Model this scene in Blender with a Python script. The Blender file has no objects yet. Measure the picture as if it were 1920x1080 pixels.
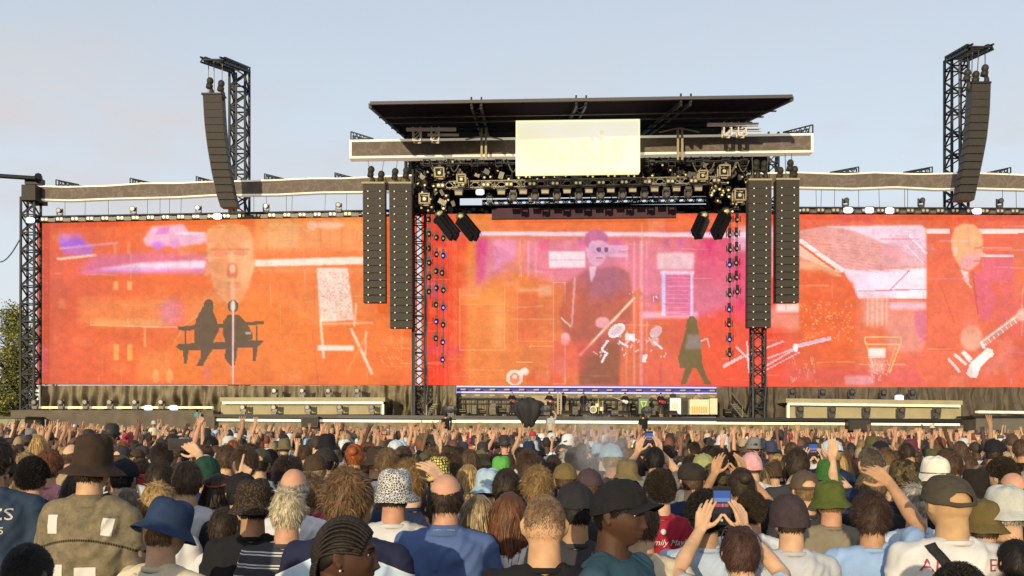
import bpy, bmesh, math, random
import numpy as np
from mathutils import Vector, Matrix, noise
from mathutils.bvhtree import BVHTree
random.seed(7); RNG = np.random.RandomState(7)
scene = bpy.context.scene
COL = scene.collection

# ---------------------------------------------------------------- camera, sky, sun, exposure
F = 1800.0; CX0, CY0 = 960.0, 796.0; ROLL = math.radians(0.375); CAMZ = 1.95
cam_data = bpy.data.cameras.new('camera'); cam = bpy.data.objects.new('camera', cam_data); COL.objects.link(cam)
cam_data.sensor_width = 36; cam_data.lens = F / 1920 * 36
cam_data.shift_y = (CY0 - 540) / 1920.0
cam_data.clip_end = 3000; cam_data.clip_start = 0.1
CAMM = Matrix.Translation((0, 0, CAMZ)) @ Matrix.Rotation(math.radians(90), 4, 'X') @ Matrix.Rotation(ROLL, 4, 'Z')
cam.matrix_world = CAMM
scene.camera = cam

SUN_EL = math.radians(8.5); SUN_AZ = math.radians(17)     # sun low behind the camera, a little to its left
world = bpy.data.worlds.new('World'); scene.world = world; world.use_nodes = True
nt = world.node_tree; nt.nodes.clear()
def N(tree, t, **kw):
    n = tree.nodes.new(t)
    for k, v in kw.items(): setattr(n, k, v)
    return n
out = N(nt, 'ShaderNodeOutputWorld'); bg = N(nt, 'ShaderNodeBackground'); bg.inputs[1].default_value = 0.15
sky = N(nt, 'ShaderNodeTexSky', sky_type='NISHITA', sun_disc=False, sun_elevation=SUN_EL, sun_rotation=math.pi + SUN_AZ)
sky.air_density = 1.0; sky.dust_density = 2.2; sky.ozone_density = 1.6
tc = N(nt, 'ShaderNodeTexCoord'); mp = N(nt, 'ShaderNodeMapping'); mp.inputs['Scale'].default_value = (1.0, 1.0, 3.2)
nz = N(nt, 'ShaderNodeTexNoise'); nz.inputs['Scale'].default_value = 3.6; nz.inputs['Detail'].default_value = 7; nz.inputs['Roughness'].default_value = 0.55
rp = N(nt, 'ShaderNodeValToRGB'); rp.color_ramp.elements[0].position = 0.46; rp.color_ramp.elements[1].position = 0.66
sep = N(nt, 'ShaderNodeSeparateXYZ')
mlow = N(nt, 'ShaderNodeMapRange'); mlow.inputs[1].default_value = 0.20; mlow.inputs[2].default_value = 0.42; mlow.inputs[3].default_value = 1.0; mlow.inputs[4].default_value = 0.0
mul = N(nt, 'ShaderNodeMath', operation='MULTIPLY'); mul2 = N(nt, 'ShaderNodeMath', operation='MULTIPLY'); mul2.inputs[1].default_value = 0.75
mix = N(nt, 'ShaderNodeMixRGB'); mix.inputs[2].default_value = (3.45, 3.2, 3.15, 1)
gain = N(nt, 'ShaderNodeMixRGB', blend_type='MULTIPLY'); gain.inputs[0].default_value = 1.0; gain.inputs[2].default_value = (1.12, 1.0, 0.93, 1)
L = nt.links.new
L(tc.outputs['Generated'], mp.inputs[0]); L(mp.outputs[0], nz.inputs['Vector']); L(nz.outputs[0], rp.inputs[0])
L(tc.outputs['Generated'], sep.inputs[0]); L(sep.outputs[2], mlow.inputs[0])
L(rp.outputs[0], mul.inputs[0]); L(mlow.outputs[0], mul.inputs[1]); L(mul.outputs[0], mul2.inputs[0])
hz = N(nt, 'ShaderNodeMixRGB'); hz.inputs[0].default_value = 0.62; hz.inputs[2].default_value = (4.2, 4.5, 4.95, 1)   # thin high veil of cloud over the whole sky
L(sky.outputs[0], gain.inputs[1]); L(gain.outputs[0], hz.inputs[1]); L(hz.outputs[0], mix.inputs[1]); L(mul2.outputs[0], mix.inputs[0])
hg = N(nt, 'ShaderNodeMapRange'); hg.inputs[1].default_value = 0.0; hg.inputs[2].default_value = 0.45; hg.inputs[3].default_value = 0.80; hg.inputs[4].default_value = 0.52; L(sep.outputs[2], hg.inputs[0]); L(hg.outputs[0], hz.inputs[0])
cs = N(nt, 'ShaderNodeVectorMath', operation='SUBTRACT'); cs.inputs[1].default_value = (-.40, .86, .265); L(tc.outputs['Generated'], cs.inputs[0])      # one soft bank of cloud low in the north west
cm = N(nt, 'ShaderNodeVectorMath', operation='MULTIPLY'); cm.inputs[1].default_value = (1.0, 1.0, 2.6); L(cs.outputs[0], cm.inputs[0]); cl_ = N(nt, 'ShaderNodeVectorMath', operation='LENGTH'); L(cm.outputs[0], cl_.inputs[0])
cr = N(nt, 'ShaderNodeMapRange', interpolation_type='SMOOTHSTEP'); cr.inputs[1].default_value = 0.04; cr.inputs[2].default_value = 0.24; cr.inputs[3].default_value = 1.0; cr.inputs[4].default_value = 0.0; L(cl_.outputs['Value'], cr.inputs[0])
n2 = N(nt, 'ShaderNodeTexNoise'); n2.inputs['Scale'].default_value = 7; n2.inputs['Detail'].default_value = 8; L(mp.outputs[0], n2.inputs['Vector']); nr2 = N(nt, 'ShaderNodeMapRange'); nr2.inputs[1].default_value = 0.36; nr2.inputs[2].default_value = 0.62; L(n2.outputs[0], nr2.inputs[0])
cf = N(nt, 'ShaderNodeMath', operation='MULTIPLY'); L(cr.outputs[0], cf.inputs[0]); L(nr2.outputs[0], cf.inputs[1]); cmix = N(nt, 'ShaderNodeMixRGB'); cmix.inputs[2].default_value = (3.55, 3.42, 3.5, 1); L(cf.outputs[0], cmix.inputs[0]); L(mix.outputs[0], cmix.inputs[1])
L(cmix.outputs[0], bg.inputs[0]); L(bg.outputs[0], out.inputs[0])

sl = bpy.data.lights.new('sun', 'SUN'); sl.energy = 3.45; sl.angle = math.radians(0.6); sl.color = (1.0, 0.81, 0.52)
sun = bpy.data.objects.new('sun', sl); COL.objects.link(sun)
sd = Vector((math.sin(SUN_AZ) * math.cos(SUN_EL), math.cos(SUN_AZ) * math.cos(SUN_EL), -math.sin(SUN_EL)))
sun.rotation_euler = sd.to_track_quat('-Z', 'Y').to_euler()
vs = scene.view_settings; vs.view_transform = 'Standard'; vs.look = 'None'; vs.exposure = 0.38; vs.gamma = 1.0; vs.use_curve_mapping = False
scene.display_settings.display_device = 'sRGB'
EXPO = 2 ** vs.exposure
try:
    scene.cycles.max_bounces = 6; scene.cycles.diffuse_bounces = 2; scene.cycles.glossy_bounces = 2; scene.cycles.transparent_max_bounces = 6
    scene.cycles.volume_bounces = 0
except Exception: pass

# ---------------------------------------------------------------- helpers
def s2l(c): c = np.asarray(c, dtype=float); return np.where(c <= 0.04045, c / 12.92, ((c + 0.055) / 1.055) ** 2.4)
def rgb(r, g, b): return tuple(float(x) for x in s2l(np.array([r, g, b]) / 255.0))

_HX = [60, 720, 1400, 2100]; _HH = [303, 319, 324, 329]
SCREEN_M = 14.0
def DS(px):                       # distance of the stage front line seen in the direction of that column
    return F * SCREEN_M / float(np.interp(px, _HX, _HH))
def P(px, py, off=0.0, D=None):   # a measured sight line and a distance give a point of the place
    d = (DS(px) - off) if D is None else D
    v = CAMM @ Vector(((px - CX0) / F * d, (CY0 - py) / F * d, -d))
    return v
def PX(n, off=0, D=None):         # metres for n photo pixels there
    return n / F * ((DS(1000) if D is None else D) - off)

def gz(y): return -0.0065 * max(0.0, y - 12.0)      # the field falls gently toward the stage
class MB:
    def __init__(s): s.v = []; s.f = []; s.a = []
    def add(s, verts, faces, a=None):
        n = len(s.v); s.v.extend([tuple(x) for x in verts]); s.f.extend([tuple(i + n for i in f) for f in faces])
        s.a.extend([1.0 if a is None else a] * len(verts))
    def box(s, c, sz, M=None):
        c = Vector(c); hx, hy, hz = sz[0] / 2, sz[1] / 2, sz[2] / 2
        vs_ = [Vector((x * hx, y * hy, z * hz)) for z in (-1, 1) for y in (-1, 1) for x in (-1, 1)]
        if M is not None: vs_ = [M @ v for v in vs_]
        s.add([v + c for v in vs_], [(0, 2, 3, 1), (4, 5, 7, 6), (0, 1, 5, 4), (2, 6, 7, 3), (0, 4, 6, 2), (1, 3, 7, 5)])
    def hexa(s, p):               # eight corners, bottom loop then top loop
        s.add(p, [(3, 2, 1, 0), (4, 5, 6, 7), (0, 1, 5, 4), (1, 2, 6, 5), (2, 3, 7, 6), (3, 0, 4, 7)])
    def bar(s, a, b, w, h=None, up=(0, 0, 1)):
        a = Vector(a); b = Vector(b); h = w if h is None else h
        d = (b - a)
        if d.length < 1e-6: return
        d.normalize(); u = Vector(up)
        if abs(d.dot(u)) > 0.98: u = Vector((0, 1, 0))
        x = d.cross(u).normalized() * (w / 2); z = x.normalized().cross(d).normalized() * (h / 2)
        s.hexa([a - x - z, a + x - z, b + x - z, b - x - z, a - x + z, a + x + z, b + x + z, b - x + z])
    def tube(s, a, b, r, n=8, r2=None, cap=True):
        a = Vector(a); b = Vector(b); r2 = r if r2 is None else r2
        d = (b - a).normalized(); u = Vector((0, 0, 1))
        if abs(d.dot(u)) > 0.98: u = Vector((0, 1, 0))
        x = d.cross(u).normalized(); z = x.cross(d)
        vs_ = []
        for p, rr in ((a, r), (b, r2)):
            for i in range(n):
                t = 2 * math.pi * i / n; vs_.append(p + x * (math.cos(t) * rr) + z * (math.sin(t) * rr))
        fs = [(i, (i + 1) % n, n + (i + 1) % n, n + i) for i in range(n)]
        if cap: fs += [tuple(range(n - 1, -1, -1)), tuple(range(n, 2 * n))]
        s.add(vs_, fs)
    def path(s, pts, r, n=6):
        pts = [Vector(p) for p in pts]; rs = r if hasattr(r, '__len__') else [r] * len(pts)
        vs_ = []
        for i, p in enumerate(pts):
            d = (pts[min(i + 1, len(pts) - 1)] - pts[max(i - 1, 0)]).normalized()
            u = Vector((0, 0, 1)) if abs(d.z) < 0.95 else Vector((0, 1, 0))
            x = d.cross(u).normalized(); z = x.cross(d)
            for k in range(n):
                t = 2 * math.pi * k / n; vs_.append(p + x * (math.cos(t) * rs[i]) + z * (math.sin(t) * rs[i]))
        m = len(pts)
        fs = [(i * n + k, i * n + (k + 1) % n, (i + 1) * n + (k + 1) % n, (i + 1) * n + k) for i in range(m - 1) for k in range(n)]
        fs += [tuple(range(n - 1, -1, -1)), tuple(range((m - 1) * n, m * n))]
        s.add(vs_, fs)
    def capsule(s, a, b, ra, rb, n=12, m=4):
        a = Vector(a); b = Vector(b); d = (b - a)
        if d.length < 1e-6: d = Vector((0, 0, 1e-4)); b = a + d
        d.normalize(); u = Vector((0, 0, 1)) if abs(d.z) < 0.95 else Vector((0, 1, 0))
        x = d.cross(u).normalized(); z = x.cross(d)
        rings = [(a - d * ra * math.cos(t), ra * math.sin(t)) for t in [math.pi / 2 * i / m for i in range(1, m + 1)]]
        rings += [(b + d * rb * math.sin(t), rb * math.cos(t)) for t in [math.pi / 2 * i / m for i in range(0, m)]]
        vs_ = [a - d * ra]
        for c, r in rings:
            for k in range(n):
                t = 2 * math.pi * k / n; vs_.append(c + x * (math.cos(t) * r) + z * (math.sin(t) * r))
        vs_.append(b + d * rb)
        fs = [(0, 1 + (k + 1) % n, 1 + k) for k in range(n)]
        for i in range(len(rings) - 1):
            o = 1 + i * n
            fs += [(o + k, o + (k + 1) % n, o + n + (k + 1) % n, o + n + k) for k in range(n)]
        o = 1 + (len(rings) - 1) * n; last = len(vs_) - 1
        fs += [(o + k, o + (k + 1) % n, last) for k in range(n)]
        s.add(vs_, fs)
    def ell(s, c, r, n=16, m=10, M=None):
        c = Vector(c); vs_ = [Vector((0, 0, -r[2]))]
        for i in range(1, m):
            t = math.pi * i / m
            for k in range(n):
                p = 2 * math.pi * k / n
                vs_.append(Vector((r[0] * math.sin(t) * math.cos(p), r[1] * math.sin(t) * math.sin(p), -r[2] * math.cos(t))))
        vs_.append(Vector((0, 0, r[2])))
        if M is not None: vs_ = [M @ v for v in vs_]
        fs = [(0, 1 + (k + 1) % n, 1 + k) for k in range(n)]
        for i in range(m - 2):
            o = 1 + i * n; fs += [(o + k, o + (k + 1) % n, o + n + (k + 1) % n, o + n + k) for k in range(n)]
        o = 1 + (m - 2) * n; fs += [(o + k, o + (k + 1) % n, len(vs_) - 1) for k in range(n)]
        s.add([v + c for v in vs_], fs)
    def loft(s, rings, cap=True):
        n = len(rings[0]); vs_ = [p for r in rings for p in r]
        fs = [(i * n + k, i * n + (k + 1) % n, (i + 1) * n + (k + 1) % n, (i + 1) * n + k) for i in range(len(rings) - 1) for k in range(n)]
        if cap: fs += [tuple(range(n - 1, -1, -1)), tuple(range((len(rings) - 1) * n, len(rings) * n))]
        s.add(vs_, fs)
    def truss(s, a, b, w, r=0.03, step=None, up=(0, 0, 1), w2=None):
        a = Vector(a); b = Vector(b); d = b - a; Ln = d.length; d.normalize(); u = Vector(up)
        if abs(d.dot(u)) > 0.9: u = Vector((0, 1, 0))
        x = d.cross(u).normalized() * (w / 2); z = x.normalized().cross(d).normalized() * ((w2 or w) / 2)
        cs = [x + z, x - z, -x - z, -x + z]
        for c in cs: s.bar(a + c, b + c, r * 2)
        n = max(1, int(round(Ln / (step or w))))
        for i in range(n):
            p = a + d * (Ln * i / n); q = a + d * (Ln * (i + 1) / n)
            for k in range(4):
                c0, c1 = cs[k], cs[(k + 1) % 4]
                if (i + k) % 2: s.bar(p + c0, q + c1, r * 1.2)
                else: s.bar(p + c1, q + c0, r * 1.2)
                if i % 2 == 0: s.bar(p + c0, p + c1, r * 1.2)
    def build(s, name, mat, parent=None, smooth=False, attr=None):
        me = bpy.data.meshes.new(name); o0 = ORG.get(parent, Vector((0, 0, 0)))
        me.from_pydata([(x[0] - o0[0], x[1] - o0[1], x[2] - o0[2]) for x in s.v], [], s.f)
        if attr:
            at = me.attributes.new(attr, 'FLOAT', 'POINT'); at.data.foreach_set('value', np.array(s.a, dtype=np.float32))
        if mat: me.materials.append(mat)
        if smooth: me.polygons.foreach_set('use_smooth', [True] * len(me.polygons))
        me.update(); o = bpy.data.objects.new(name, me); COL.objects.link(o)
        if parent is not None: o.parent = parent; ORG[o] = o0
        else: ORG[o] = Vector((0, 0, 0))
        return o
ORG = {}
def tag(o, label=None, cat=None, group=None, kind=None):
    if label: o['label'] = label
    if cat: o['category'] = cat
    if group: o['group'] = group
    if kind: o['kind'] = kind
    return o
def thing(name, label, cat, loc, group=None):
    o = bpy.data.objects.new(name, None); COL.objects.link(o); o.location = loc; o.empty_display_size = 0.2
    ORG[o] = Vector(loc); return tag(o, label, cat, group)
def kids(o): return KID.get(o, list(o.children))
KID = {}
def copy_tree(o, parent=None):
    c = o.copy(); COL.objects.link(c)
    if parent is not None: c.parent = parent
    for k in list(o.children): copy_tree(k, c)
    return c

# ---------------------------------------------------------------- materials
def new_mat(name):
    m = bpy.data.materials.new(name); m.use_nodes = True; t = m.node_tree
    return m, t, t.nodes['Principled BSDF']
def mat(name, c, rough=0.6, metal=0.0, nscale=0, namt=0.0, bump=0.0, emis=None, es=0.0, objcol=False, stretch=(1, 1, 1), spec=0.5, coord='Object'):
    m, t, b = new_mat(name); L = t.links.new
    b.inputs['Roughness'].default_value = rough; b.inputs['Metallic'].default_value = metal; b.inputs['Specular IOR Level'].default_value = spec
    src = None
    if objcol:
        oi = N(t, 'ShaderNodeObjectInfo'); src = oi.outputs['Color']
    else: b.inputs['Base Color'].default_value = (*c, 1)
    if nscale:
        tc = N(t, 'ShaderNodeTexCoord'); mp = N(t, 'ShaderNodeMapping'); mp.inputs['Scale'].default_value = stretch
        nz = N(t, 'ShaderNodeTexNoise'); nz.inputs['Scale'].default_value = nscale; nz.inputs['Detail'].default_value = 5; nz.inputs['Roughness'].default_value = 0.6
        L(tc.outputs[coord], mp.inputs[0]); L(mp.outputs[0], nz.inputs['Vector'])
        mr = N(t, 'ShaderNodeMapRange'); mr.inputs[1].default_value = 0.25; mr.inputs[2].default_value = 0.75; mr.inputs[3].default_value = 1 - namt; mr.inputs[4].default_value = 1 + namt
        L(nz.outputs[0], mr.inputs[0])
        mx = N(t, 'ShaderNodeVectorMath', operation='SCALE')
        if src: L(src, mx.inputs[0])
        else: mx.inputs[0].default_value = c
        L(mr.outputs[0], mx.inputs['Scale']); L(mx.outputs[0], b.inputs['Base Color'])
        if bump:
            bp = N(t, 'ShaderNodeBump'); bp.inputs['Strength'].default_value = bump; bp.inputs['Distance'].default_value = 0.02
            L(nz.outputs[0], bp.inputs['Height']); L(bp.outputs[0], b.inputs['Normal'])
    elif src: L(src, b.inputs['Base Color'])
    if emis: b.inputs['Emission Color'].default_value = (*emis, 1); b.inputs['Emission Strength'].default_value = es / EXPO
    return m
M = {}
M['black_metal'] = mat('black_metal', (.018, .018, .022), .45, .6)
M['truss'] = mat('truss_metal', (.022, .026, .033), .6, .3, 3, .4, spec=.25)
M['truss_lit'] = mat('lit_aluminium_truss', (.15, .145, .11), .5, .4, 3, .4)  # brighter copy of the truss metal, sunlit look put into its colour
M['grille'] = mat('speaker_grille', (.020, .0175, .0145), .7, 0, 8, .25)
M['cabinet_edge'] = mat('speaker_edge', (.038, .032, .026), .6)
M['fixture'] = mat('fixture_shell', (.05, .05, .052), .45, .2, 6, .5)
M['fix_pale'] = mat('fixture_face', (.30, .26, .17), .55)
M['canopy'] = mat('canopy_fabric', (.012, .006, .013), .9, 0, .7, .35, .2, spec=.03)
M['dark'] = mat('dark_backing', (.012, .012, .014), .9, 0, 1.2, .5, spec=.05)
M['purpleblack'] = mat('header_mesh', (.05, .02, .035), .8, 0, .6, .4, .3)
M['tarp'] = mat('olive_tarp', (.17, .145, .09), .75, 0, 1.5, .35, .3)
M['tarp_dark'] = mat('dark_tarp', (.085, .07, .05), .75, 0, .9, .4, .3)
M['panel_olive'] = mat('olive_panel', (.30, .27, .16), .7, 0, 1.0, .15)
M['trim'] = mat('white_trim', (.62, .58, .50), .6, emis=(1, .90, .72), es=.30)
M['strip'] = mat('light_strip', (.75, .70, .50), .5, emis=(1, .92, .6), es=.40)
M['fix_dim'] = mat('fixture_dim_face', (.13, .11, .06), .5)
M['lens_dark'] = mat('dark_lens', (.07, .065, .05), .25)
M['blue_led'] = mat('blue_led_rail', (.2, .2, .5), .5, emis=(.42, .42, 1.0), es=1.1)
M['lamp_on'] = mat('lit_lens', (.4, .35, .15), .4, emis=(1, .78, .25), es=.85)
M['lamp_dot'] = mat('reflector_lens', (.30, .27, .15), .3, .3, emis=(1, .88, .4), es=.30)
M['lamp_blue'] = mat('blue_white_lens', (.8, .8, .8), .3, emis=(.42, .55, 1.0), es=2.6)
M['cable'] = mat('cable_rubber', (.05, .05, .055), .6)
M['wire'] = mat('steel_wire', (.08, .08, .08), .5, .4)
M['white_steel'] = mat('painted_steel', (.62, .6, .55), .5)
# ================================================================= ground
def sheet(name, x0, x1, y0, y1, nx, ny, z, m, amp=0):
    mb = MB(); vs_ = []
    for j in range(ny + 1):
        for i in range(nx + 1):
            x = x0 + (x1 - x0) * i / nx; y = y0 + (y1 - y0) * j / ny
            vs_.append((x, y, z + gz(min(y, 140)) + (amp * noise.noise(Vector((x * .15, y * .15, 0))) if amp else 0)))
    mb.add(vs_, [(j * (nx + 1) + i, j * (nx + 1) + i + 1, (j + 1) * (nx + 1) + i + 1, (j + 1) * (nx + 1) + i) for j in range(ny) for i in range(nx)])
    return mb.build(name, m)
M['ground'] = mat('trampled_grass', (.09, .085, .035), .95, 0, .35, .5, .4)
tag(sheet('ground', -900, 900, -300, 1500, 30, 450, 0, M['ground']), kind='structure')

# ================================================================= picture on the LED walls (worked out as numbers, one colour per LED cluster)
X0, X1, Y0, Y1 = 60, 2060, 390, 740
H_, W_ = Y1 - Y0, X1 - X0
yy, xx = np.mgrid[Y0:Y1, X0:X1].astype(float)
IMG = np.zeros((H_, W_, 3))
def grad(stops):      # colour by column
    xs = [s[0] for s in stops]
    for c in range(3): IMG[:, :, c] = np.interp(xx, xs, [s[1][c] / 255 for s in stops])
def bblur(a, r):
    r = int(r)
    if r < 1: return a
    for ax in (0, 1):
        pad = [(0, 0), (0, 0)]; pad[ax] = (r + 1, r); c = np.cumsum(np.pad(a, pad, mode='edge'), axis=ax)
        a = ((c[2 * r + 1:, :] - c[:-(2 * r + 1), :]) if ax == 0 else (c[:, 2 * r + 1:] - c[:, :-(2 * r + 1)])) / (2 * r + 1)
    return a
def paint(fn, box, col, a=1.0, blur=1):
    g = blur * 3 + 3
    x0, y0, x1, y1 = int(max(box[0] - g, X0)), int(max(box[1] - g, Y0)), int(min(box[2] + g, X1)), int(min(box[3] + g, Y1))
    if x1 <= x0 or y1 <= y0: return
    sl = (slice(y0 - Y0, y1 - Y0), slice(x0 - X0, x1 - X0))
    m = fn(xx[sl], yy[sl]).astype(float)
    if blur: m = bblur(bblur(m, blur), blur)
    m = (m * a)[..., None]; IMG[sl] = IMG[sl] * (1 - m) + np.array(col) / 255 * m
def poly(pts, col, a=1.0, blur=1):
    pts = [(float(x), float(y)) for x, y in pts]
    def fn(X, Y):
        ins = np.zeros(X.shape, bool)
        for i in range(len(pts)):
            (ax, ay), (bx, by) = pts[i], pts[(i + 1) % len(pts)]
            if ay == by: continue
            c = ((ay > Y) != (by > Y)) & (X < (bx - ax) * (Y - ay) / (by - ay) + ax); ins ^= c
        return ins
    xs = [p[0] for p in pts]; ys = [p[1] for p in pts]
    paint(fn, (min(xs), min(ys), max(xs), max(ys)), col, a, blur)
def oval(cx, cy, rx, ry, col, a=1.0, blur=1, rot=0):
    c, s = math.cos(math.radians(rot)), math.sin(math.radians(rot)); R = max(rx, ry)
    paint(lambda X, Y: (((X - cx) * c + (Y - cy) * s) / rx) ** 2 + ((-(X - cx) * s + (Y - cy) * c) / ry) ** 2 < 1, (cx - R, cy - R, cx + R, cy + R), col, a, blur)
def rect(x0, y0, x1, y1, col, a=1.0, blur=1): poly([(x0, y0), (x1, y0), (x1, y1), (x0, y1)], col, a, blur)
def line(x0, y0, x1, y1, w, col, a=1.0, blur=0):
    d = math.hypot(x1 - x0, y1 - y0); nx, ny = -(y1 - y0) / d * w / 2, (x1 - x0) / d * w / 2
    poly([(x0 + nx, y0 + ny), (x1 + nx, y1 + ny), (x1 - nx, y1 - ny), (x0 - nx, y0 - ny)], col, a, blur)
def ring(x0, y0, x1, y1, w, col, a=1.0):
    line(x0, y0, x1, y0, w, col, a); line(x0, y1, x1, y1, w, col, a); line(x0, y0, x0, y1, w, col, a); line(x1, y0, x1, y1, w, col, a)
def smooth_noise(sx, sy, seed):
    r = np.random.RandomState(seed); gx, gy = int(W_ / sx) + 3, int(H_ / sy) + 3; g = r.rand(gy, gx)
    u = (xx - X0) / sx; v = (yy - Y0) / sy; i = u.astype(int); j = v.astype(int); fu = u - i; fv = v - j
    fu = fu * fu * (3 - 2 * fu); fv = fv * fv * (3 - 2 * fv)
    return g[j, i] * (1 - fu) * (1 - fv) + g[j, i + 1] * fu * (1 - fv) + g[j + 1, i] * (1 - fu) * fv + g[j + 1, i + 1] * fu * fv
grad([(68, (201, 84, 62)), (130, (222, 88, 55)), (230, (233, 96, 46)), (420, (238, 118, 52)), (700, (236, 112, 48)), (795, (236, 84, 44)), (868, (234, 92, 48)),
      (880, (234, 128, 56)), (1000, (230, 118, 58)), (1240, (222, 100, 66)), (1330, (228, 70, 62)), (1400, (232, 66, 62)), (1500, (232, 92, 54)), (1640, (232, 110, 70)), (1800, (232, 100, 72)), (1960, (226, 92, 70)), (2060, (222, 90, 70))])
# --- left wall
rect(480, 405, 690, 470, (240, 160, 96), .65, 8); rect(350, 560, 680, 600, (244, 160, 96), .35, 10); rect(150, 560, 320, 610, (246, 152, 80), .5, 6)
rect(560, 520, 690, 600, (236, 124, 56), .8, 12); rect(620, 590, 780, 715, (238, 112, 44), .8, 10); rect(460, 400, 476, 470, (226, 100, 60), .5, 2)
for x in (500, 548, 600, 640): rect(x, 412, x + 3, 468, (226, 112, 60), .6, 1)
rect(500, 415, 560, 465, (240, 176, 112), .6, 3); oval(615, 422, 30, 7, (250, 190, 160), .8, 2); oval(585, 423, 9, 9, (250, 196, 170), .7, 1)
poly([(110, 447), (115, 438), (150, 438), (160, 452), (178, 462), (170, 480), (118, 476)], (178, 104, 214), .75, 2); rect(112, 448, 158, 462, (150, 88, 220), .7, 2)
line(107, 486, 181, 478, 4, (255, 225, 205), .9, 1); line(112, 466, 222, 455, 3, (226, 160, 200), .8, 1)
poly([(268, 450), (285, 425), (345, 420), (352, 434), (388, 438), (390, 455), (340, 462), (275, 462)], (236, 184, 222), .85, 2)
poly([(296, 428), (318, 424), (318, 438), (292, 440)], (212, 118, 190), .8, 1); oval(296, 460, 12, 9, (196, 110, 220), .8, 2); oval(328, 458, 10, 9, (214, 130, 190), .8, 2); rect(330, 436, 384, 440, (250, 224, 240), .8, 1)
poly([(392, 437), (420, 443), (416, 462), (390, 458)], (206, 118, 196), .6, 2)
poly([(150, 500), (180, 478), (300, 472), (400, 478), (400, 512), (150, 512)], (214, 108, 176), .65, 6)
poly([(180, 505), (260, 493), (386, 488), (386, 504), (260, 509)], (250, 214, 232), .95, 2); poly([(140, 514), (200, 501), (386, 503), (386, 512)], (228, 130, 206), .6, 2)
poly([(478, 487), (690, 481), (690, 495), (478, 500)], (253, 226, 208), .95, 1); rect(478, 503, 690, 512, (240, 150, 90), .6, 3)
rect(190, 516, 390, 545, (233, 98, 44), .7, 4); rect(300, 560, 330, 610, (226, 130, 120), .6, 6); oval(325, 585, 22, 24, (224, 120, 170), .45, 6); rect(176, 600, 304, 612, (250, 176, 110), .6, 3); line(170, 609, 330, 614, 2, (250, 190, 130), .8)
for x in (213, 239): rect(x, 528, x + 9, 544, (250, 180, 104), .8, 1); rect(x, 646, x + 10, 676, (246, 168, 84), .85, 1); rect(x, 455, x + 6, 478, (240, 150, 110), .6, 1)
line(272, 615, 272, 652, 4, (248, 176, 110), .7, 1); rect(170, 560, 330, 562, (222, 100, 50), .5, 1)
for x in (292, 318): oval(x, 706, 7, 12, (250, 200, 150), .7, 1); oval(x, 696, 3, 5, (252, 220, 180), .7, 1)
rect(258, 660, 325, 718, (242, 140, 70), .6, 6); poly([(72, 720), (76, 650), (92, 645), (86, 700)], (206, 90, 110), .6, 2)
poly([(326, 720), (326, 640), (345, 612), (402, 570), (420, 545), (470, 545), (520, 560), (560, 590), (585, 620), (597, 720)], (238, 118, 46), .92, 2)
line(327, 640, 348, 610, 2, (246, 160, 90), .7); line(585, 620, 597, 720, 2, (222, 90, 50), .7); line(345, 610, 402, 570, 2, (246, 170, 100), .7)
oval(410, 560, 30, 10, (240, 144, 84), .6, 4); poly([(386, 440), (392, 425), (430, 418), (462, 426), (474, 445), (476, 500), (466, 540), (446, 572), (426, 572), (404, 545), (390, 500)], (240, 162, 108), .9, 2)
oval(432, 445, 40, 26, (238, 150, 90), .7, 4); oval(410, 490, 16, 34, (230, 132, 84), .5, 6); oval(462, 490, 12, 40, (248, 184, 132), .6, 6); oval(440, 548, 24, 16, (228, 136, 90), .5, 5); oval(436, 486, 6, 16, (250, 186, 140), .7, 2); line(424, 531, 452, 531, 3, (214, 104, 76), .6, 1); oval(388, 505, 5, 14, (236, 150, 104), .8, 1); rect(395, 466, 470, 470, (222, 116, 72), .8, 1); oval(414, 476, 13, 6, (226, 130, 88), .8, 1); oval(452, 474, 13, 6, (226, 130, 88), .8, 1)
oval(474, 500, 4, 14, (246, 190, 140), .8, 1); oval(436, 508, 11, 16, (222, 110, 70), .9, 1); oval(436, 504, 6, 9, (250, 190, 150), .9, 1); line(436, 520, 437, 560, 7, (246, 176, 140), .85, 1); oval(410, 540, 8, 18, (232, 140, 90), .5, 3)
poly([(476, 500), (488, 506), (492, 520), (470, 550)], (232, 108, 50), .8, 2); line(500, 645, 590, 590, 3, (226, 130, 110), .4, 2); oval(388, 700, 7, 16, (226, 110, 120), .6, 2)
D_ = (98, 74, 54)
poly([(334, 612), (334, 618), (345, 620), (495, 608), (494, 602), (345, 611)], D_, 1, 0); poly([(328, 650), (335, 645), (490, 638), (495, 640), (484, 651), (340, 658)], D_, 1, 0)
for x in (347, 481): line(x, 612, x, 648, 3, D_, 1)
poly([(343, 656), (354, 656), (350, 682), (345, 682)], D_, 1, 0); poly([(474, 650), (483, 650), (480, 678), (474, 678)], D_, 1, 0)
oval(391, 574, 10, 13, D_, 1, 0); poly([(380, 575), (368, 597), (363, 620), (364, 645), (374, 655), (398, 655), (402, 635), (411, 620), (407, 602), (398, 580)], D_, 1, 0)
poly([(376, 652), (402, 652), (390, 668), (380, 686), (368, 685), (377, 668)], D_, 1, 0)
oval(437, 574, 10, 12, D_, 1, 0); poly([(428, 590), (419, 602), (417, 625), (424, 645), (442, 655), (460, 642), (474, 636), (474, 626), (462, 604), (448, 590)], D_, 1, 0); poly([(425, 640), (448, 640), (441, 684), (433, 686), (421, 672)], D_, 1, 0)
rect(461, 623, 471, 628, (190, 170, 150), .8, 0)
line(437, 562, 436, 720, 5, (214, 150, 130), 1, 1); line(438, 566, 437, 720, 2, (250, 226, 214), 1, 0); line(434, 590, 433, 686, 2, (90, 70, 80), .9, 0); oval(437, 574, 5, 10, (240, 220, 214), .9, 1)
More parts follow.
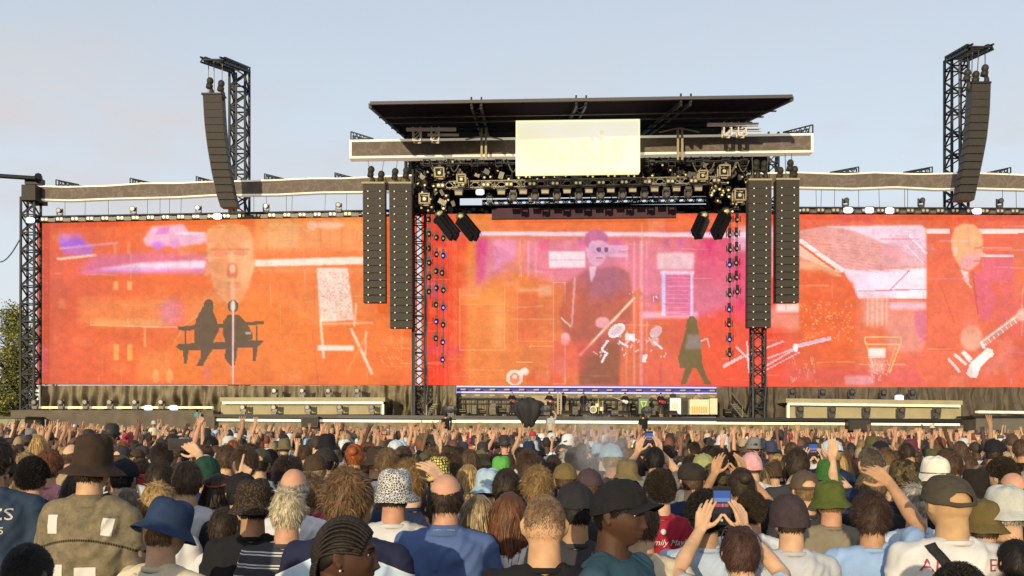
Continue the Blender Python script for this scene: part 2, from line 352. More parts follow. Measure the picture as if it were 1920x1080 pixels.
poly([(594, 503), (652, 503), (657, 545), (664, 600), (600, 604), (597, 560)], (246, 214, 200), .95, 1)
rng = np.random.RandomState(3)
for i in range(260):
    x, y = rng.uniform(597, 658), rng.uniform(506, 598); oval(x, y, 1.6, 1.1, (228, 160, 130), .6, 0)
line(601, 600, 607, 672, 4, (252, 224, 210), .9, 1); rect(596, 648, 664, 658, (252, 226, 214), .9, 1); line(600, 608, 700, 605, 4, (250, 190, 160), .7, 1); line(668, 568, 664, 612, 4, (250, 200, 180), .8, 1)
line(658, 616, 698, 702, 5, (252, 218, 200), .9, 1); line(690, 622, 650, 698, 4, (238, 140, 60), .9, 1); line(686, 620, 684, 676, 3, (250, 210, 190), .8, 1)
for i in range(60):
    x, y = rng.uniform(710, 752), rng.uniform(625, 688); line(x, y, x + 4, y + 5, 1.2, (246, 150, 96), .6)
# --- centre wall
rect(797, 400, 846, 724, (236, 62, 44), .75, 4); poly([(846, 400), (880, 450), (860, 520), (848, 560)], (238, 92, 44), .7, 4); rect(798, 528, 826, 556, (226, 80, 140), .6, 3); rect(797, 650, 868, 664, (230, 80, 110), .5, 4)
rect(925, 405, 1400, 432, (236, 108, 56), .8, 3)
poly([(896, 446), (1400, 446), (1400, 560), (1300, 600), (1220, 560), (1040, 530), (960, 500), (893, 540)], (222, 122, 160), .74, 8)
poly([(893, 448), (915, 448), (908, 520), (895, 535)], (222, 60, 130), .7, 3); poly([(925, 450), (968, 450), (966, 480), (925, 510)], (226, 140, 180), .6, 3)
rect(1290, 445, 1400, 530, (228, 66, 100), .5, 12); poly([(1320, 450), (1345, 450), (1338, 500), (1326, 470)], (222, 56, 110), .7, 2); poly([(1380, 425), (1412, 425), (1412, 470), (1370, 470)], (240, 190, 214), .7, 4); rect(1376, 480, 1410, 600, (228, 60, 110), .6, 4)
poly([(975, 447), (985, 447), (985, 500), (940, 530), (930, 540), (960, 510)], (232, 128, 80), .7, 3); rect(1012, 450, 1030, 470, (224, 80, 120), .7, 2); rect(1150, 450, 1165, 462, (210, 90, 170), .6, 2)
for x in (1084, 1246, 1272): rect(x, 448, x + 10, 462, (196, 84, 170), .6, 2)
poly([(895, 434), (1400, 436), (1400, 446), (895, 441)], (252, 218, 236), .9, 1)
for x, w in ((975, 2), (990, 3), (1004, 2), (1188, 3), (1200, 6), (1212, 2), (1174, 2)): rect(x, 452, x + w, 722 if x > 1100 else 520, (238, 170, 176), .7, 1)
rect(1030, 472, 1098, 502, (246, 222, 224), .9, 1); rect(1032, 487, 1096, 489, (226, 160, 170), .8, 0); rect(1140, 460, 1178, 483, (232, 176, 206), .8, 1)
rect(862, 540, 945, 570, (240, 140, 66), .6, 2); rect(928, 570, 945, 655, (246, 172, 96), .7, 8); ring(862, 541, 946, 656, 1.6, (248, 172, 110), .7); line(862, 570, 946, 570, 1.4, (248, 166, 100), .6); line(865, 666, 945, 666, 1.4, (250, 170, 110), .7); line(865, 694, 945, 694, 1.2, (244, 160, 96), .5)
rect(970, 545, 1010, 640, (218, 92, 50), .6, 4); rect(968, 540, 1035, 548, (246, 170, 120), .6, 2); ring(970, 545, 1038, 640, 1.5, (238, 150, 100), .6); rect(1010, 535, 1035, 556, (240, 168, 130), .6, 2)
line(993, 650, 1040, 650, 2, (246, 170, 110), .8); line(968, 680, 1000, 680, 2, (250, 190, 140), .8)
ring(1038, 530, 1060, 720, 2, (240, 170, 150), .7)
rect(1232, 474, 1302, 506, (244, 206, 214), .8, 2); rect(1206, 490, 1232, 600, (222, 118, 150), .6, 4); rect(1205, 585, 1310, 597, (248, 190, 220), .7, 2)
rect(1241, 508, 1249, 592, (214, 200, 246), .95, 1); rect(1294, 512, 1300, 592, (236, 206, 240), .95, 1); rect(1249, 512, 1294, 592, (222, 104, 150), .85, 1); rect(1238, 508, 1302, 515, (244, 210, 236), .9, 1)
for y in range(520, 590, 8): rect(1251, y, 1292, y + 2, (236, 150, 190), .6, 0)
poly([(1222, 553), (1236, 553), (1236, 570), (1222, 566)], (196, 92, 120), .8, 1); line(1226, 556, 1226, 566, 2, (250, 220, 220), .9); line(1230, 556, 1233, 560, 2, (250, 220, 220), .9)
rect(1300, 600, 1400, 722, (234, 84, 44), .7, 12); rect(1205, 660, 1300, 722, (230, 96, 70), .7, 4); rect(1236, 680, 1242, 720, (202, 70, 60), .6, 1)
poly([(1062, 530), (1082, 520), (1100, 505), (1160, 500), (1180, 512), (1186, 560), (1184, 600), (1168, 630), (1160, 722), (1086, 722), (1082, 650), (1056, 620), (1050, 590)], (168, 78, 70), .72, 2)
poly([(1100, 505), (1150, 498), (1178, 520), (1150, 560), (1110, 560)], (158, 98, 132), .5, 6); poly([(1088, 650), (1162, 640), (1160, 722), (1086, 722)], (138, 78, 50), .75, 2)
poly([(1070, 525), (1050, 600), (1062, 615), (1085, 615), (1092, 560)], (214, 96, 60), .45, 4); line(1078, 520, 1072, 612, 3, (240, 190, 190), .8, 1); line(1052, 596, 1070, 612, 3, (246, 206, 170), .8)
poly([(1104, 500), (1118, 498), (1116, 515), (1108, 530)], (238, 190, 206), .9, 1)
poly([(1099, 455), (1104, 444), (1134, 444), (1141, 456), (1140, 478), (1130, 494), (1118, 500), (1104, 492), (1099, 474)], (228, 166, 190), .95, 1)
poly([(1096, 458), (1098, 438), (1112, 430), (1130, 432), (1140, 442), (1140, 456), (1128, 450), (1108, 452), (1102, 466)], (190, 92, 134), .9, 1)
oval(1123, 468, 5, 5, (112, 72, 128), .95, 0); oval(1137, 468, 4, 5, (118, 72, 128), .95, 0); line(1118, 484, 1130, 484, 2, (196, 104, 130), .8); line(1127, 470, 1131, 478, 2, (206, 134, 160), .8)
line(1085, 668, 1200, 548, 6, (222, 150, 120), .95, 0); line(1087, 666, 1198, 550, 2, (250, 222, 190), .95, 0); poly([(1186, 548), (1200, 540), (1204, 552), (1190, 560)], (206, 110, 70), .9, 1)
for i in range(8): oval(1190 - i * 2, 546 + i, 1, 1, (250, 230, 210), .9, 0)
oval(1130, 605, 14, 11, (240, 166, 170), .9, 1); oval(1060, 636, 9, 13, (246, 170, 170), .9, 1); poly([(1040, 640), (1100, 640), (1095, 700), (1030, 690)], (228, 84, 74), .5, 5)
line(1086, 662, 1074, 716, 3, (232, 110, 60), .8, 1); oval(1048, 690, 18, 20, (232, 110, 110), .5, 4); oval(1105, 655, 22, 14, (226, 80, 74), .5, 4)
oval(1156, 620, 18, 11, (248, 236, 244), .95, 0, -35); oval(1156, 620, 12, 6, (206, 170, 200), .7, 1, -35); oval(1230, 622, 13, 9, (248, 228, 240), .95, 0, -40); oval(1228, 640, 8, 10, (240, 190, 200), .7, 1); oval(1232, 618, 17, 14, (200, 90, 80), .35, 2)
for i in range(26):
    x, y = rng.uniform(1118, 1250), rng.uniform(630, 672); line(x, y, x + rng.uniform(-9, 9), y + rng.uniform(-9, 9), rng.uniform(1.2, 3), (250, 222, 228), .75)
for (a, b, c_, d) in ((1140, 638, 1128, 655), (1128, 655, 1140, 664), (1136, 664, 1128, 680), (1160, 640, 1178, 650), (1175, 625, 1190, 640), (1225, 640, 1242, 655)): line(a, b, c_, d, 4, (250, 238, 244), .9)
rect(1172, 627, 1190, 638, (250, 238, 240), .9, 0); poly([(1205, 666), (1215, 664), (1210, 680), (1203, 680)], (250, 238, 240), .9, 0)
oval(965, 708, 16, 15, (250, 226, 214), .95, 0); oval(965, 710, 9, 11, (234, 130, 90), .95, 0); oval(965, 706, 5, 4, (250, 220, 210), .9, 0); line(972, 700, 988, 692, 8, (250, 232, 220), .95, 0); oval(984, 697, 8, 7, (250, 232, 226), .9, 1)
poly([(990, 700), (1040, 690), (1060, 722), (985, 722)], (226, 84, 46), .6, 4)
O_ = (112, 92, 50)
oval(1297, 606, 9, 14, O_, 1, 0); poly([(1288, 600), (1306, 600), (1312, 632), (1314, 655), (1318, 690), (1275, 690), (1271, 670), (1284, 625)], O_, 1, 0)
poly([(1290, 628), (1312, 628), (1318, 652), (1284, 656)], (150, 128, 130), .8, 2); poly([(1286, 688), (1300, 688), (1286, 720), (1276, 722), (1280, 705)], O_, 1, 0); poly([(1304, 688), (1318, 686), (1325, 706), (1334, 720), (1322, 722)], O_, 1, 0)
line(1314, 640, 1326, 634, 3, (246, 200, 190), .8); line(1326, 634, 1330, 652, 3, (246, 200, 190), .8)
# --- right wall
rect(1404, 402, 1500, 424, (236, 68, 44), .8, 3); rect(1447, 424, 1456, 520, (240, 190, 214), .6, 3); rect(1404, 424, 1456, 470, (236, 190, 214), .5, 6)
rect(1440, 575, 1502, 620, (244, 170, 160), .6, 4); rect(1456, 570, 1500, 585, (250, 226, 220), .9, 2)
poly([(1500, 404), (2060, 404), (2060, 424), (1500, 424)], (234, 100, 62), .7, 4); rect(1560, 404, 1640, 420, (228, 90, 80), .6, 6); rect(1830, 404, 1960, 424, (228, 110, 110), .5, 6)
poly([(1550, 424), (1728, 422), (1738, 430), (1738, 560), (1610, 560), (1600, 540), (1560, 470)], (244, 216, 232), .92, 1)
poly([(1500, 432), (1545, 424), (1600, 432), (1672, 462), (1738, 492), (1738, 502), (1610, 508), (1500, 486)], (234, 158, 146), .95, 1)
for i in range(9): line(1500, 440 + i * 6, 1738, 470 + i * 5 + (i * 2 if i > 4 else 0), 1.1, (216, 110, 100), .45)
poly([(1652, 462), (1680, 442), (1706, 440), (1738, 470), (1738, 498), (1655, 500)], (236, 178, 186), .75, 1); line(1704, 440, 1738, 476, 5, (252, 232, 244), .9, 0); line(1700, 460, 1736, 498, 3, (246, 210, 226), .8)
oval(1672, 478, 20, 20, (222, 130, 130), .5, 4)
poly([(1500, 480), (1500, 448), (1508, 452), (1584, 505), (1580, 512), (1570, 512)], (250, 200, 160), .85, 1); line(1500, 450, 1582, 508, 7, (253, 232, 226), .95, 0); line(1500, 458, 1566, 506, 4, (228, 90, 50), .9, 0)
poly([(1500, 488), (1535, 492), (1580, 518), (1565, 520), (1500, 505)], (248, 190, 140), .7, 1); poly([(1500, 504), (1540, 506), (1600, 530), (1606, 560), (1600, 720), (1500, 720)], (232, 92, 40), .85, 2)
poly([(1604, 540), (1640, 512), (1738, 502), (1738, 552), (1610, 546)], (246, 224, 238), .95, 1); line(1668, 545, 1706, 506, 3, (226, 130, 140), .9); line(1610, 546, 1738, 542, 2, (220, 120, 130), .8)
rect(1620, 556, 1665, 610, (238, 168, 150), .75, 6); rect(1682, 548, 1738, 560, (250, 238, 248), .9, 1); rect(1668, 566, 1738, 582, (244, 204, 230), .8, 3); rect(1664, 585, 1738, 660, (236, 150, 140), .8, 6); poly([(1716, 584), (1738, 582), (1738, 645), (1722, 632), (1714, 610)], (214, 96, 140), .7, 2)
for i in range(5): rect(1626 + i * 9, 556, 1629 + i * 9, 612, (250, 208, 196), .6, 1)
for i in range(170):
    x, y = rng.uniform(1500, 1600), rng.uniform(565, 640); oval(x, y, rng.uniform(.8, 2.2), rng.uniform(.8, 1.8), (248, 176, 120), .55, 0)
rect(1470, 690, 1738, 722, (226, 84, 88), .6, 6); rect(1585, 705, 1640, 722, (240, 176, 190), .7, 2); rect(1404, 610, 1470, 722, (232, 66, 44), .6, 6)
for (a, b, c_, d, w) in ((1355, 688, 1392, 668, 6), (1395, 668, 1470, 640, 3), (1430, 690, 1490, 655, 3), (1425, 700, 1500, 660, 2), (1440, 672, 1520, 642, 3), (1490, 650, 1558, 634, 7), (1400, 640, 1404, 700, 3), (1380, 650, 1410, 680, 4)): line(a, b, c_, d, w, (250, 200, 200), .9, 0)
line(1500, 648, 1556, 633, 2.5, (206, 160, 220), .9); oval(1492, 652, 5, 8, (252, 236, 240), .9, 0)
for i in range(30):
    x, y = rng.uniform(1480, 1530), rng.uniform(664, 712); line(x, y, x + rng.uniform(-2, 2), y + 9, 1.2, (246, 176, 150), .6)
ring(1622, 632, 1690, 645, 3, (246, 190, 120), .8); line(1690, 640, 1668, 700, 3, (246, 190, 130), .8); line(1682, 640, 1664, 700, 2, (246, 190, 130), .7); line(1624, 640, 1640, 700, 3, (246, 180, 110), .7); rect(1629, 653, 1661, 672, (252, 230, 224), .95, 1); rect(1630, 675, 1660, 700, (240, 164, 150), .8, 3)
for i in range(40):
    x, y = rng.uniform(1630, 1665), rng.uniform(672, 715); line(x, y, x + rng.uniform(-3, 3), y + 5, 1.2, (250, 206, 190), .6)
oval(1715, 690, 30, 34, (228, 96, 100), .4, 8)
poly([(1738, 404), (2060, 404), (2060, 722), (1738, 722)], (232, 96, 60), .6, 3); poly([(1738, 429), (1782, 429), (1782, 438), (1738, 438)], (253, 224, 210), .95, 0); poly([(1836, 429), (2060, 428), (2060, 438), (1836, 438)], (253, 224, 212), .95, 0)
line(1840, 465, 1898, 465, 2, (250, 180, 110), .8); line(1840, 480, 1902, 480, 4, (250, 210, 220), .9); rect(1842, 486, 1902, 530, (224, 96, 128), .7, 2); rect(1870, 530, 1920, 630, (226, 96, 100), .6, 6); rect(1902, 450, 2060, 560, (232, 116, 70), .6, 4)
poly([(1760, 500), (1782, 488), (1800, 506), (1830, 505), (1860, 530), (1870, 570), (1864, 660), (1872, 722), (1740, 722), (1712, 690), (1738, 640), (1745, 560)], (234, 104, 74), .95, 2)
poly([(1826, 505), (1850, 515), (1868, 560), (1860, 600), (1835, 600)], (226, 92, 122), .75, 3); line(1824, 510, 1834, 590, 3, (198, 70, 60), .7); line(1762, 530, 1790, 606, 2, (204, 76, 52), .6); line(1806, 520, 1822, 540, 4, (246, 190, 170), .8)
line(1745, 648, 1800, 660, 3, (206, 76, 56), .7, 1); line(1740, 560, 1738, 640, 2, (210, 84, 70), .6)
poly([(1783, 450), (1790, 428), (1806, 419), (1826, 421), (1840, 434), (1843, 455), (1842, 475), (1836, 492), (1818, 506), (1800, 500), (1788, 480)], (244, 174, 116), .95, 1)
poly([(1800, 486), (1812, 476), (1838, 474), (1836, 494), (1818, 508), (1800, 502)], (238, 160, 160), .85, 2); oval(1791, 470, 5, 9, (246, 196, 160), .9, 1); line(1826, 466, 1842, 464, 3, (196, 96, 60), .8, 1); line(1826, 490, 1840, 490, 2, (204, 96, 90), .8, 1); poly([(1840, 470), (1850, 478), (1841, 482)], (244, 180, 140), .9, 0)
poly([(1800, 505), (1816, 510), (1818, 530), (1808, 520)], (252, 220, 214), .9, 1)
line(1842, 645, 1925, 582, 14, (228, 140, 120), .95, 0); line(1842, 641, 1925, 579, 3, (252, 226, 216), .95, 0)
for i in range(9): x = 1846 + i * 8; line(x, 642 - i * 6.0, x + 4, 648 - i * 6.0, 2, (252, 232, 226), .9, 0)
oval(1822, 634, 21, 24, (242, 168, 140), .92, 2); oval(1820, 612, 17, 18, (236, 130, 110), .4, 3); oval(1918, 590, 12, 12, (244, 176, 150), .9, 1)
poly([(1812, 700), (1820, 680), (1842, 662), (1852, 652), (1862, 656), (1864, 666), (1850, 676), (1838, 690), (1832, 708), (1820, 708)], (253, 240, 230), .98, 0)
poly([(1848, 690), (1862, 672), (1884, 660), (1876, 685), (1855, 702), (1842, 712)], (234, 120, 100), .9, 1); line(1778, 672, 1800, 698, 5, (250, 216, 216), .9, 0); line(1790, 664, 1812, 684, 5, (252, 222, 216), .9, 0); poly([(1802, 662), (1808, 656), (1824, 672), (1818, 680)], (253, 236, 230), .95, 0); line(1840, 640, 1846, 654, 6, (252, 236, 230), .9, 0)
rect(1905, 632, 1960, 700, (226, 92, 70), .6, 5); poly([(1870, 634), (1900, 634), (1900, 700), (1874, 700)], (236, 130, 110), .5, 3)
rg0 = random.Random(12)          # faint overlaid second picture: soft boxes and streaks
for _ in range(420):
    x = rg0.uniform(75, 2040); y = rg0.uniform(408, 716); pink = 850 < x < 1420 and y < 560 or x > 1600
    if 325 < x < 500 and y > 555: continue
    c_ = rg0.choice([(250, 190, 190), (236, 130, 180), (250, 210, 200), (214, 70, 90)] if pink else [(250, 170, 110), (246, 150, 80), (222, 82, 44), (250, 196, 150)]); k = rg0.random()
    if k < .45: line(x, y, x + rg0.uniform(15, 90), y + rg0.uniform(-3, 3), rg0.uniform(.8, 3), c_, rg0.uniform(.12, .38), 0)
    elif k < .7: line(x, y, x + rg0.uniform(-2, 2), y + rg0.uniform(10, 60), rg0.uniform(.8, 3), c_, rg0.uniform(.10, .32), 0)
    elif k < .88: rect(x, y, x + rg0.uniform(6, 40), y + rg0.uniform(4, 26), c_, rg0.uniform(.06, .22), 1)
    else: oval(x, y, rg0.uniform(4, 22), rg0.uniform(4, 16), c_, rg0.uniform(.06, .2), 2)
# LED grain, cabinet seams and the soft unevenness of the wall
g1 = smooth_noise(60, 40, 1); g2 = smooth_noise(9, 7, 2); g3 = np.random.RandomState(5).rand(H_, W_)
g4 = smooth_noise(4, 4, 3); g5 = smooth_noise(22, 14, 4)
IMG *= (0.90 + 0.09 * g1 + 0.08 * g2 + 0.08 * (g3 - .5) + .05 * (g4 - .5) + .05 * (g5 - .5))[..., None]
IMG[:, :, 2] += (smooth_noise(130, 70, 9) - .5) * 0.05
IMG *= (1 - 0.014 * (((xx - 68) % 24) < 1.2) - 0.010 * (((yy - 402) % 24) < 1.2))[..., None]
edge = np.minimum(np.minimum((724 - yy) / 30, 1), np.minimum((yy - 398) / 20, 1)).clip(0, 1); IMG[:, :, 1] *= .94 + .06 * edge; IMG[:, :, 2] *= .9 + .1 * edge
IMG = np.clip(IMG * 1.0 + .02, 0, 1)

m, t, b = new_mat('led_picture'); at = N(t, 'ShaderNodeAttribute', attribute_name='img'); t.links.new(at.outputs['Color'], b.inputs['Emission Color'])
b.inputs['Base Color'].default_value = (.01, .01, .01, 1); b.inputs['Roughness'].default_value = .85; b.inputs['Emission Strength'].default_value = 1.05 / EXPO; M['led'] = m
def led_wall(name, label, px0, px1, top, bot, off, cellpx=1.5, thick=.35):
    # a flat lit face of LED tiles in front of a shallow cabinet frame
    root = thing(name, label, 'video screen', P((px0 + px1) / 2, (bot(px0) + bot(px1)) / 2, off))
    nx = int((px1 - px0) / cellpx); ny = int((bot(px0) - top(px0)) / cellpx)
    us = np.linspace(px0, px1, nx + 1); vs2 = np.linspace(0, 1, ny + 1); V = []; Cc = []
    for v in vs2:
        for u in us:
            a, bb = top(u), bot(u); py = a + (bb - a) * v; V.append(P(u, py, off))
            iy = min(max(int(py + .5) - Y0, 0), H_ - 1); ix = min(max(int(u + .5) - X0, 0), W_ - 1); Cc.append(IMG[iy, ix])
    mb = MB(); mb.v = [tuple(v) for v in V]; mb.a = [1] * len(V); w = nx + 1
    mb.f = [(j * w + i, (j + 1) * w + i, (j + 1) * w + i + 1, j * w + i + 1) for j in range(ny) for i in range(nx)]
    o = mb.build('picture', M['led'], root); ca = o.data.color_attributes.new('img', 'FLOAT_COLOR', 'POINT')
    lin = s2l(np.array(Cc)); ca.data.foreach_set('color', np.concatenate([lin, np.ones((len(lin), 1))], 1).astype(np.float32).ravel())
    k = MB(); n = 6
    for i in range(n):
        a, c = px0 + (px1 - px0) * i / n, px0 + (px1 - px0) * (i + 1) / n
        k.hexa([P(a, bot(a) + 1, off - .05), P(c, bot(c) + 1, off - .05), P(c, bot(c) + 1, off - thick), P(a, bot(a) + 1, off - thick),
                P(a, top(a) - 1, off - .05), P(c, top(c) - 1, off - .05), P(c, top(c) - 1, off - thick), P(a, top(a) - 1, off - thick)])
    k.build('frame', M['black_metal'], root); return root
lin2 = lambda x0, y0, x1, y1: (lambda x: y0 + (y1 - y0) * (x - x0) / (x1 - x0))
led_wall('video_wall', 'wide orange video wall left of the stage showing a singer and a bench silhouette', 69, 781, lin2(69, 419, 781, 403), lin2(69, 720, 781, 722), 0)
led_wall('video_wall', 'pink and orange video wall at the back of the stage showing a guitarist in sunglasses', 790, 1416, lin2(790, 402, 1416, 400), lin2(790, 722, 1416, 725), -2.2)
led_wall('video_wall', 'orange video wall right of the stage showing a house roof and a bald guitarist', 1408, 2050, lin2(1408, 402, 2050, 403), lin2(1408, 725, 2050, 728), 0)

# ================================================================= drapes, decks, light strips
def drape(name, label, px0, px1, top, bot, off, m, folds=7, amp=.3, cat='drape', n=None, seed=0, group=None):
    n = n or int((px1 - px0) / 1.5); rows = 12; V = []
    for j in range(rows + 1):
        for i in range(n + 1):
            u = px0 + (px1 - px0) * i / n; v = j / rows; p = P(u, top + (bot - top) * v, off)
            d = amp * (math.sin(u / folds * 2 + 2.2 * noise.noise(Vector((u * .03, seed, v * .7)))) * .5 + 1.2 * noise.noise(Vector((u * .055 + v * 1.6, v * 2.4, seed))))
            d += amp * .9 * abs(noise.noise(Vector((u * .12 - v * 3.2 * noise.noise(Vector((u * .02, seed, 0))), v * 1.2, seed + 5))))
            V.append(Vector((p.x, p.y - d * 1.6 * (0.35 + v), p.z)))
    back = [Vector((p.x, p.y + .03, p.z)) for p in V]
    mb = MB(); w = n + 1; Q = [(j * w + i, (j + 1) * w + i, (j + 1) * w + i + 1, j * w + i + 1) for j in range(rows) for i in range(n)]
    mb.add(V, Q); mb.add(back, [q[::-1] for q in Q])
    o = mb.build(name, m, smooth=True); return tag(o, label, cat, group)
def slab(mb, px0, px1, py0, py1, off0, off1, segs=1, dy=(0, 0)):
    for i in range(segs):
        a, c = px0 + (px1 - px0) * i / segs, px0 + (px1 - px0) * (i + 1) / segs
        ya, yc = dy[0] + (dy[1] - dy[0]) * i / segs, dy[0] + (dy[1] - dy[0]) * (i + 1) / segs
        Q = []
        for py in (py1, py0):
            f0, f1 = P(a, py + ya, off1), P(c, py + yc, off1)
            Db0 = DS(a) - off0; Db1 = DS(c) - off0
            b0 = Vector((f0.x, f0.y + (off1 - off0), f0.z)); b1 = Vector((f1.x, f1.y + (off1 - off0), f1.z)); Q += [f0, f1, b1, b0]
        mb.hexa(Q)
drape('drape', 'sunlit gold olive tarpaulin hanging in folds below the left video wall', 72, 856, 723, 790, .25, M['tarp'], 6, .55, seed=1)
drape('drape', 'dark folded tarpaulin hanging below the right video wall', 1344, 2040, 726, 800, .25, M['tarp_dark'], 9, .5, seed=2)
drape('drape', 'plain pale tarpaulin backdrop behind the band', 852, 1350, 738, 782, -.6, M['tarp'], 12, .12, seed=3)
# main stage deck and its skirt
root = thing('stage_deck', 'long black edged stage deck with a bright strip light along its front', 'stage', P(900, 800, 5))
mb = MB(); slab(mb, 400, 1805, 776.5, 783, 0, 5, 6, (0, 9)); mb.build('deck', M['black_metal'], root)
mb = MB()
for a, c in ((405, 564), (597, 1596), (1634, 1800)): slab(mb, a, c, 785, 789.5, 4.6, 5.03, 6, ((a - 400) / 1400 * 9, (c - 400) / 1400 * 9))
mb.build('strip_light', M['strip'], root)
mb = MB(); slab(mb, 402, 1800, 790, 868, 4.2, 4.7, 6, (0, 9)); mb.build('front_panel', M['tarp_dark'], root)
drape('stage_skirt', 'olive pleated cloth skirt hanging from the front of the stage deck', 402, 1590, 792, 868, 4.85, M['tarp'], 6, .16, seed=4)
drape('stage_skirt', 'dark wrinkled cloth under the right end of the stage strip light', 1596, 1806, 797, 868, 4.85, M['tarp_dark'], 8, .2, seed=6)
for px, py, w, h, lb in ((580, 791, 31, 20, 'black speaker box on the stage edge under the left platform'), (1612, 797, 42, 22, 'black speaker box breaking the strip light under the right platform')):
    r_ = thing('speaker_box', lb, 'speaker', P(px, py + h / 2, 5.9)); q = MB(); slab(q, px - w / 2, px + w / 2, py - h / 2, py + h / 2, 5.1, 5.9); q.build('cabinet', M['black_metal'], r_)
    q = MB(); slab(q, px - w / 2 + 2, px + w / 2 - 2, py - h / 2 + 2, py + h / 2 - 2, 5.9, 5.94); q.build('grille', M['grille'], r_)
# side platforms
def platform(label, px0, px1, ytop, yb, slope, side):
    root = thing('side_platform', label, 'platform', P((px0 + px1) / 2, yb, 3))
    mb = MB(); slab(mb, px0, px1, ytop, ytop + 8, .6, 3.2, 3, slope); mb.build('top_panel', M['panel_olive'], root)
    mb = MB(); slab(mb, px0 + 4, px1 - 4, ytop + 8.2, ytop + 12.5, 2.9, 3.25, 3, slope)
    xs = px1 - 6 if side > 0 else px0 + 3
    slab(mb, xs, xs + 3.5, ytop + 12.8, yb, 2.9, 3.25, 1, (slope[1] if side > 0 else slope[0],) * 2); mb.build('strip_light', M['strip'], root)
    mb = MB(); slab(mb, px0 + 2, px1 - 3, ytop + 12.7, yb, 2.2, 2.6, 3, slope); mb.build('recess_panel', M['panel_olive'], root)
platform('olive side platform with strip light left of the band', 412, 722, 745, 777, (0, 0), 1)
platform('olive side platform with strip light right of the band', 1474, 1805, 747, 784, (0, 4), -1)
r_ = thing('stage_fence', 'long dark wind screen wall below the far left video wall', 'wall', P(220, 868, 5)); mb = MB(); slab(mb, 20, 400, 769, 868, 3.5, 4, 5); mb.build('wall', M['tarp_dark'], r_)
mb = MB(); slab(mb, 74, 398, 762, 766, 2.8, 3.2, 4); tag(mb.build('strip_light', M['strip']), 'white strip light below the far left video wall', 'light')
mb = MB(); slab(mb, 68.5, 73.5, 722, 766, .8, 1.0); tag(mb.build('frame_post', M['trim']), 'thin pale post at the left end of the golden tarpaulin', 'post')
mb = MB(); slab(mb, 1834, 2040, 770, 774.5, 2.8, 3.3, 3, (0, 2)); tag(mb.build('strip_light', M['strip']), 'white strip light below the far right video wall', 'light')
r_ = thing('side_platform', 'grey box platform at the far right edge of the stage', 'platform', P(1900, 830, 6)); mb = MB(); slab(mb, 1830, 2040, 784, 868, 3.6, 6, 2); mb.build('side', mat('grey_board', (.10, .095, .08), .8, 0, .6, .3), r_)
mb = MB(); slab(mb, 1826, 2044, 780, 783.5, 3.4, 6.2, 2); mb.build('top', M['black_metal'], r_)
r_ = thing('site_hut', 'pale olive board hut wall beside the far left stage fence', 'hut', P(10, 868, 7)); mb = MB(); slab(mb, -60, 46, 785, 868, 4, 7); mb.build('wall', mat('pale_green_board', (.22, .25, .16), .8, 0, .6, .2), r_)
mb = MB(); slab(mb, -62, 48, 781, 784.5, 3.8, 7.2); mb.build('roof', M['tarp_dark'], r_)

# ================================================================= fascias, sign, roof
def dist_panel():
    m, t, b = new_mat('fascia_cloth'); L = t.links.new
    tc = N(t, 'ShaderNodeTexCoord'); n1 = N(t, 'ShaderNodeTexVoronoi', feature='DISTANCE_TO_EDGE'); n1.inputs['Scale'].default_value = .9
    n2 = N(t, 'ShaderNodeTexNoise'); n2.inputs['Scale'].default_value = .8; n2.inputs['Detail'].default_value = 6
    mx = N(t, 'ShaderNodeVectorMath', operation='ADD'); sc = N(t, 'ShaderNodeVectorMath', operation='SCALE'); sc.inputs['Scale'].default_value = 2.6
    L(n2.outputs['Color'], sc.inputs[0]); L(tc.outputs['Object'], mx.inputs[0]); L(sc.outputs[0], mx.inputs[1]); L(mx.outputs[0], n1.inputs['Vector']); L(tc.outputs['Object'], n2.inputs['Vector'])
    r = N(t, 'ShaderNodeValToRGB'); e = r.color_ramp.elements; e[0].position = 0; e[0].color = (.165, .14, .12, 1); e[1].position = .05; e[1].color = (.115, .092, .078, 1); e.new(.5).color = (.095, .077, .065, 1)
    L(n1.outputs[0], r.inputs[0]); L(r.outputs[0], b.inputs['Base Color']); b.inputs['Roughness'].default_value = .8
    return m
M['fascia'] = dist_panel()
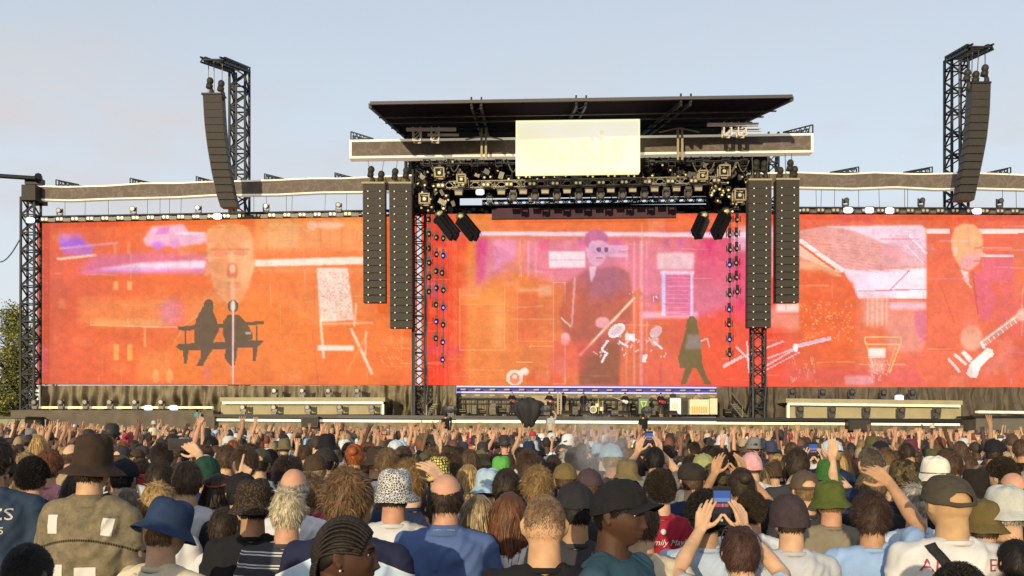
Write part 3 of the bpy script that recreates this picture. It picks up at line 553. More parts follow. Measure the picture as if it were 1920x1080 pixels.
def fascia(label, pts_top, pts_bot, off, th, trimpx, ends=(True, True)):
    px0, px1 = pts_top[0][0], pts_top[-1][0]; root = thing('fascia_banner', label, 'banner', P((px0 + px1) / 2, pts_bot[0][1], off))
    T = lambda x: np.interp(x, [p[0] for p in pts_top], [p[1] for p in pts_top]); B_ = lambda x: np.interp(x, [p[0] for p in pts_bot], [p[1] for p in pts_bot])
    body, tr = MB(), MB(); n = max(2, int((px1 - px0) / 14))
    def seg(mbx, a, c, ta, tc_, ba, bc, o1, th):
        Q = []
        for ya, yc in ((ba, bc), (ta, tc_)):
            f0, f1 = P(a, ya, o1), P(c, yc, o1); Q += [f0, f1, f1 + Vector((0, th, 0)), f0 + Vector((0, th, 0))]
        mbx.hexa(Q)
    wob = lambda x: .25 * math.sin(x * .035) + .15 * math.sin(x * .09)
    for i in range(n):
        a, c = px0 + (px1 - px0) * i / n, px0 + (px1 - px0) * (i + 1) / n
        o = off
        seg(body, a, c, T(a) + trimpx, T(c) + trimpx, B_(a) - trimpx, B_(c) - trimpx, o, th)
        seg(tr, a, c, T(a), T(c), T(a) + trimpx, T(c) + trimpx, o + .06, th + .06); seg(tr, a, c, B_(a) - trimpx, B_(c) - trimpx, B_(a), B_(c), o + .06, th + .06)
    if ends[0]: seg(tr, px0, px0 + trimpx, T(px0) + trimpx, T(px0) + trimpx, B_(px0) - trimpx, B_(px0) - trimpx, off + .06, th + .06)
    if ends[1]: seg(tr, px1 - trimpx, px1, T(px1) + trimpx, T(px1) + trimpx, B_(px1) - trimpx, B_(px1) - trimpx, off + .06, th + .06)
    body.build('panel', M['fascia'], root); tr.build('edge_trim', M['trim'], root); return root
fascia('long wavy brown fascia banner edged in white above the left video wall', [(68, 347), (120, 349), (200, 347), (270, 342), (330, 342), (395, 339), (450, 338), (520, 336), (580, 333), (640, 333), (775, 327)],
       [(68, 375), (130, 377), (200, 374), (330, 371), (400, 367), (520, 366), (600, 362), (690, 361), (775, 358)], 1.0, .5, 2.8, (True, False))
fascia('long wavy brown fascia banner edged in white above the right video wall', [(1402, 324), (1500, 322), (1585, 325), (1640, 322), (1720, 325), (1815, 323), (1860, 324), (1930, 327), (2050, 330)],
       [(1402, 352), (1500, 353), (1600, 355), (1680, 352), (1760, 356), (1815, 354), (1930, 357), (2050, 360)], 1.0, .5, 2.8, (False, True))
fascia('straight brown fascia banner edged in white across the stage roof', [(655, 262), (1525, 249.5)], [(657, 297), (1525, 285.5)], 4.0, .9, 4.2)
# glowing sign
root = thing('lit_sign', 'glowing pale yellow sign board at the centre of the stage roof', 'sign', P(1083, 323, 6))
m, t, b = new_mat('sign_face'); tc = N(t, 'ShaderNodeTexCoord'); nz = N(t, 'ShaderNodeTexNoise'); nz.inputs['Scale'].default_value = .22; nz.inputs['Detail'].default_value = 2
r = N(t, 'ShaderNodeValToRGB'); r.color_ramp.elements[0].position = .35; r.color_ramp.elements[0].color = (1, .94, .66, 1); r.color_ramp.elements[1].position = .6; r.color_ramp.elements[1].color = (1, .975, .86, 1)
t.links.new(tc.outputs['Object'], nz.inputs['Vector']); t.links.new(nz.outputs[0], r.inputs[0]); t.links.new(r.outputs[0], b.inputs['Emission Color']); b.inputs['Emission Strength'].default_value = .88 / EXPO; b.inputs['Base Color'].default_value = (.15, .14, .08, 1); b.inputs['Roughness'].default_value = .8
mb = MB(); slab(mb, 969, 1198, 227, 322, 5.3, 6.0, 1, (1, -2)); mb.build('face', m, root)
M['sign_edge'] = mat('sign_edge', (.5, .5, .2), .6, emis=(1, .97, .55), es=.98)
mb = MB()
for a in ((967, 1200, 225, 227), (967, 1200, 322, 324)): slab(mb, *a, 5.3, 6.12, 1, (1, -2))
slab(mb, 967, 969, 227, 322, 5.3, 6.12, 1, (1, 1)); slab(mb, 1198, 1200, 227, 322, 5.3, 6.12, 1, (-2, -2)); mb.build('edge', M['sign_edge'], root)
def text_mesh(s, size, ext=0.0, shear=0.0, res=3):
    cu = bpy.data.curves.new('lettering', 'FONT'); cu.body = s; cu.size = size; cu.extrude = ext; cu.shear = shear; cu.resolution_u = res; cu.align_x = 'CENTER'; cu.align_y = 'CENTER'
    o = bpy.data.objects.new('tmp', cu); COL.objects.link(o); dg = bpy.context.evaluated_depsgraph_get(); me = bpy.data.meshes.new_from_object(o.evaluated_get(dg)); bpy.data.objects.remove(o); bpy.data.curves.remove(cu); me.name = 'lettering'; return me
M['sign_text'] = mat('sign_letters', (.3, .3, .2), .6, emis=(.99, .91, .50), es=.86)
me = text_mesh('oasis', 3.7, .01); me.materials.append(M['sign_text']); o = bpy.data.objects.new('lettering', me); COL.objects.link(o); o.parent = root
c = P(1083, 275, 6.08) - ORG[root]; dv = P(1198, 275, 6.0) - P(969, 275, 6.0); o.location = c + Vector((0, -.05, 0)); o.rotation_euler = (math.radians(90), 0, math.atan2(dv.y, dv.x))

# roof canopy: rises toward the audience, dark cloth bays between truss ribs
root = thing('stage_roof', 'dark fabric canopy roof over the central stage', 'roof', P(1083, 300, 4))
Df, Db = 67.0, 92.0
FL, FR = P(697, 198, D=Df), P(1482, 185, D=Df); 
BL, BR = Vector((FL.x, P(0, 0, D=Db).y, FL.z + 5.0)), Vector((FR.x, P(0, 0, D=Db).y, FR.z + 5.0))
mb = MB(); nb, nd = 64, 10; V = []
for j in range(nd + 1):
    for i in range(nb + 1):
        p = FL.lerp(FR, i / nb).lerp(BL.lerp(BR, i / nb), j / nd); bay = (i / nb * 4) % 1
        V.append(p - Vector((0, 0, .30 * math.sin(math.pi * bay) * (1 - .6 * abs(math.sin(math.pi * j / nd * 3))) * min(1, j / 3))))
w = nb + 1; Q = [(j * w + i, j * w + i + 1, (j + 1) * w + i + 1, (j + 1) * w + i) for j in range(nd) for i in range(nb)]
mb.add(V, Q); mb.add([v + Vector((0, 0, .12)) for v in V], [q[::-1] for q in Q]); mb.build('canopy', M['canopy'], root, True)
mb = MB(); mb.bar(FL + Vector((-.1, -.1, .12)), FR + Vector((.1, -.1, .12)), .2, .22); mb.bar(FL + Vector((-.12, 0, 0)), BL + Vector((-.12, 0, 0)), .22, .3); mb.bar(FR + Vector((.12, 0, 0)), BR + Vector((.12, 0, 0)), .22, .3); mb.build('edge_beam', mat('grey_edge', (.05, .05, .058), .6), root)
for k in (1, 2, 3):
    a = FL.lerp(FR, k / 4); c = BL.lerp(BR, k / 4); mb = MB()
    for dx in (-.32, .32): mb.bar(a + Vector((dx, 0, -.2)), c + Vector((dx, 0, -.3)), .16, .3)
    for i in range(12): p = a.lerp(c, i / 12); q = a.lerp(c, (i + 1) / 12); s = 1 if i % 2 else -1; mb.bar(p + Vector((-.32 * s, 0, -.25)), q + Vector((.32 * s, 0, -.25)), .07)
    for dx in (-.35, .35): mb.bar(a + Vector((dx, -.05, -.2)), a + Vector((dx, -.05, .45)), .12)
    mb.build('rib', M['truss'], root)
for k in range(1, 5):
    mb = MB(); a, c = FL.lerp(BL, k / 7), FR.lerp(BR, k / 7)
    mb.bar(a - Vector((0, 0, .42)), c - Vector((0, 0, .42)), .09); mb.build('purlin', M['truss_lit'] if k in (1, 2) else M['truss'], root)  # front purlins take the lit-coloured metal, rear ones the dark copy
mb = MB()
for px in (903, 911, 1271, 1279): mb.bar(P(px, 240, 5.2), P(px, 300, 5.2), .16)
for px0, px1, y in ((885, 930, 256), (1248, 1300, 242)):
    mb.bar(P(px0 - 12, y + 6, 5.2), P((px0 + px1) / 2, y - 2, 5.2), .08); mb.bar(P(px1 + 12, y + 6, 5.2), P((px0 + px1) / 2, y - 2, 5.2), .08)
mb.build('strut', M['fix_pale'], root)
for (xs, bar_, y0, yb) in (((782, 816), (762, 855), 240, 262), ((1363, 1390), (1326, 1422), 231, 252)):
    mb = MB()
    for x in xs: mb.truss(P(x, yb + 4, 6.5), P(x, y0, 6.5), PX(13), .05, .45)
    mb.bar(P(bar_[0], y0 + 3, 6.9), P(bar_[1], y0 + 2.5, 6.9), .22)
    mb.bar(P(bar_[0] + 40, y0 + 13, 6.2), P(bar_[1] + 5, y0 + 13, 6.2), .16); tag(mb.build('roof_bracket', M['white_steel']), 'pale truss bracket on the %s part of the roof fascia' % ('left' if xs[0] < 1000 else 'right'), 'truss')
# roof towers holding everything up
for nm, px, y0 in (('left', 786, 300), ('right', 1421, 295)):
    r_ = thing('truss_column', 'tall truss column at the %s edge of the band stage' % nm, 'truss', P(px, 868, 0)); q = MB(); q.truss(P(px, 868, 1.3), P(px, y0, 1.3), PX(22), .07, PX(17)); q.build('truss', M['truss'], r_)
    q = MB(); q.tube(P(px - 9, 868, 2.2), P(px - 9, 440, 2.2), .07); q.path([P(px + 14 + 2 * math.sin(i), 430 + i * 20, 2.4) for i in range(20)], .05); q.build('cable', M['cable'], r_)
for px in (770, 1448):
    q = MB(); q.truss(P(px, 868, -7), P(px, 250, -7), PX(20), .08, PX(20)); tag(q.build('truss_column', M['truss']), 'rear truss column behind the %s speaker hangs' % ('left' if px < 1000 else 'right'), 'truss')
# access stairs
for lab, px, sgn in (('left', 800, 1), ('right', 1392, -1)):
    q = MB()
    for i in range(7):
        p = P(px + sgn * i * 3, 780 - i * 3.6, 3.2 - i * .1); q.box(p, (.5, 1.1, .06))
    for dy in (0, 1.0): q.bar(P(px, 783, 3.8 - dy), P(px + sgn * 22, 756, 3.2 - dy), .08); q.bar(P(px, 760, 3.8 - dy), P(px + sgn * 22, 734, 3.2 - dy), .06); q.bar(P(px, 783, 3.8 - dy), P(px, 760, 3.8 - dy), .06)
    tag(q.build('access_stairs', M['truss_lit']), 'short metal stairs beside the %s truss column' % lab, 'stairs')

# ================================================================= side towers, booms, line arrays
def side_tower(label, px, ybase, ytop, tip, group=None):
    root = thing('truss_tower', label, 'tower', P(px, 868, -3)); q = MB(); q.truss(P(px, 868, -3), P(px, ytop, -3), PX(31), .09, PX(21)); q.build('mast', M['truss'], root)
    q = MB(); q.tube(P(px - (6 if px < 900 else -6), 868, -2.2), P(px - (6 if px < 900 else -6), ytop + 8, -2.2), .09)
    q.build('power_cable', M['cable'], root)
    q = MB(); a = P(px, ytop + 3, -3.8); c = P(tip[0], tip[1], 7.5)
    for dx in (-.75, .75): q.truss(a + Vector((dx, 0, 0)), c + Vector((dx, 0, 0)), .35, .06, .8)
    for i in range(9): p = a.lerp(c, i / 8); q.bar(p + Vector((-.8, 0, 0)), p + Vector((.8, 0, 0)), .12)
    q.build('boom', M['truss'], root); return root
side_tower('tall dark truss tower rising behind the left fascia with a forward boom', 449, 400, 128, (399, 112))
side_tower('tall dark truss tower rising behind the right fascia with a forward boom', 1793, 385, 108, (1838, 88))
def hoist(px, py, off, s=1.0):
    q = MB(); p = P(px, py, off); q.ell(p, (.27 * s, .25 * s, .30 * s), 10, 7); q.box(p - Vector((.05, 0, .42 * s)), (.42 * s, .36 * s, .36 * s), Matrix.Rotation(.2, 3, 'Y')); q.ell(p - Vector((-.12, 0, .95 * s)), (.20 * s, .2 * s, .42 * s), 8, 6); q.bar(p + Vector((.1, 0, -1.3 * s)), p + Vector((-.15, 0, .2)), .10); return q
def line_array(label, axis, wpx, off, ncab, topwire, group, hoists):
    # axis: centre line from top to bottom in sight-line terms; every cabinet is a box turned to follow it
    root = thing('line_array', label, 'speaker', P(axis[-1][0], axis[-1][1], off), group)
    ys = [a[1] for a in axis]; xs = [a[0] for a in axis]; ws = [a[2] for a in axis] if len(axis[0]) > 2 else [wpx] * len(axis)
    y0, y1 = ys[0], ys[-1]; hh = (y1 - y0) / ncab
    for k in range(ncab):
        ya, yb = y0 + hh * k, y0 + hh * (k + 1); f = k / ncab; og = off - 1.4 * f * f
        xa, xb = np.interp(ya, ys, xs), np.interp(yb, ys, xs); wa, wb = np.interp(ya, ys, ws), np.interp(yb, ys, ws)
        def hx(mbx, xl, xr, xl2, xr2, y0_, y1_, o, th):
            a, b_, c_, d_ = P(xl2, y1_, o), P(xr2, y1_, o), P(xr, y0_, o), P(xl, y0_, o); z = Vector((0, th, 0)); mbx.hexa([a, b_, b_ + z, a + z, d_, c_, c_ + z, d_ + z])
        q = MB(); hx(q, xa - wa / 2, xa + wa / 2, xb - wb / 2, xb + wb / 2, ya + .25, yb - .25, og, .9); c_ = q.build('cabinet', M['cabinet_edge'], root)
        g = MB(); hx(g, xa - wa / 2 + .9, xa + wa / 2 - .9, xb - wb / 2 + .9, xb + wb / 2 - .9, ya + .9, yb - .5, og + .05, .05); g.build('grille', M['grille'], c_)
        if wpx > 38:
            g = MB()
            for s_ in (-.27, .27): g.box(P(xb + wb * s_, yb - .4, og + .08), (.09, .05, .09))
            g.build('rigging_pin', M['white_steel'], c_)
    q = MB(); p0 = P(xs[0] - ws[0] / 2 - .5, y0 - 2, off); p1 = P(xs[0] + ws[0] / 2 + .5, y0 - 2, off); q.bar(p0 + Vector((0, .4, 0)), p1 + Vector((0, .4, 0)), 1.0, .14); q.build('bumper_frame', M['panel_olive'] if wpx > 38 else M['black_metal'], root)
    for hx_, hy_ in hoists: hoist(hx_, hy_, off - .3).build('hoist', M['grille'], root, True)
    if topwire:
        q = MB()
        for xa, ya, xb, yb in topwire: q.bar(P(xa, ya, off - .3), P(xb, yb, off - .3), .05)
        q.build('chain', M['wire'], root)
    return root
g = 'main speaker hangs beside the stage opening'
line_array('outer speaker column of the left pair, its lower end higher than its neighbour', [(701, 345), (702, 567)], 42, 4.6, 16, [(696, 345, 690, 300), (712, 345, 720, 300)], g, [(696, 318), (715, 327)])
line_array('inner longer speaker column of the left pair beside the band stage', [(750.5, 345), (752, 615)], 42, 4.6, 19, [(740, 345, 745, 300), (762, 345, 765, 300)], g, [(741, 322), (762, 320)])
line_array('inner longer speaker column of the right pair beside the band stage', [(1425.5, 339), (1424, 614)], 43, 4.6, 19, [(1412, 340, 1410, 292), (1437, 340, 1440, 292)], g, [(1418, 306), (1433, 308)])
line_array('outer speaker column of the right pair, its lower end higher than its neighbour', [(1477.5, 338), (1477, 567)], 43, 4.6, 16, [(1474, 338, 1472, 288), (1486, 338, 1484, 288)], g, [(1463, 320), (1482, 306), (1490, 318)])
g = 'curved speaker arrays hung from the truss towers'
line_array('curved brown speaker array hanging from the left truss tower', [(398, 178, 36), (401, 230, 36), (406, 275, 35), (413, 320, 34), (421, 360, 33), (429, 388, 32)], 34, 6.5, 15, [(391, 112, 391, 150), (401, 116, 402, 178), (417, 118, 416, 158), (390, 150, 390, 178)], g, [(394, 152), (415, 157)])
line_array('curved brown speaker array hanging from the right truss tower', [(1840, 157, 36), (1838, 210, 36), (1833, 260, 35), (1826, 300, 34), (1818, 340, 33), (1811, 375, 32)], 34, 6.5, 15, [(1847, 92, 1847, 125), (1835, 95, 1832, 150), (1823, 98, 1822, 150), (1814, 100, 1816, 130)], g, [(1847, 128), (1830, 140), (1814, 137)])

# left corner mast
root = thing('corner_mast', 'dark truss mast topped by a black box at the left end of the screens', 'tower', P(56, 868, 1)); q = MB()
q.truss(P(57, 868, 1.2), P(58, 372, 1.2), PX(26), .08, PX(17)); q.build('truss', M['truss'], root)
q = MB(); slab(q, 40, 66, 346, 375, 0, 2.2); q.build('motor_box', M['grille'], root); q = MB(); slab(q, 46, 74, 333, 345, .5, 1.5); q.build('saddle', M['black_metal'], root)
mb = MB(); mb.tube(P(-120, 322, 1.8), P(78, 335, 1.8), .19, 12); mb.tube(P(72, 330, 2.1), P(72, 338, 1.5), .3, 8); tag(mb.build('boom_arm', M['black_metal']), 'long black horizontal arm entering at the left over the corner mast', 'boom')
mb = MB(); mb.path([P(42 - 48 * t, 440 + 55 * math.sin(t * 1.7) - 4 * t, 1.5) for t in [i / 14 for i in range(20)]], .05); tag(mb.build('hanging_cable', M['cable']), 'slack cable hanging from the corner mast at the left edge', 'cable')

# outriggers on top of the fascias
for lab, lst in (('left', [(105, 345, 148, 334), (244, 342, 285, 333), (368, 339, 402, 329), (496, 334, 532, 325), (628, 332, 662, 322)]), ('right', [(1610, 322, 1556, 313), (1748, 322, 1694, 314), (1895, 323, 1850, 316)])):
    for i, (a, y0, c_, y1) in enumerate(lst):
        q = MB(); n = 5; lo, hi = P(a if lab == 'left' else a, y0 - (8 if lab == 'left' else 9), .8), P(c_, y0 + 1, 1.0)
        b0 = P(a, y0 + 2, .8)
        for dy in (0, .5):
            v = Vector((0, dy, 0)); q.bar(b0 + v, hi + v, .08); q.bar(lo + v, hi + v, .08); q.bar(b0 + v, lo + v, .08)
            for k in range(1, n): q.bar(b0.lerp(hi, k / n) + v, lo.lerp(hi, (k - .5) / n) + v, .05); q.bar(b0.lerp(hi, k / n) + v, lo.lerp(hi, (k + .5) / n) + v, .05)
        ords = ('far left', 'second', 'third', 'fourth', 'fifth')
        tag(q.build('outrigger_truss', M['truss']), 'small black wedge truss standing on the %s fascia banner, %s counted from the left' % (lab, ords[i] if i else 'first'), 'truss', 'small outrigger trusses on the fascias')
for a, c_, y, y1, lab in ((700, 658, 262, 247, 'left'), (1468, 1524, 250, 234, 'right')):
    q = MB(); 
    for dy in (0, 1.0):
        v = Vector((0, dy, 0)); lo, hi = P(c_, y, 4) + v, P(c_, y1, 4) + v; t_ = P(a, y - 2, 4) + v
        q.bar(lo, hi, .09); q.bar(hi, t_, .09); q.bar(lo, t_, .09)
        for k in range(1, 6): q.bar(lo.lerp(t_, k / 6), hi.lerp(t_, (k - .5) / 6), .06); q.bar(lo.lerp(t_, k / 6), hi.lerp(t_, (k + .5) / 6), .06)
    tag(q.build('outrigger_truss', M['truss']), 'black wedge truss on the %s end of the roof fascia' % lab, 'truss')

# ================================================================= lights
def fixture_proto(kind):
    """mesh list of one lamp, origin at its clamp (hangs below 0)"""
    root = bpy.data.objects.new('x', None)
    return root
def lamp(name, label, cat, loc, parts, group, s=1.0, rz=0):
    r_ = thing(name, label, cat, loc, group); r_.scale = (s, s, s); r_.rotation_euler = (0, 0, rz)
    ORG[r_] = Vector((0, 0, 0))
    for nm, q, m in parts: q.build(nm, m, r_)
    return r_
def q_head():      # moving head facing the audience (-Y), standing
    a = MB(); a.box((0, 0, .12), (.42, .4, .22)); y = MB(); y.box((-.24, 0, .5), (.07, .2, .6)); y.box((.24, 0, .5), (.07, .2, .6)); y.box((0, 0, .24), (.5, .2, .06))
    h = MB(); h.tube((0, .28, .62), (0, -.12, .60), .17, 12, .21); h.tube((0, -.12, .60), (0, -.30, .595), .21, 12, .23)
    l = MB(); l.tube((0, -.30, .595), (0, -.315, .595), .17, 12)
    return [('base', a, M['fixture']), ('yoke', y, M['fixture']), ('head', h, M['black_metal']), ('lens', l, M['lens_dark'])]
def q_wash():      # square wash light hung from a truss
    a = MB(); a.box((0, 0, -.38), (.72, .35, .5)); y = MB(); y.bar((-.4, 0, -.35), (-.4, 0, -.02), .07); y.bar((.4, 0, -.35), (.4, 0, -.02), .07); y.bar((-.43, 0, 0), (.43, 0, 0), .08)
    l = MB(); l.box((0, -.185, -.47), (.66, .02, .30)); return [('body', a, M['fixture']), ('yoke', y, M['black_metal']), ('face', l, M['fix_pale'])]
def q_pair():      # twin blinder: two round lamps
    a = MB(); a.box((0, 0, 0), (1.0, .3, .52)); l = MB(); l.tube((-.26, -.15, 0), (-.26, -.18, 0), .17, 12); k = MB(); k.tube((.26, -.15, 0), (.26, -.18, 0), .17, 12)
    return [('housing', a, M['fixture']), ('lens', l, M['lamp_dot']), ('lens', k, M['lamp_dot'])]
def q_box():       # box light on the wing truss
    a = MB(); a.box((0, 0, -.1), (.7, .35, .34)); l = MB(); l.box((0, -.18, -.14), (.5, .02, .16)); return [('housing', a, M['fixture']), ('face', l, M['fix_dim'])]
_o = 'first second third fourth fifth sixth seventh eighth ninth tenth eleventh twelfth thirteenth fourteenth fifteenth sixteenth seventeenth eighteenth nineteenth twentieth twenty-first twenty-second'.split(); ORD = _o
def row(kind, name, lab, cat, grp, pts, off, s=1.0, on=()):
    p0 = None
    for i, (px, py) in enumerate(pts):
        loc = P(px, py, off)
        if p0 is None: o = p0 = lamp(name, lab, cat, loc, kind(), grp, s)
        else: o = copy_tree(p0); o.location = loc
        if len(pts) <= 42: o['label'] = lab + ', ' + ORD[i] + ' from the left'
        if i in on:
            for k in o.children:
                if k.name.startswith(('lens', 'face')):
                    k.data = k.data.copy(); k.data.materials[0] = M['lamp_blue']
            o['label'] = 'glowing blue white lamp, ' + lab.replace('small ', '')
            o['label'] = ' '.join(o['label'].split()[:16])
    bpy.context.view_layer.update()
r_ = thing('lighting_truss', 'black truss carrying small lights along the top of the left video wall', 'truss', P(370, 405, .8)); q = MB(); q.truss(P(60, 411.5, .7), P(775, 398.5, .7), PX(9), .05, .8); q.build('truss', M['truss'], r_)
r_ = thing('lighting_truss', 'black truss carrying small lights along the top of the right video wall', 'truss', P(1700, 395, .8)); q = MB(); q.truss(P(1402, 394, .7), P(2050, 397, .7), PX(9), .05, .8); q.build('truss', M['truss'], r_)
wl = [(84 + i * 14.2, 411.5 - i * 14.2 * .0182) for i in range(42)]; wr = [(1510 + i * 14.0, 394.2 + i * .06) for i in range(38)]
g = 'small lights on the wing trusses'
row(q_pair, 'twin_lamp', 'small twin lamp on the truss over the left video wall', 'lamp', g, wl[::2], 1.5, .6)
row(q_box, 'box_light', 'small pale box light on the truss over the left video wall', 'lamp', g, wl[1::2], 1.4, .85)
row(q_pair, 'twin_lamp', 'small twin lamp on the truss over the right video wall', 'lamp', g, wr[::2], 1.5, .6)
row(q_box, 'box_light', 'small pale box light on the truss over the right video wall', 'lamp', g, wr[1::2], 1.4, .85)
row(q_head, 'moving_head_light', 'black moving head light standing up from the left wing truss', 'lamp', 'lights standing on the wing trusses', [(112, 408), (250, 405), (372, 403), (499, 400), (635, 398)], .6, .95)
row(q_head, 'moving_head_light', 'black moving head light standing up from the right wing truss', 'lamp', 'lights standing on the wing trusses', [(1585, 390), (1727, 390), (1874, 391)], .6, .95)
def glow(pts, off, lab, r=.34):
    for i, (px, py) in enumerate(pts):
        q = MB(); q.box(P(px, py, off), (r * 1.9, .1, r * .95)); q.box(P(px, py, off - .02), (r * 1.3, .1, r * 1.3)); h = thing('spot_lamp', lab[i], 'lamp', P(px, py, off)); ORG[h] = ORG[h]; q.build('lens', M['lamp_blue'], h)
        q = MB(); p = P(px, py, off - .35); q.box(p, (r * 1.8, .4, r * 1.5)); q.build('housing', M['fixture'], h)
glow([(57, 413), (408, 406), (1590, 394), (1630, 394), (1668, 395), (1832, 396), (278, 765), (326, 765), (1686, 746), (900, 360)], 2.0,
     ['glowing blue lamp on the corner mast left of the wall', 'glowing blue white lamp on the truss beside the curved left array', 'first of three glowing blue lamps over the right video wall', 'middle of three glowing blue lamps over the right video wall',
      'last of three glowing blue lamps over the right video wall', 'glowing blue lamp under the curved right array', 'glowing blue floor lamp below the left video wall, first of two', 'glowing blue floor lamp below the left video wall, second of two', 'glowing blue lamp on top of the right side platform', 'bright bluish white spotlight up in the stage rigging'])
ORD2 = 'first second third fourth fifth sixth seventh eighth ninth tenth eleventh twelfth thirteenth'.split()
# thin cables from the fascia to the wing truss
for lab, xs, ya, yb in (('left', (122, 160, 203, 277, 300, 318, 340, 476, 500, 537, 548, 610, 650), lambda x: 372 - (x - 100) * .018, lambda x: 408 - (x - 100) * .018), ('right', (1530, 1540, 1565, 1610, 1648, 1696, 1702, 1768, 1880, 1905), lambda x: 355, lambda x: 391)):
    q = MB()
    p0 = None
    for n_x, x in enumerate(xs):
        q = MB(); q.bar(P(x, ya(x), .9), P(x + random.uniform(-1, 1), yb(x), .8), .032); tag(q.build('hanging_wire', M['cable']), 'thin suspension wire between the %s fascia and the light truss, %s from the left' % (lab, ORD2[n_x]), 'wire', 'suspension wires under the %s fascia' % lab)
# --- central rig
r_ = thing('rigging_ceiling', 'dark rig of steel and added black backing filling the space under the stage roof', 'rigging', P(1090, 370, -4))
mb = MB(); slab(mb, 766, 1440, 285, 368, -6.4, -6, 4, (3, -3)); slab(mb, 785, 1420, 384, 404, -6.0, -5.7, 4, (1, -1)); slab(mb, 766, 862, 366, 402, -6.2, -5.9, 1, (2, 2)); slab(mb, 1325, 1440, 366, 402, -6.2, -5.9, 1, (-1, -1)); mb.build('dark_backing', M['dark'], r_)  # flat black panels added to stand in for the deep shade behind the rig
q = MB()
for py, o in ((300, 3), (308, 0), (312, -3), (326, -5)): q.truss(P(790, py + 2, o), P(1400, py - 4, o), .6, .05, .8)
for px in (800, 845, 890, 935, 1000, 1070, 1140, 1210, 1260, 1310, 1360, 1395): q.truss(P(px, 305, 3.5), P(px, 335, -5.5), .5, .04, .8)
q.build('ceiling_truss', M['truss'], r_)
rr = random.Random(5)
q = MB(); q2 = MB()
for i in range(420):
    px, py, o = rr.uniform(785, 1400), rr.uniform(300, 338) if rr.random() < .6 else rr.uniform(338, 400), rr.uniform(-5, 3)
    if 338 < py and 850 < px < 1335: py = rr.uniform(300, 338)
    p = P(px, py, o); s = rr.uniform(.12, .42); Mx = Matrix.Rotation(rr.uniform(0, 3), 3, 'Y')
    (q if rr.random() < .82 else q2).box(p, (s, s * .8, s * rr.uniform(.5, 2)), Mx)
q.build('hoists_and_cases', M['fixture'], r_)
q = MB()
for i in range(90):
    px, py, o = rr.uniform(788, 1400), rr.uniform(300, 336), rr.uniform(-3, 3.4); q.bar(P(px, py, o), P(px + rr.uniform(-12, 12), py + rr.uniform(-14, 14), o + rr.uniform(-1, .4)), rr.uniform(.04, .10))
for i in range(14):
    px = rr.uniform(790, 1400); q.path([P(px + 22 * t_, 300 + 22 * math.sin(t_ * 3.1), 3.2) for t_ in [k_ / 10 for k_ in range(11)]], .05)
q.build('cable_loom', M['truss_lit'], r_); q2.build('brackets', M['truss_lit'], r_)
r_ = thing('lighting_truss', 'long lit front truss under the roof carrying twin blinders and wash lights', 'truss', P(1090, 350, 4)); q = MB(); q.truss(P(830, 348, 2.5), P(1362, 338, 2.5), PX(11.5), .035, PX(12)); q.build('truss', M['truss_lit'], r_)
q = MB()
for px in (860, 960, 1060, 1160, 1260, 1340): q.bar(P(px, 342, 2.5), P(px, 296, 2.5), .06)
q.build('drop_chain', M['truss'], r_)
row(q_pair, 'blinder_lamp', 'twin round blinder lamp on the front truss under the roof', 'lamp', 'twin blinders on the front truss', [(826, 348), (864, 347.5)] + [(911 + i * 43.2, 346.6 - i * .82) for i in range(11)] , 3.1, .62)
row(q_wash, 'wash_light', 'pale square wash light hanging below the front truss', 'lamp', 'wash lights under the front truss', [(860, 354)] + [(940 + i * 41, 352.8 - i * .75) for i in range(10)] , 2.9, .82)
r_ = thing('lighting_truss', 'dark rear truss with hanging lamps just above the centre video wall', 'truss', P(1090, 383, -3)); q = MB(); q.truss(P(905, 381, -4), P(1330, 375, -4), PX(9), .05, PX(9)); q.build('truss', M['truss'], r_)
row(q_head, 'moving_head_light', 'dark lamp standing on the rear truss above the centre wall', 'lamp', 'lamps on the rear truss', [(918 + i * 39, 381 - i * .5) for i in range(10)], -3.4, 1.05)
row(q_head, 'hanging_head_light', 'dark moving head hanging under the front truss', 'lamp', 'moving heads hanging under the front truss', [(962 + i * 41, 356 - i * .7) for i in range(9)], 2.2, 1.1)
for o_ in [o_ for o_ in COL.objects if o_.name.startswith('hanging_head_light')]: o_.rotation_euler = (0, math.pi, 0)
r_ = thing('header_drape', 'dark purple cloth header covering the top of the centre video wall', 'drape', P(1095, 410, -1)); mb = MB(); slab(mb, 922, 1268, 389, 409, -1.6, -1.2, 8, (1.5, -1.5)); mb.build('cloth', M['purpleblack'], r_)
g = 'small warm lamps in the ceiling rig'; p0 = None
for i in range(86):
    px = 800 + i * 13.1 + rr.uniform(-4, 4); py = rr.choice([304, 312, 322, 331, 336]) + rr.uniform(-3, 3)
    if 960 < px < 1206 and py < 328: py = 330 + rr.uniform(0, 4)
    if i >= 46: px = rr.choice([rr.uniform(782, 860), rr.uniform(1332, 1402)]); py = rr.uniform(340, 398)
    loc = P(px, py, 2.0 + rr.uniform(-1, .8))
    if p0 is None:
        a_ = MB(); a_.tube((0, .2, 0), (0, -.1, 0), .13, 10, .16); a_.bar((-.2, 0, 0), (-.2, 0, .34), .05); a_.bar((.2, 0, 0), (.2, 0, .34), .05); a_.bar((-.22, 0, .34), (.22, 0, .34), .05); l_ = MB(); l_.tube((0, -.1, 0), (0, -.12, 0), .10, 10); o = p0 = lamp('spot_lamp', 'small warm round lamp hanging in the dark ceiling rig', 'lamp', loc, [('housing', a_, M['fixture']), ('lens', l_, M['lamp_on'])], g, .8)
    else: o = copy_tree(p0); o.location = loc
    o.rotation_euler = (rr.uniform(-.5, .3), 0, rr.uniform(-.6, .6))
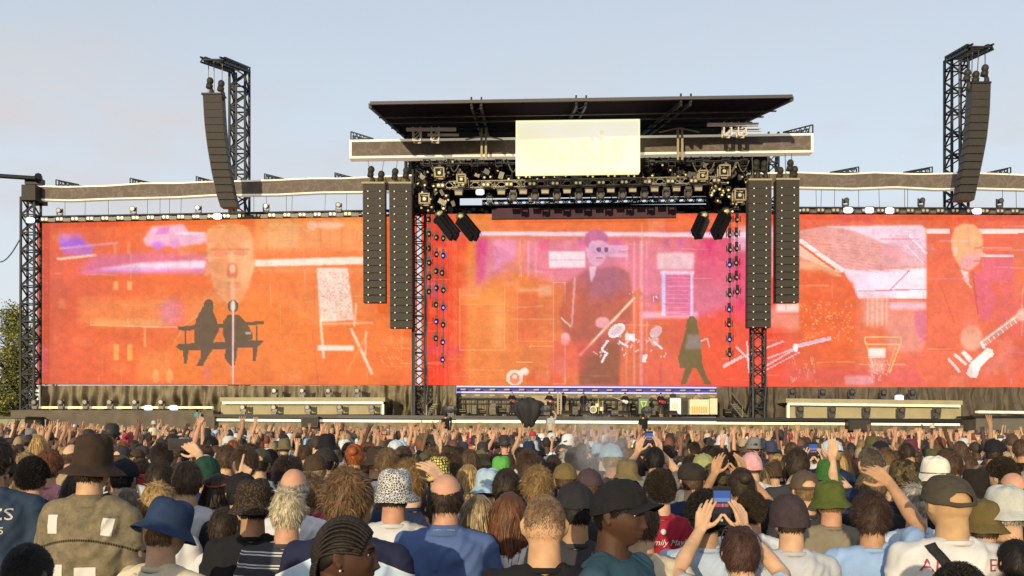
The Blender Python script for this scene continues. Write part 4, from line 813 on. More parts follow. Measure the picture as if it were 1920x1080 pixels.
# small square light frames
def cube_frame(px, py, s, lab):
    q = MB(); c_ = P(px, py, 3.4); h = PX(s) / 2
    r_ = thing('square_lamp', lab, 'lamp', c_)
    K = [Vector((x, y, z)) * h for x in (-1, 1) for y in (-1, 1) for z in (-1, 1)]
    for i in range(8):
        for j in range(i + 1, 8):
            if sum(abs(K[i][k] - K[j][k]) > .01 for k in range(3)) == 1: q.bar(c_ + K[i], c_ + K[j], .1)
    q.build('frame', M['fix_pale'], r_); q = MB(); q.box(c_, (h * 1.0, h, h * 1.0)); q.build('lamp_body', M['black_metal'], r_); q = MB(); q.tube(c_ + Vector((0, -h * .5, 0)), c_ + Vector((0, -h * .5 - .03, 0)), h * .35, 10); q.build('lens', M['lamp_dot'], r_)
for a in ((824, 325, 16, 'square open light frame high at the left of the rig'), (796, 374, 17, 'square open light frame lower at the left beside the speaker hang'), (865, 337, 15, 'square open light frame on the left end of the front truss'),
          (1357, 322, 18, 'square open light frame high at the right of the rig'), (1386, 367, 19, 'square open light frame lower at the right beside the speaker hang'), (1317, 330, 15, 'square open light frame on the right end of the front truss')): cube_frame(*a)
# diagonal batten clusters
def batten(px0, py0, px1, py1, lab):
    r_ = thing('light_batten', lab, 'lamp batten', P(px0, py0, 2)); a, c_ = P(px0, py0, 1.6), P(px1, py1, 3.0)
    q = MB(); d = (c_ - a).normalized(); n_ = Vector((0, 1, 0)).cross(d).normalized()
    for k in range(3): v = n_ * (.28 * k - .28) ; q.bar(a + v, c_ + v - d * (.25 * abs(k - 1)), .3, .55)
    q.build('body', M['black_metal'], r_); q = MB(); up = n_ if n_.z > 0 else -n_; q.bar(a + up * .48, c_ + up * .48, .06); q.build('edge_glow', mat('violet_edge', (.1, .05, .3), .5, emis=(.25, .18, .7), es=.8), r_)
    q = MB(); q.ell(a + Vector((0, 0, .15)), (.42, .3, .34), 10, 7); q.build('clamp', M['truss_lit'], r_); q = MB(); q.ell(a + Vector((0, -.3, .15)), (.2, .1, .16), 8, 6); q.build('lens', M['lamp_dot'], r_)
batten(824, 405, 856, 446, 'black diagonal light batten at the upper left of the centre wall, outer one'); batten(864, 410, 894, 447, 'black diagonal light batten at the upper left of the centre wall, inner one')
batten(1320, 408, 1304, 444, 'black diagonal light batten at the upper right of the centre wall, inner one'); batten(1361, 401, 1340, 445, 'black diagonal light batten at the upper right of the centre wall, outer one')
# hanging lamp strings
def string(px, y0, y1, n, lab, blue=()):
    r_ = thing('lamp_string', lab, 'lamp string', P(px, y1, 1.2)); q = MB(); q.bar(P(px - 1, y0, 1.2), P(px, y1, 1.2), .05); q.bar(P(px + 2, y0, 1.0), P(px + 2, y1, 1.0), .04); q.build('cable', M['cable'], r_)
    for i in range(n):
        py = y0 + (y1 - y0) * (i + .5) / n; c_ = P(px + rr.uniform(-1.5, 1.5), py, 1.3); q = MB(); q.ell(c_, (.2, .18, .26), 8, 6); q.box(c_ + Vector((0, 0, .36)), (.22, .2, .3)); q.bar(c_ + Vector((-.27, 0, .3)), c_ + Vector((-.27, 0, -.2)), .06); q.bar(c_ + Vector((.27, 0, .3)), c_ + Vector((.27, 0, -.2)), .06); h = q.build('lamp', M['black_metal'], r_)
        q = MB(); q.ell(c_ + Vector((rr.uniform(-.05, .05), -.16, -.05)), (.1, .06, .1), 8, 6); q.build('lens', M['lamp_blue_dim'] if i in blue else M['fix_pale'], h)
M['lamp_blue_dim'] = mat('blue_lens', (.2, .2, .7), .3, emis=(.12, .14, .95), es=1.6)
string(805, 398, 560, 6, 'outermost of three lamp strings hanging left of the centre wall'); string(818, 398, 650, 8, 'middle of three lamp strings hanging left of the centre wall', (6,)); string(830, 398, 690, 9, 'longest of three lamp strings hanging left of the centre wall', (2, 5, 7, 8))
string(1368, 398, 678, 10, 'longest lamp string hanging right of the centre wall', (3, 6, 8)); string(1381, 398, 560, 6, 'shorter lamp string hanging right of the centre wall')
# floor lamps on the platforms and walls
row(q_head, 'moving_head_light', 'black moving head light in front of the left side platform', 'lamp', 'lamps on the left platform front', [(456, 777), (514, 777), (577, 777), (637, 777), (697, 777)], 3.6, .95)
row(q_head, 'moving_head_light', 'black moving head light on top of the left side platform', 'lamp', 'lamps on the left platform top', [(515, 745), (567, 745), (616, 745), (670, 745)], 2.0, .9)
row(q_head, 'moving_head_light', 'black moving head light in the recess of the right side platform', 'lamp', 'lamps on the right platform front', [(1499, 782), (1559, 783), (1624, 783), (1689, 784), (1756, 785)], 3.6, 1.05)
row(q_head, 'moving_head_light', 'black moving head light on top of the right side platform', 'lamp', 'lamps on the right platform top', [(1484, 747), (1541, 748), (1596, 748), (1655, 749), (1709, 749)], 2.0, .95)
row(q_head, 'moving_head_light', 'black moving head light on the wall below the far left screen', 'lamp', 'lamps on the far left wall', [(66, 767), (115, 767), (161, 767), (207, 767), (254, 767), (303, 767)], 3.6, .95)

# ================================================================= behind the band: lit rails, band gear
root = thing('light_rail', 'double blue glowing light rail behind the band at the foot of the centre wall', 'light', P(1100, 740, -1))
mb = MB()
for y in (723.2, 734): slab(mb, 856, 1347, y, y + 2.6, -.9, -.6, 6, (0, 2.4))
mb.build('blue_bar', M['blue_led'], root)
mb = MB(); slab(mb, 856, 1347, 726, 745, -1.6, -1.2, 4, (0, 2.4)); mb.build('back_plate', mat('deep_blue_plate', (.02, .02, .10), .6, emis=(.02, .02, .12), es=.5), root)
for i in range(18):
    q = MB(); px = 868 + i * 27.5; dy = i / 18 * 2.4
    slab(q, px - 5, px + 5, 728.5 + dy, 731.5 + dy, -.9, -.5); q.build('white_lamp', M['fix_pale'], root); q = MB(); slab(q, px - 5, px + 5, 739.5 + dy, 742.5 + dy, -.9, -.5); q.build('white_lamp', M['fix_pale'], root)
mb = MB()
for px in range(858, 1346, 11): mb.bar(P(px, 745, 0), P(px + (px % 3) - 1, 780, 0), .05 + .04 * (px % 2))
mb.bar(P(856, 747, 0), P(1347, 749, 0), .12); mb.bar(P(856, 756, 0), P(1347, 758, 0), .06); tag(mb.build('railing', M['truss']), 'dark railing with many uprights behind the band', 'railing')
def amp(px0, px1, y0, y1, off, body, front, name, lab, extra=None):
    r_ = thing(name, lab, 'stage gear', P((px0 + px1) / 2, y1, off)); q = MB(); slab(q, px0, px1, y0, y1, off - .6, off); q.build('cabinet', body, r_); q = MB(); slab(q, px0 + 1.2, px1 - 1.2, y0 + 1.5, y1 - 1.5, off, off + .04); q.build('front', front, r_); return r_
gr = mat('green_cloth', (.12, .24, .12), .8, 0, 2, .2); yl = mat('gold_print', (.55, .5, .2), .7)
r_ = amp(1197, 1217, 746, 776, 2.2, M['fixture'], gr, 'amplifier', 'green fronted amplifier with a gold mark behind the guitarists')
q = MB()
for a, c_ in (((1202, 754), (1207, 767)), ((1212, 754), (1207, 767)), ((1201, 753), (1213, 753))): q.bar(P(*a, 2.27), P(*c_, 2.27), .08, .08)
q.build('emblem', yl, r_)
wb = mat('pale_blue_panel', (.55, .66, .72), .6)
r_ = amp(1255, 1278, 745, 778, 2.2, M['fixture'], wb, 'amplifier', 'pale blue amplifier with a round gold crest near the keyboards')
q = MB(); c_ = P(1265, 761, 2.26); q.tube(c_, c_ + Vector((0, -.02, 0)), .24, 20); q.build('crest', yl, r_); q = MB(); q.tube(c_ + Vector((0, -.022, 0)), c_ + Vector((0, -.03, 0)), .17, 16); q.build('crest_centre', wb, r_); q = MB(); q.tube(c_ + Vector((0, -.032, 0)), c_ + Vector((0, -.04, 0)), .08, 12); q.build('crest_shield', yl, r_)
cr = mat('cream_cabinet', (.6, .56, .38), .6, 0, 3, .15); am = mat('amber_slats', (.5, .33, .07), .5)
r_ = amp(1293, 1330, 749, 777, 2.4, cr, cr, 'organ', 'cream keyboard organ with amber slats at the right of the band'); q = MB()
for i in range(7): slab(q, 1297 + i * 4.3, 1299.6 + i * 4.3, 762, 774, 2.45, 2.5)
q.build('amber_slat', am, r_)
amp(1331, 1345, 747, 777, 2.3, cr, cr, 'organ_speaker', 'tall cream cabinet beside the cream organ')
amp(1279, 1291, 749, 777, 1.8, M['fixture'], M['grille'], 'amplifier', 'dark amplifier between the pale blue amplifier and the organ')
amp(995, 1028, 740, 777, .8, M['fixture'], M['panel_olive'], 'amplifier', 'tall pale amplifier stack behind the bass player')
for i, px in enumerate((1018, 1062, 1098, 1170, 1262)):
    q = MB(); a, c_ = P(px - 9, 777.5, 4.2), P(px + 9, 777.7, 4.2); h = Vector((0, 0, .33)); d = Vector((0, .5, 0)); q.hexa([a, c_, c_ + d, a + d, a + h * .3 , c_ + h * .3, c_ + d + h, a + d + h]); tag(q.build('stage_monitor', M['grille']), 'black wedge monitor speaker on the deck edge, %s of five from the left' % ORD2[i], 'speaker', 'wedge monitors along the deck edge')
# drum kit
r_ = thing('drum_kit', 'drum kit with pale bass drum and cymbals behind the singer', 'drum kit', P(1115, 777, 1.2)); wh = mat('drum_shell', (.6, .6, .5), .4)
def drum(px, py, r, dpt, ax='y'):
    q = MB(); c_ = P(px, py, 1.5); d = Vector((0, dpt, 0)) if ax == 'y' else Vector((0, 0, dpt)); q.tube(c_ - d / 2, c_ + d / 2, r, 18); return q
drum(1112, 768, .3, .45).build('bass_drum', wh, r_); q = MB(); c_ = P(1112, 768, 1.5); q.tube(c_ + Vector((0, -.23, 0)), c_ + Vector((0, -.25, 0)), .22, 16); q.build('drum_skin', M['panel_olive'], r_)
for a in ((1104, 760), (1120, 760), (1128, 767), (1098, 768)): drum(*a, .17, .3, 'z').build('tom_drum', wh, r_)
for a in ((1094, 752), (1130, 751), (1122, 747)):
    q = MB(); c_ = P(*a, 1.4); q.tube(c_, c_ + Vector((0, 0, .02)), .25, 16, .04); q.bar(c_, P(a[0], 776, 1.4), .03); q.build('cymbal', yl, r_)
q = MB()
for px in (1046, 1052): q.bar(P(px, 735, 3.5), P(px, 777, 3.5), .13)
for i in range(9): q.bar(P(1046, 739 + i * 4.4, 3.5), P(1052, 739 + i * 4.4, 3.5), .05)
tag(q.build('ladder', M['fix_pale']), 'pale upright ladder post beside the bass player', 'ladder')
# tree at the far left
def tree(px, ytop, ybase, D, spread, lab, seed):
    base = P(px, 796, D=D); base.z = -.95; top = P(px, ytop, D=D).z + .9; r_ = thing('leafy_tree', lab, 'tree', base, 'trees beyond the left edge of the stage'); R_ = random.Random(seed)
    q = MB(); q.path([base, base + Vector((.1, 0, top * .3)), base + Vector((-.1, 0, top * .6)), base + Vector((0, 0, top * .85))], [.3, .24, .15, .05], 8)
    for i in range(9): z = top * R_.uniform(.3, .75); a = R_.uniform(0, 6.28); e = base + Vector((math.cos(a) * spread * .7, math.sin(a) * spread * .7, z + 1.2)); q.path([base + Vector((0, 0, z)), (base + Vector((0, 0, z))).lerp(e, .5) + Vector((0, 0, .3)), e], [.1, .06, .02], 5)
    q.build('trunk', mat('bark', (.09, .07, .05), .9), r_)
    cl = [(Vector((R_.gauss(0, spread * .5), R_.gauss(0, spread * .5), top * (.25 + .68 * R_.random()))), R_.uniform(.5, 1.3)) for _ in range(85)]
    q = MB()
    for c_, rad in cl:
        k = 1 - max(0, (c_.z / top - .55)) * 1.3; c_.x *= k; c_.y *= k; tn = R_.uniform(.6, 1.4)
        for _ in range(130):
            d = Vector((R_.gauss(0, 1), R_.gauss(0, 1), R_.gauss(0, 1))).normalized() * rad * R_.random() ** .4; p = base + c_ + d; a = Vector((R_.gauss(0, 1), R_.gauss(0, 1), R_.gauss(0, .6))).normalized() * .14; b_ = a.cross(Vector((R_.random(), R_.random(), 1))).normalized() * .08
            q.add([p - a, p - b_, p + a, p + b_], [(0, 1, 2, 3)], tn * R_.uniform(.8, 1.2))
    q.build('crown', M['leaf'], r_, attr='tint')
m, t, b = new_mat('leaf'); at = N(t, 'ShaderNodeAttribute', attribute_name='tint'); sc = N(t, 'ShaderNodeVectorMath', operation='SCALE'); sc.inputs[0].default_value = (.21, .215, .06); t.links.new(at.outputs['Fac'], sc.inputs['Scale']); t.links.new(sc.outputs[0], b.inputs['Base Color']); b.inputs['Roughness'].default_value = .7; M['leaf'] = m
tree(16, 560, 800, 92, 3.3, 'green yellow tree showing left of the corner mast', 1); tree(-40, 600, 800, 90, 2.6, 'green tree cut off by the left edge of the picture', 2); tree(36, 640, 800, 96, 1.7, 'lower dark tree behind the foot of the corner mast', 3)
# ================================================================= people: shapes
HC = Vector((0, 0, 1.632))       # centre of the head of a 1.75 m person
def sstep(a, b, x): t_ = np.clip((x - a) / (b - a), 0, 1); return t_ * t_ * (3 - 2 * t_)
def head_pts(d, face=True, grow=0.0):
    """points of the head surface in directions d (n,3); +Y is the face"""
    x, y, z = d[:, 0], d[:, 1], d[:, 2]
    lo = sstep(0.05, 1.0, -z)
    X = .077 * np.sign(x) * np.abs(x) ** .92 * (1 - .30 * lo); Y = .097 * y; Z = .118 * z
    Y = np.where(y < 0, Y * (1 - .55 * sstep(.15, 1, -z)), Y * (1 - .10 * lo) + .012 * lo)
    if face:
        f = sstep(.25, .8, y)
        g = lambda cx, cz, sx, sz: np.exp(-((X - cx) / sx) ** 2 - ((Z - cz) / sz) ** 2)
        Y = Y - f * .004 * g(0, 0, .05, .06)
        Y = Y + f * (.007 * g(0, .0, .009, .02) + .013 * g(0, -.026, .011, .018) + .012 * g(0, -.040, .017, .009) + .005 * g(0, -.036, .021, .009))
        Y = Y - f * .011 * (g(.032, .008, .016, .011) + g(-.032, .008, .016, .011)) + f * .006 * (g(.03, .027, .026, .009) + g(-.03, .027, .026, .009))
        Y = Y + f * .0055 * (g(.032, .015, .013, .0045) + g(-.032, .015, .013, .0045) + g(.032, -.001, .012, .004) + g(-.032, -.001, .012, .004))
        Y = Y + f * (.011 * g(0, -.061, .024, .007) + .012 * g(0, -.075, .021, .007) - .006 * g(0, -.0675, .024, .0025) - .005 * g(0, -.085, .02, .006) + .010 * g(0, -.102, .02, .012))
        Y = Y + f * .005 * (g(.045, -.025, .018, .016) + g(-.045, -.025, .018, .016))
    P_ = np.stack([X, Y, Z], 1)
    if grow is not None and np.any(grow):
        nrm = d * np.array([1, .9, .8]); nrm /= np.linalg.norm(nrm, axis=1)[:, None]; P_ = P_ + nrm * (np.asarray(grow)[:, None] if np.ndim(grow) else grow)
    return P_
def sphere_dirs(nu, nv):
    ph = np.linspace(0, np.pi, nv + 1)[1:-1]; th = np.arange(nu) / nu * 2 * np.pi
    T, Pp = np.meshgrid(th, ph); d = np.stack([np.sin(Pp) * np.sin(T), np.sin(Pp) * np.cos(T), np.cos(Pp)], -1).reshape(-1, 3)
    d = np.concatenate([[[0, 0, 1]], d, [[0, 0, -1]]])
    fs = [(0, 1 + k, 1 + (k + 1) % nu) for k in range(nu)]
    for j in range(nv - 2):
        o = 1 + j * nu; fs += [(o + k, o + nu + k, o + nu + (k + 1) % nu, o + (k + 1) % nu) for k in range(nu)]
    o = 1 + (nv - 2) * nu; last = len(d) - 1; fs += [(o + k, last, o + (k + 1) % nu) for k in range(nu)]
    return d, fs
def add_head(mb, nu=110, nv=90):
    d, fs = sphere_dirs(nu, nv); p = head_pts(d) + np.array(HC); mb.add(p, fs)
    for s in (-1, 1):
        Mx = Matrix.Rotation(s * .35, 3, 'Z') @ Matrix.Rotation(.15, 3, 'X')
        mb.ell(HC + Vector((s * .079, -.012, .002)), (.0085, .019, .029), 12, 8, Mx); mb.ell(HC + Vector((s * .080, -.009, -.020)), (.0065, .011, .012), 10, 6)
        mb.ell(HC + Vector((s * .083, -.020, .006)), (.005, .008, .026), 10, 6, Mx)
def hand(mb, w, d, n, side, curl=(.15, .12, .15, .2), spread=.06, thumb=.25, sc=1.0):
    w = Vector(w); d = Vector(d).normalized(); n = Vector(n); n = (n - d * n.dot(d)).normalized(); s = d.cross(n) * side
    L_ = [.074, .083, .077, .060]; K = []
    for i in range(4):
        k = w + d * (.090 - .006 * abs(i - 1)) * sc + s * (.031 - i * .0205) * sc - n * (.004 * abs(i - 1.5)) * sc; K.append(k)
        mb.capsule(w + s * (.014 - .009 * i) * sc, k, .0165 * sc, .0125 * sc, 8, 3)
    for i in range(4):
        dd = (d + s * spread * (1.5 - i)).normalized(); p = K[i]; r = (.0094, .0098, .0092, .0082)[i] * sc
        for j, fr in enumerate((.46, .30, .24)):
            a = curl[i] * (1, 1.3, .9)[j]; dd = (dd * math.cos(a) + n * math.sin(a)).normalized(); ax = n.copy(); n2 = (n - dd * n.dot(dd)); n_ = n2.normalized() if n2.length > .05 else n
            q = p + dd * L_[i] * fr * sc; mb.capsule(p, q, r * (1 - .08 * j), r * (1 - .08 * (j + 1)), 8, 3); p = q
            nn = d.cross(s) * (-side if False else 1)
    b = w + d * .022 * sc + s * .022 * sc + n * .004; t_ = (s * .85 + d * .6 + n * thumb).normalized(); q = b + t_ * .044 * sc; mb.capsule(b, q, .015 * sc, .0115 * sc, 8, 3)
    t_ = (s * .45 + d * .9 + n * thumb).normalized(); q2 = q + t_ * .033 * sc; mb.capsule(q, q2, .0112 * sc, .0100 * sc, 8, 3); t_ = (s * .15 + d * 1 + n * (thumb + .1)).normalized(); mb.capsule(q2, q2 + t_ * .025 * sc, .0100 * sc, .0085 * sc, 8, 3)
DOWN = lambda s: dict(e=(s * .225, -.04, 1.13), w=(s * .245, .04, .89), d=(0, .12, -1), n=(-s, .1, 0), curl=(.3, .35, .4, .45))
OPEN = (.12, .08, .10, .16)
def UP(s, x=.30, z=1.60, wx=.27, wz=1.86, n=(0, 1, 0), d=(0, .1, 1), curl=OPEN, **k): return dict(e=(s * x, .09, z), w=(s * wx, .15, wz), d=d, n=n, curl=curl, **k)
POSES = {
 'down': (DOWN(-1), DOWN(1)),
 'up_right': (DOWN(-1), UP(1)),
 'up_left': (UP(-1, .28, 1.61, .20, 1.86), DOWN(1)),
 'up_both': (UP(-1, .36, 1.57, .42, 1.83, d=(-.15, .1, 1)), UP(1, .36, 1.57, .40, 1.84, d=(.15, .1, 1))),
 'clap': (UP(-1, .26, 1.58, .06, 1.83, n=(1, 0, 0), d=(.1, .15, 1)), UP(1, .26, 1.58, .07, 1.83, n=(-1, 0, 0), d=(-.1, .15, 1))),
 'point': (DOWN(-1), UP(1, .27, 1.62, .33, 1.88, curl=(.03, 1.2, 1.25, 1.3), d=(.3, .3, 1))),
 'phone': (dict(e=(-.25, .22, 1.51), w=(-.108, .37, 1.70), d=(.26, .06, 1), n=(.6, .8, 0), curl=(.16, .2, .24, .3)), dict(e=(.25, .22, 1.51), w=(.108, .37, 1.70), d=(-.26, .06, 1), n=(-.6, .8, 0), curl=(.16, .2, .24, .3))),
 'hold': (DOWN(-1), dict(e=(.27, .16, 1.58), w=(.16, .30, 1.79), d=(-.75, .1, .65), n=(-.1, .9, -.3), curl=(.35, .4, .45, .5))),
 'point_low': (DOWN(-1), dict(e=(.22, .10, 1.40), w=(.30, .16, 1.63), d=(.3, .2, 1), n=(-.2, 1, 0), curl=(.03, 1.2, 1.25, 1.3))),
 'low_both': (dict(e=(-.30, .14, 1.38), w=(-.30, .26, 1.62), d=(-.1, .1, 1), n=(0, 1, 0), curl=OPEN), dict(e=(.30, .14, 1.38), w=(.27, .26, 1.64), d=(.1, .1, 1), n=(0, 1, 0), curl=OPEN)),
 'low_right': (DOWN(-1), dict(e=(.29, .12, 1.42), w=(.30, .22, 1.68), d=(.1, .1, 1), n=(0, 1, 0), curl=OPEN)),
 'play': (dict(e=(-.29, .03, 1.18), w=(-.13, .22, 1.08), d=(.9, .1, -.1), n=(0, -1, 0), curl=(.5, .5, .5, .5)), dict(e=(.30, .08, 1.18), w=(.40, .26, 1.24), d=(.3, .3, .8), n=(-.5, -.6, 0), curl=(.8, .8, .8, .8))),
}
def torso_rings(g, z0, z1, n=28, hem=0.0):
    prof = [(1.475, .062, .056, -.03), (1.445, .125, .075, -.028), (1.415, .172, .095, -.02), (1.36, .186, .112, -.012), (1.26, .178, .122, -.008), (1.12, .158, .118, 0), (1.0, .156, .120, 0), (.90, .172, .125, 0), (.80, .178, .125, 0)]
    rs = []; zs = [p[0] for p in prof][::-1]
    for z in np.linspace(z1, z0, 14):
        w_, dp, cy = (float(np.interp(z, zs, [p[i] for p in prof][::-1])) for i in (1, 2, 3)); gg = g + hem * max(0, (1.3 - z))
        rs.append([Vector((math.copysign(abs(math.cos(t)) ** .8, math.cos(t)) * (w_ + gg), cy + math.copysign(abs(math.sin(t)) ** .85, math.sin(t)) * (dp + gg), z)) for t in [2 * math.pi * k / n for k in range(n)]])
    return rs
def remesh(mb, vox, smooth=4, name='m', mat_=None, wr=0, seed=0, dec=None):
    me = bpy.data.meshes.new('t'); me.from_pydata(mb.v, [], mb.f); o = bpy.data.objects.new('t', me); COL.objects.link(o)
    r = o.modifiers.new('r', 'REMESH'); r.mode = 'VOXEL'; r.voxel_size = vox; r.adaptivity = 0
    s = o.modifiers.new('s', 'SMOOTH'); s.factor = .5; s.iterations = smooth
    if dec: d = o.modifiers.new('d', 'DECIMATE'); d.ratio = dec
    dg = bpy.context.evaluated_depsgraph_get(); out = bpy.data.meshes.new_from_object(o.evaluated_get(dg)); bpy.data.objects.remove(o); bpy.data.meshes.remove(me)
    out.name = name; n = len(out.vertices); co = np.empty(n * 3, np.float32); out.vertices.foreach_get('co', co); co = co.reshape(-1, 3)
    if wr:
        no = np.empty(n * 3, np.float32); out.vertices.foreach_get('normal', no); no = no.reshape(-1, 3)
        dsp = np.array([noise.noise(Vector((c[0] * 9 + c[2] * 3, c[1] * 7, c[2] * 4.5 + seed))) * .8 + .75 * (.35 - abs(noise.noise(Vector((c[0] * 16 - c[2] * 9, c[1] * 10, c[2] * 8 + seed))))) for c in co], np.float32)
        dsp = np.where(co[:, 2] > 1.30, np.maximum(dsp, -.12), np.maximum(dsp, -.7)); co = co + no * (dsp * wr)[:, None]; out.vertices.foreach_set('co', co.astype(np.float32).ravel())
    out.polygons.foreach_set('use_smooth', [True] * len(out.polygons))
    if mat_: out.materials.append(mat_)
    out.update(); return out
def arm(mb, s, a, g0=0, sleeve=None, hand_=True):
    sh = Vector((s * .178, -.015, 1.405)); e, w = Vector(a['e']), Vector(a['w']); up = Vector((0, 0, .02)) if e.z > 1.4 else Vector((0, 0, 0))
    if sleeve is None:
        mb.capsule(sh, e, .052, .039, 14); mb.capsule(sh.lerp(e, .35), sh.lerp(e, .55), .047, .045, 12); mb.capsule(e, e.lerp(w, .35), .038, .040, 14); mb.capsule(e.lerp(w, .3), w, .040, .0265, 14)
        if hand_: hand(mb, w, a['d'], a['n'], s, a['curl'])
    elif sleeve == 'short': mb.capsule(sh + up, sh.lerp(e, .62), .066, .062 + g0, 16)
    else: mb.capsule(sh + up, e, .066, .054, 16); mb.capsule(e, e.lerp(w, .9), .054, .042, 14)
def body_mesh(pose, vox):
    mb = MB(); add_head(mb); mb.capsule((0, -.030, 1.585), (0, -.032, 1.43), .056, .066, 20); mb.capsule((0, -.045, 1.56), (0, -.05, 1.46), .040, .055, 16)
    for s, a in zip((-1, 1), POSES[pose]):
        mb.capsule((s * .02, -.04, 1.452), (s * .15, -.025, 1.402), .046, .042, 14); arm(mb, s, a)
        mb.capsule((s * .09, 0, .92), (s * .10, .01, .50), .088, .055, 14); mb.capsule((s * .10, .01, .50), (s * .11, -.02, .09), .056, .036, 12); mb.capsule((s * .11, -.03, .045), (s * .125, .15, .032), .040, .034, 10)
    mb.loft(torso_rings(0, .86, 1.46)); return remesh(mb, vox, 2, 'body', M['skin'])
def shirt_mesh(pose, kind, seed):
    mb = MB(); mb.ell((0, -.040, 1.432), (.096, .086, .048), 24, 12); mb.loft(torso_rings(.020, .80, 1.470, 32, .03 if kind != 'jacket' else .02)); lg = kind in ('jacket', 'long')
    for s, a in zip((-1, 1), POSES[pose]):
        mb.capsule((s * .03, -.038, 1.448), (s * .155, -.022, 1.414), .062 + (.008 if lg else 0), .062 + (.008 if lg else 0), 16); arm(mb, s, a, 0, 'long' if lg else 'short')
        if lg: mb.capsule((s * .17, -.02, 1.40), (s * .18, -.02, 1.37), .074, .07, 14)
    out = remesh(mb, .010, 5, 'shirt', M['cloth'], .026 if not lg else .028, seed); bm = bmesh.new(); bm.from_mesh(out); n = 40; k_ = 8; rg = []
    for i in range(n):                       # ribbed neck band
        t = 2 * math.pi * i / n; rg.append([bm.verts.new((math.cos(t) * (.071 + .006 * math.cos(a)), -.036 + math.sin(t) * (.069 + .006 * math.cos(a)), 1.470 - .010 * math.sin(t) + .012 * math.sin(a))) for a in [2 * math.pi * j / k_ for j in range(k_)]])
    for i in range(n):
        for j in range(k_): f = bm.faces.new((rg[i][j], rg[(i + 1) % n][j], rg[(i + 1) % n][(j + 1) % k_], rg[i][(j + 1) % k_])); f.smooth = True
    bm.to_mesh(out); bm.free(); return out
def trousers_mesh():
    mb = MB(); mb.loft(torso_rings(.012, .84, 1.0))
    for s in (-1, 1): mb.capsule((s * .088, 0, .90), (s * .10, .01, .50), .105, .078, 14); mb.capsule((s * .10, .01, .50), (s * .11, -.02, .12), .078, .066, 12)
    return remesh(mb, .02, 3, 'trousers', M['cloth'], .01, 3)

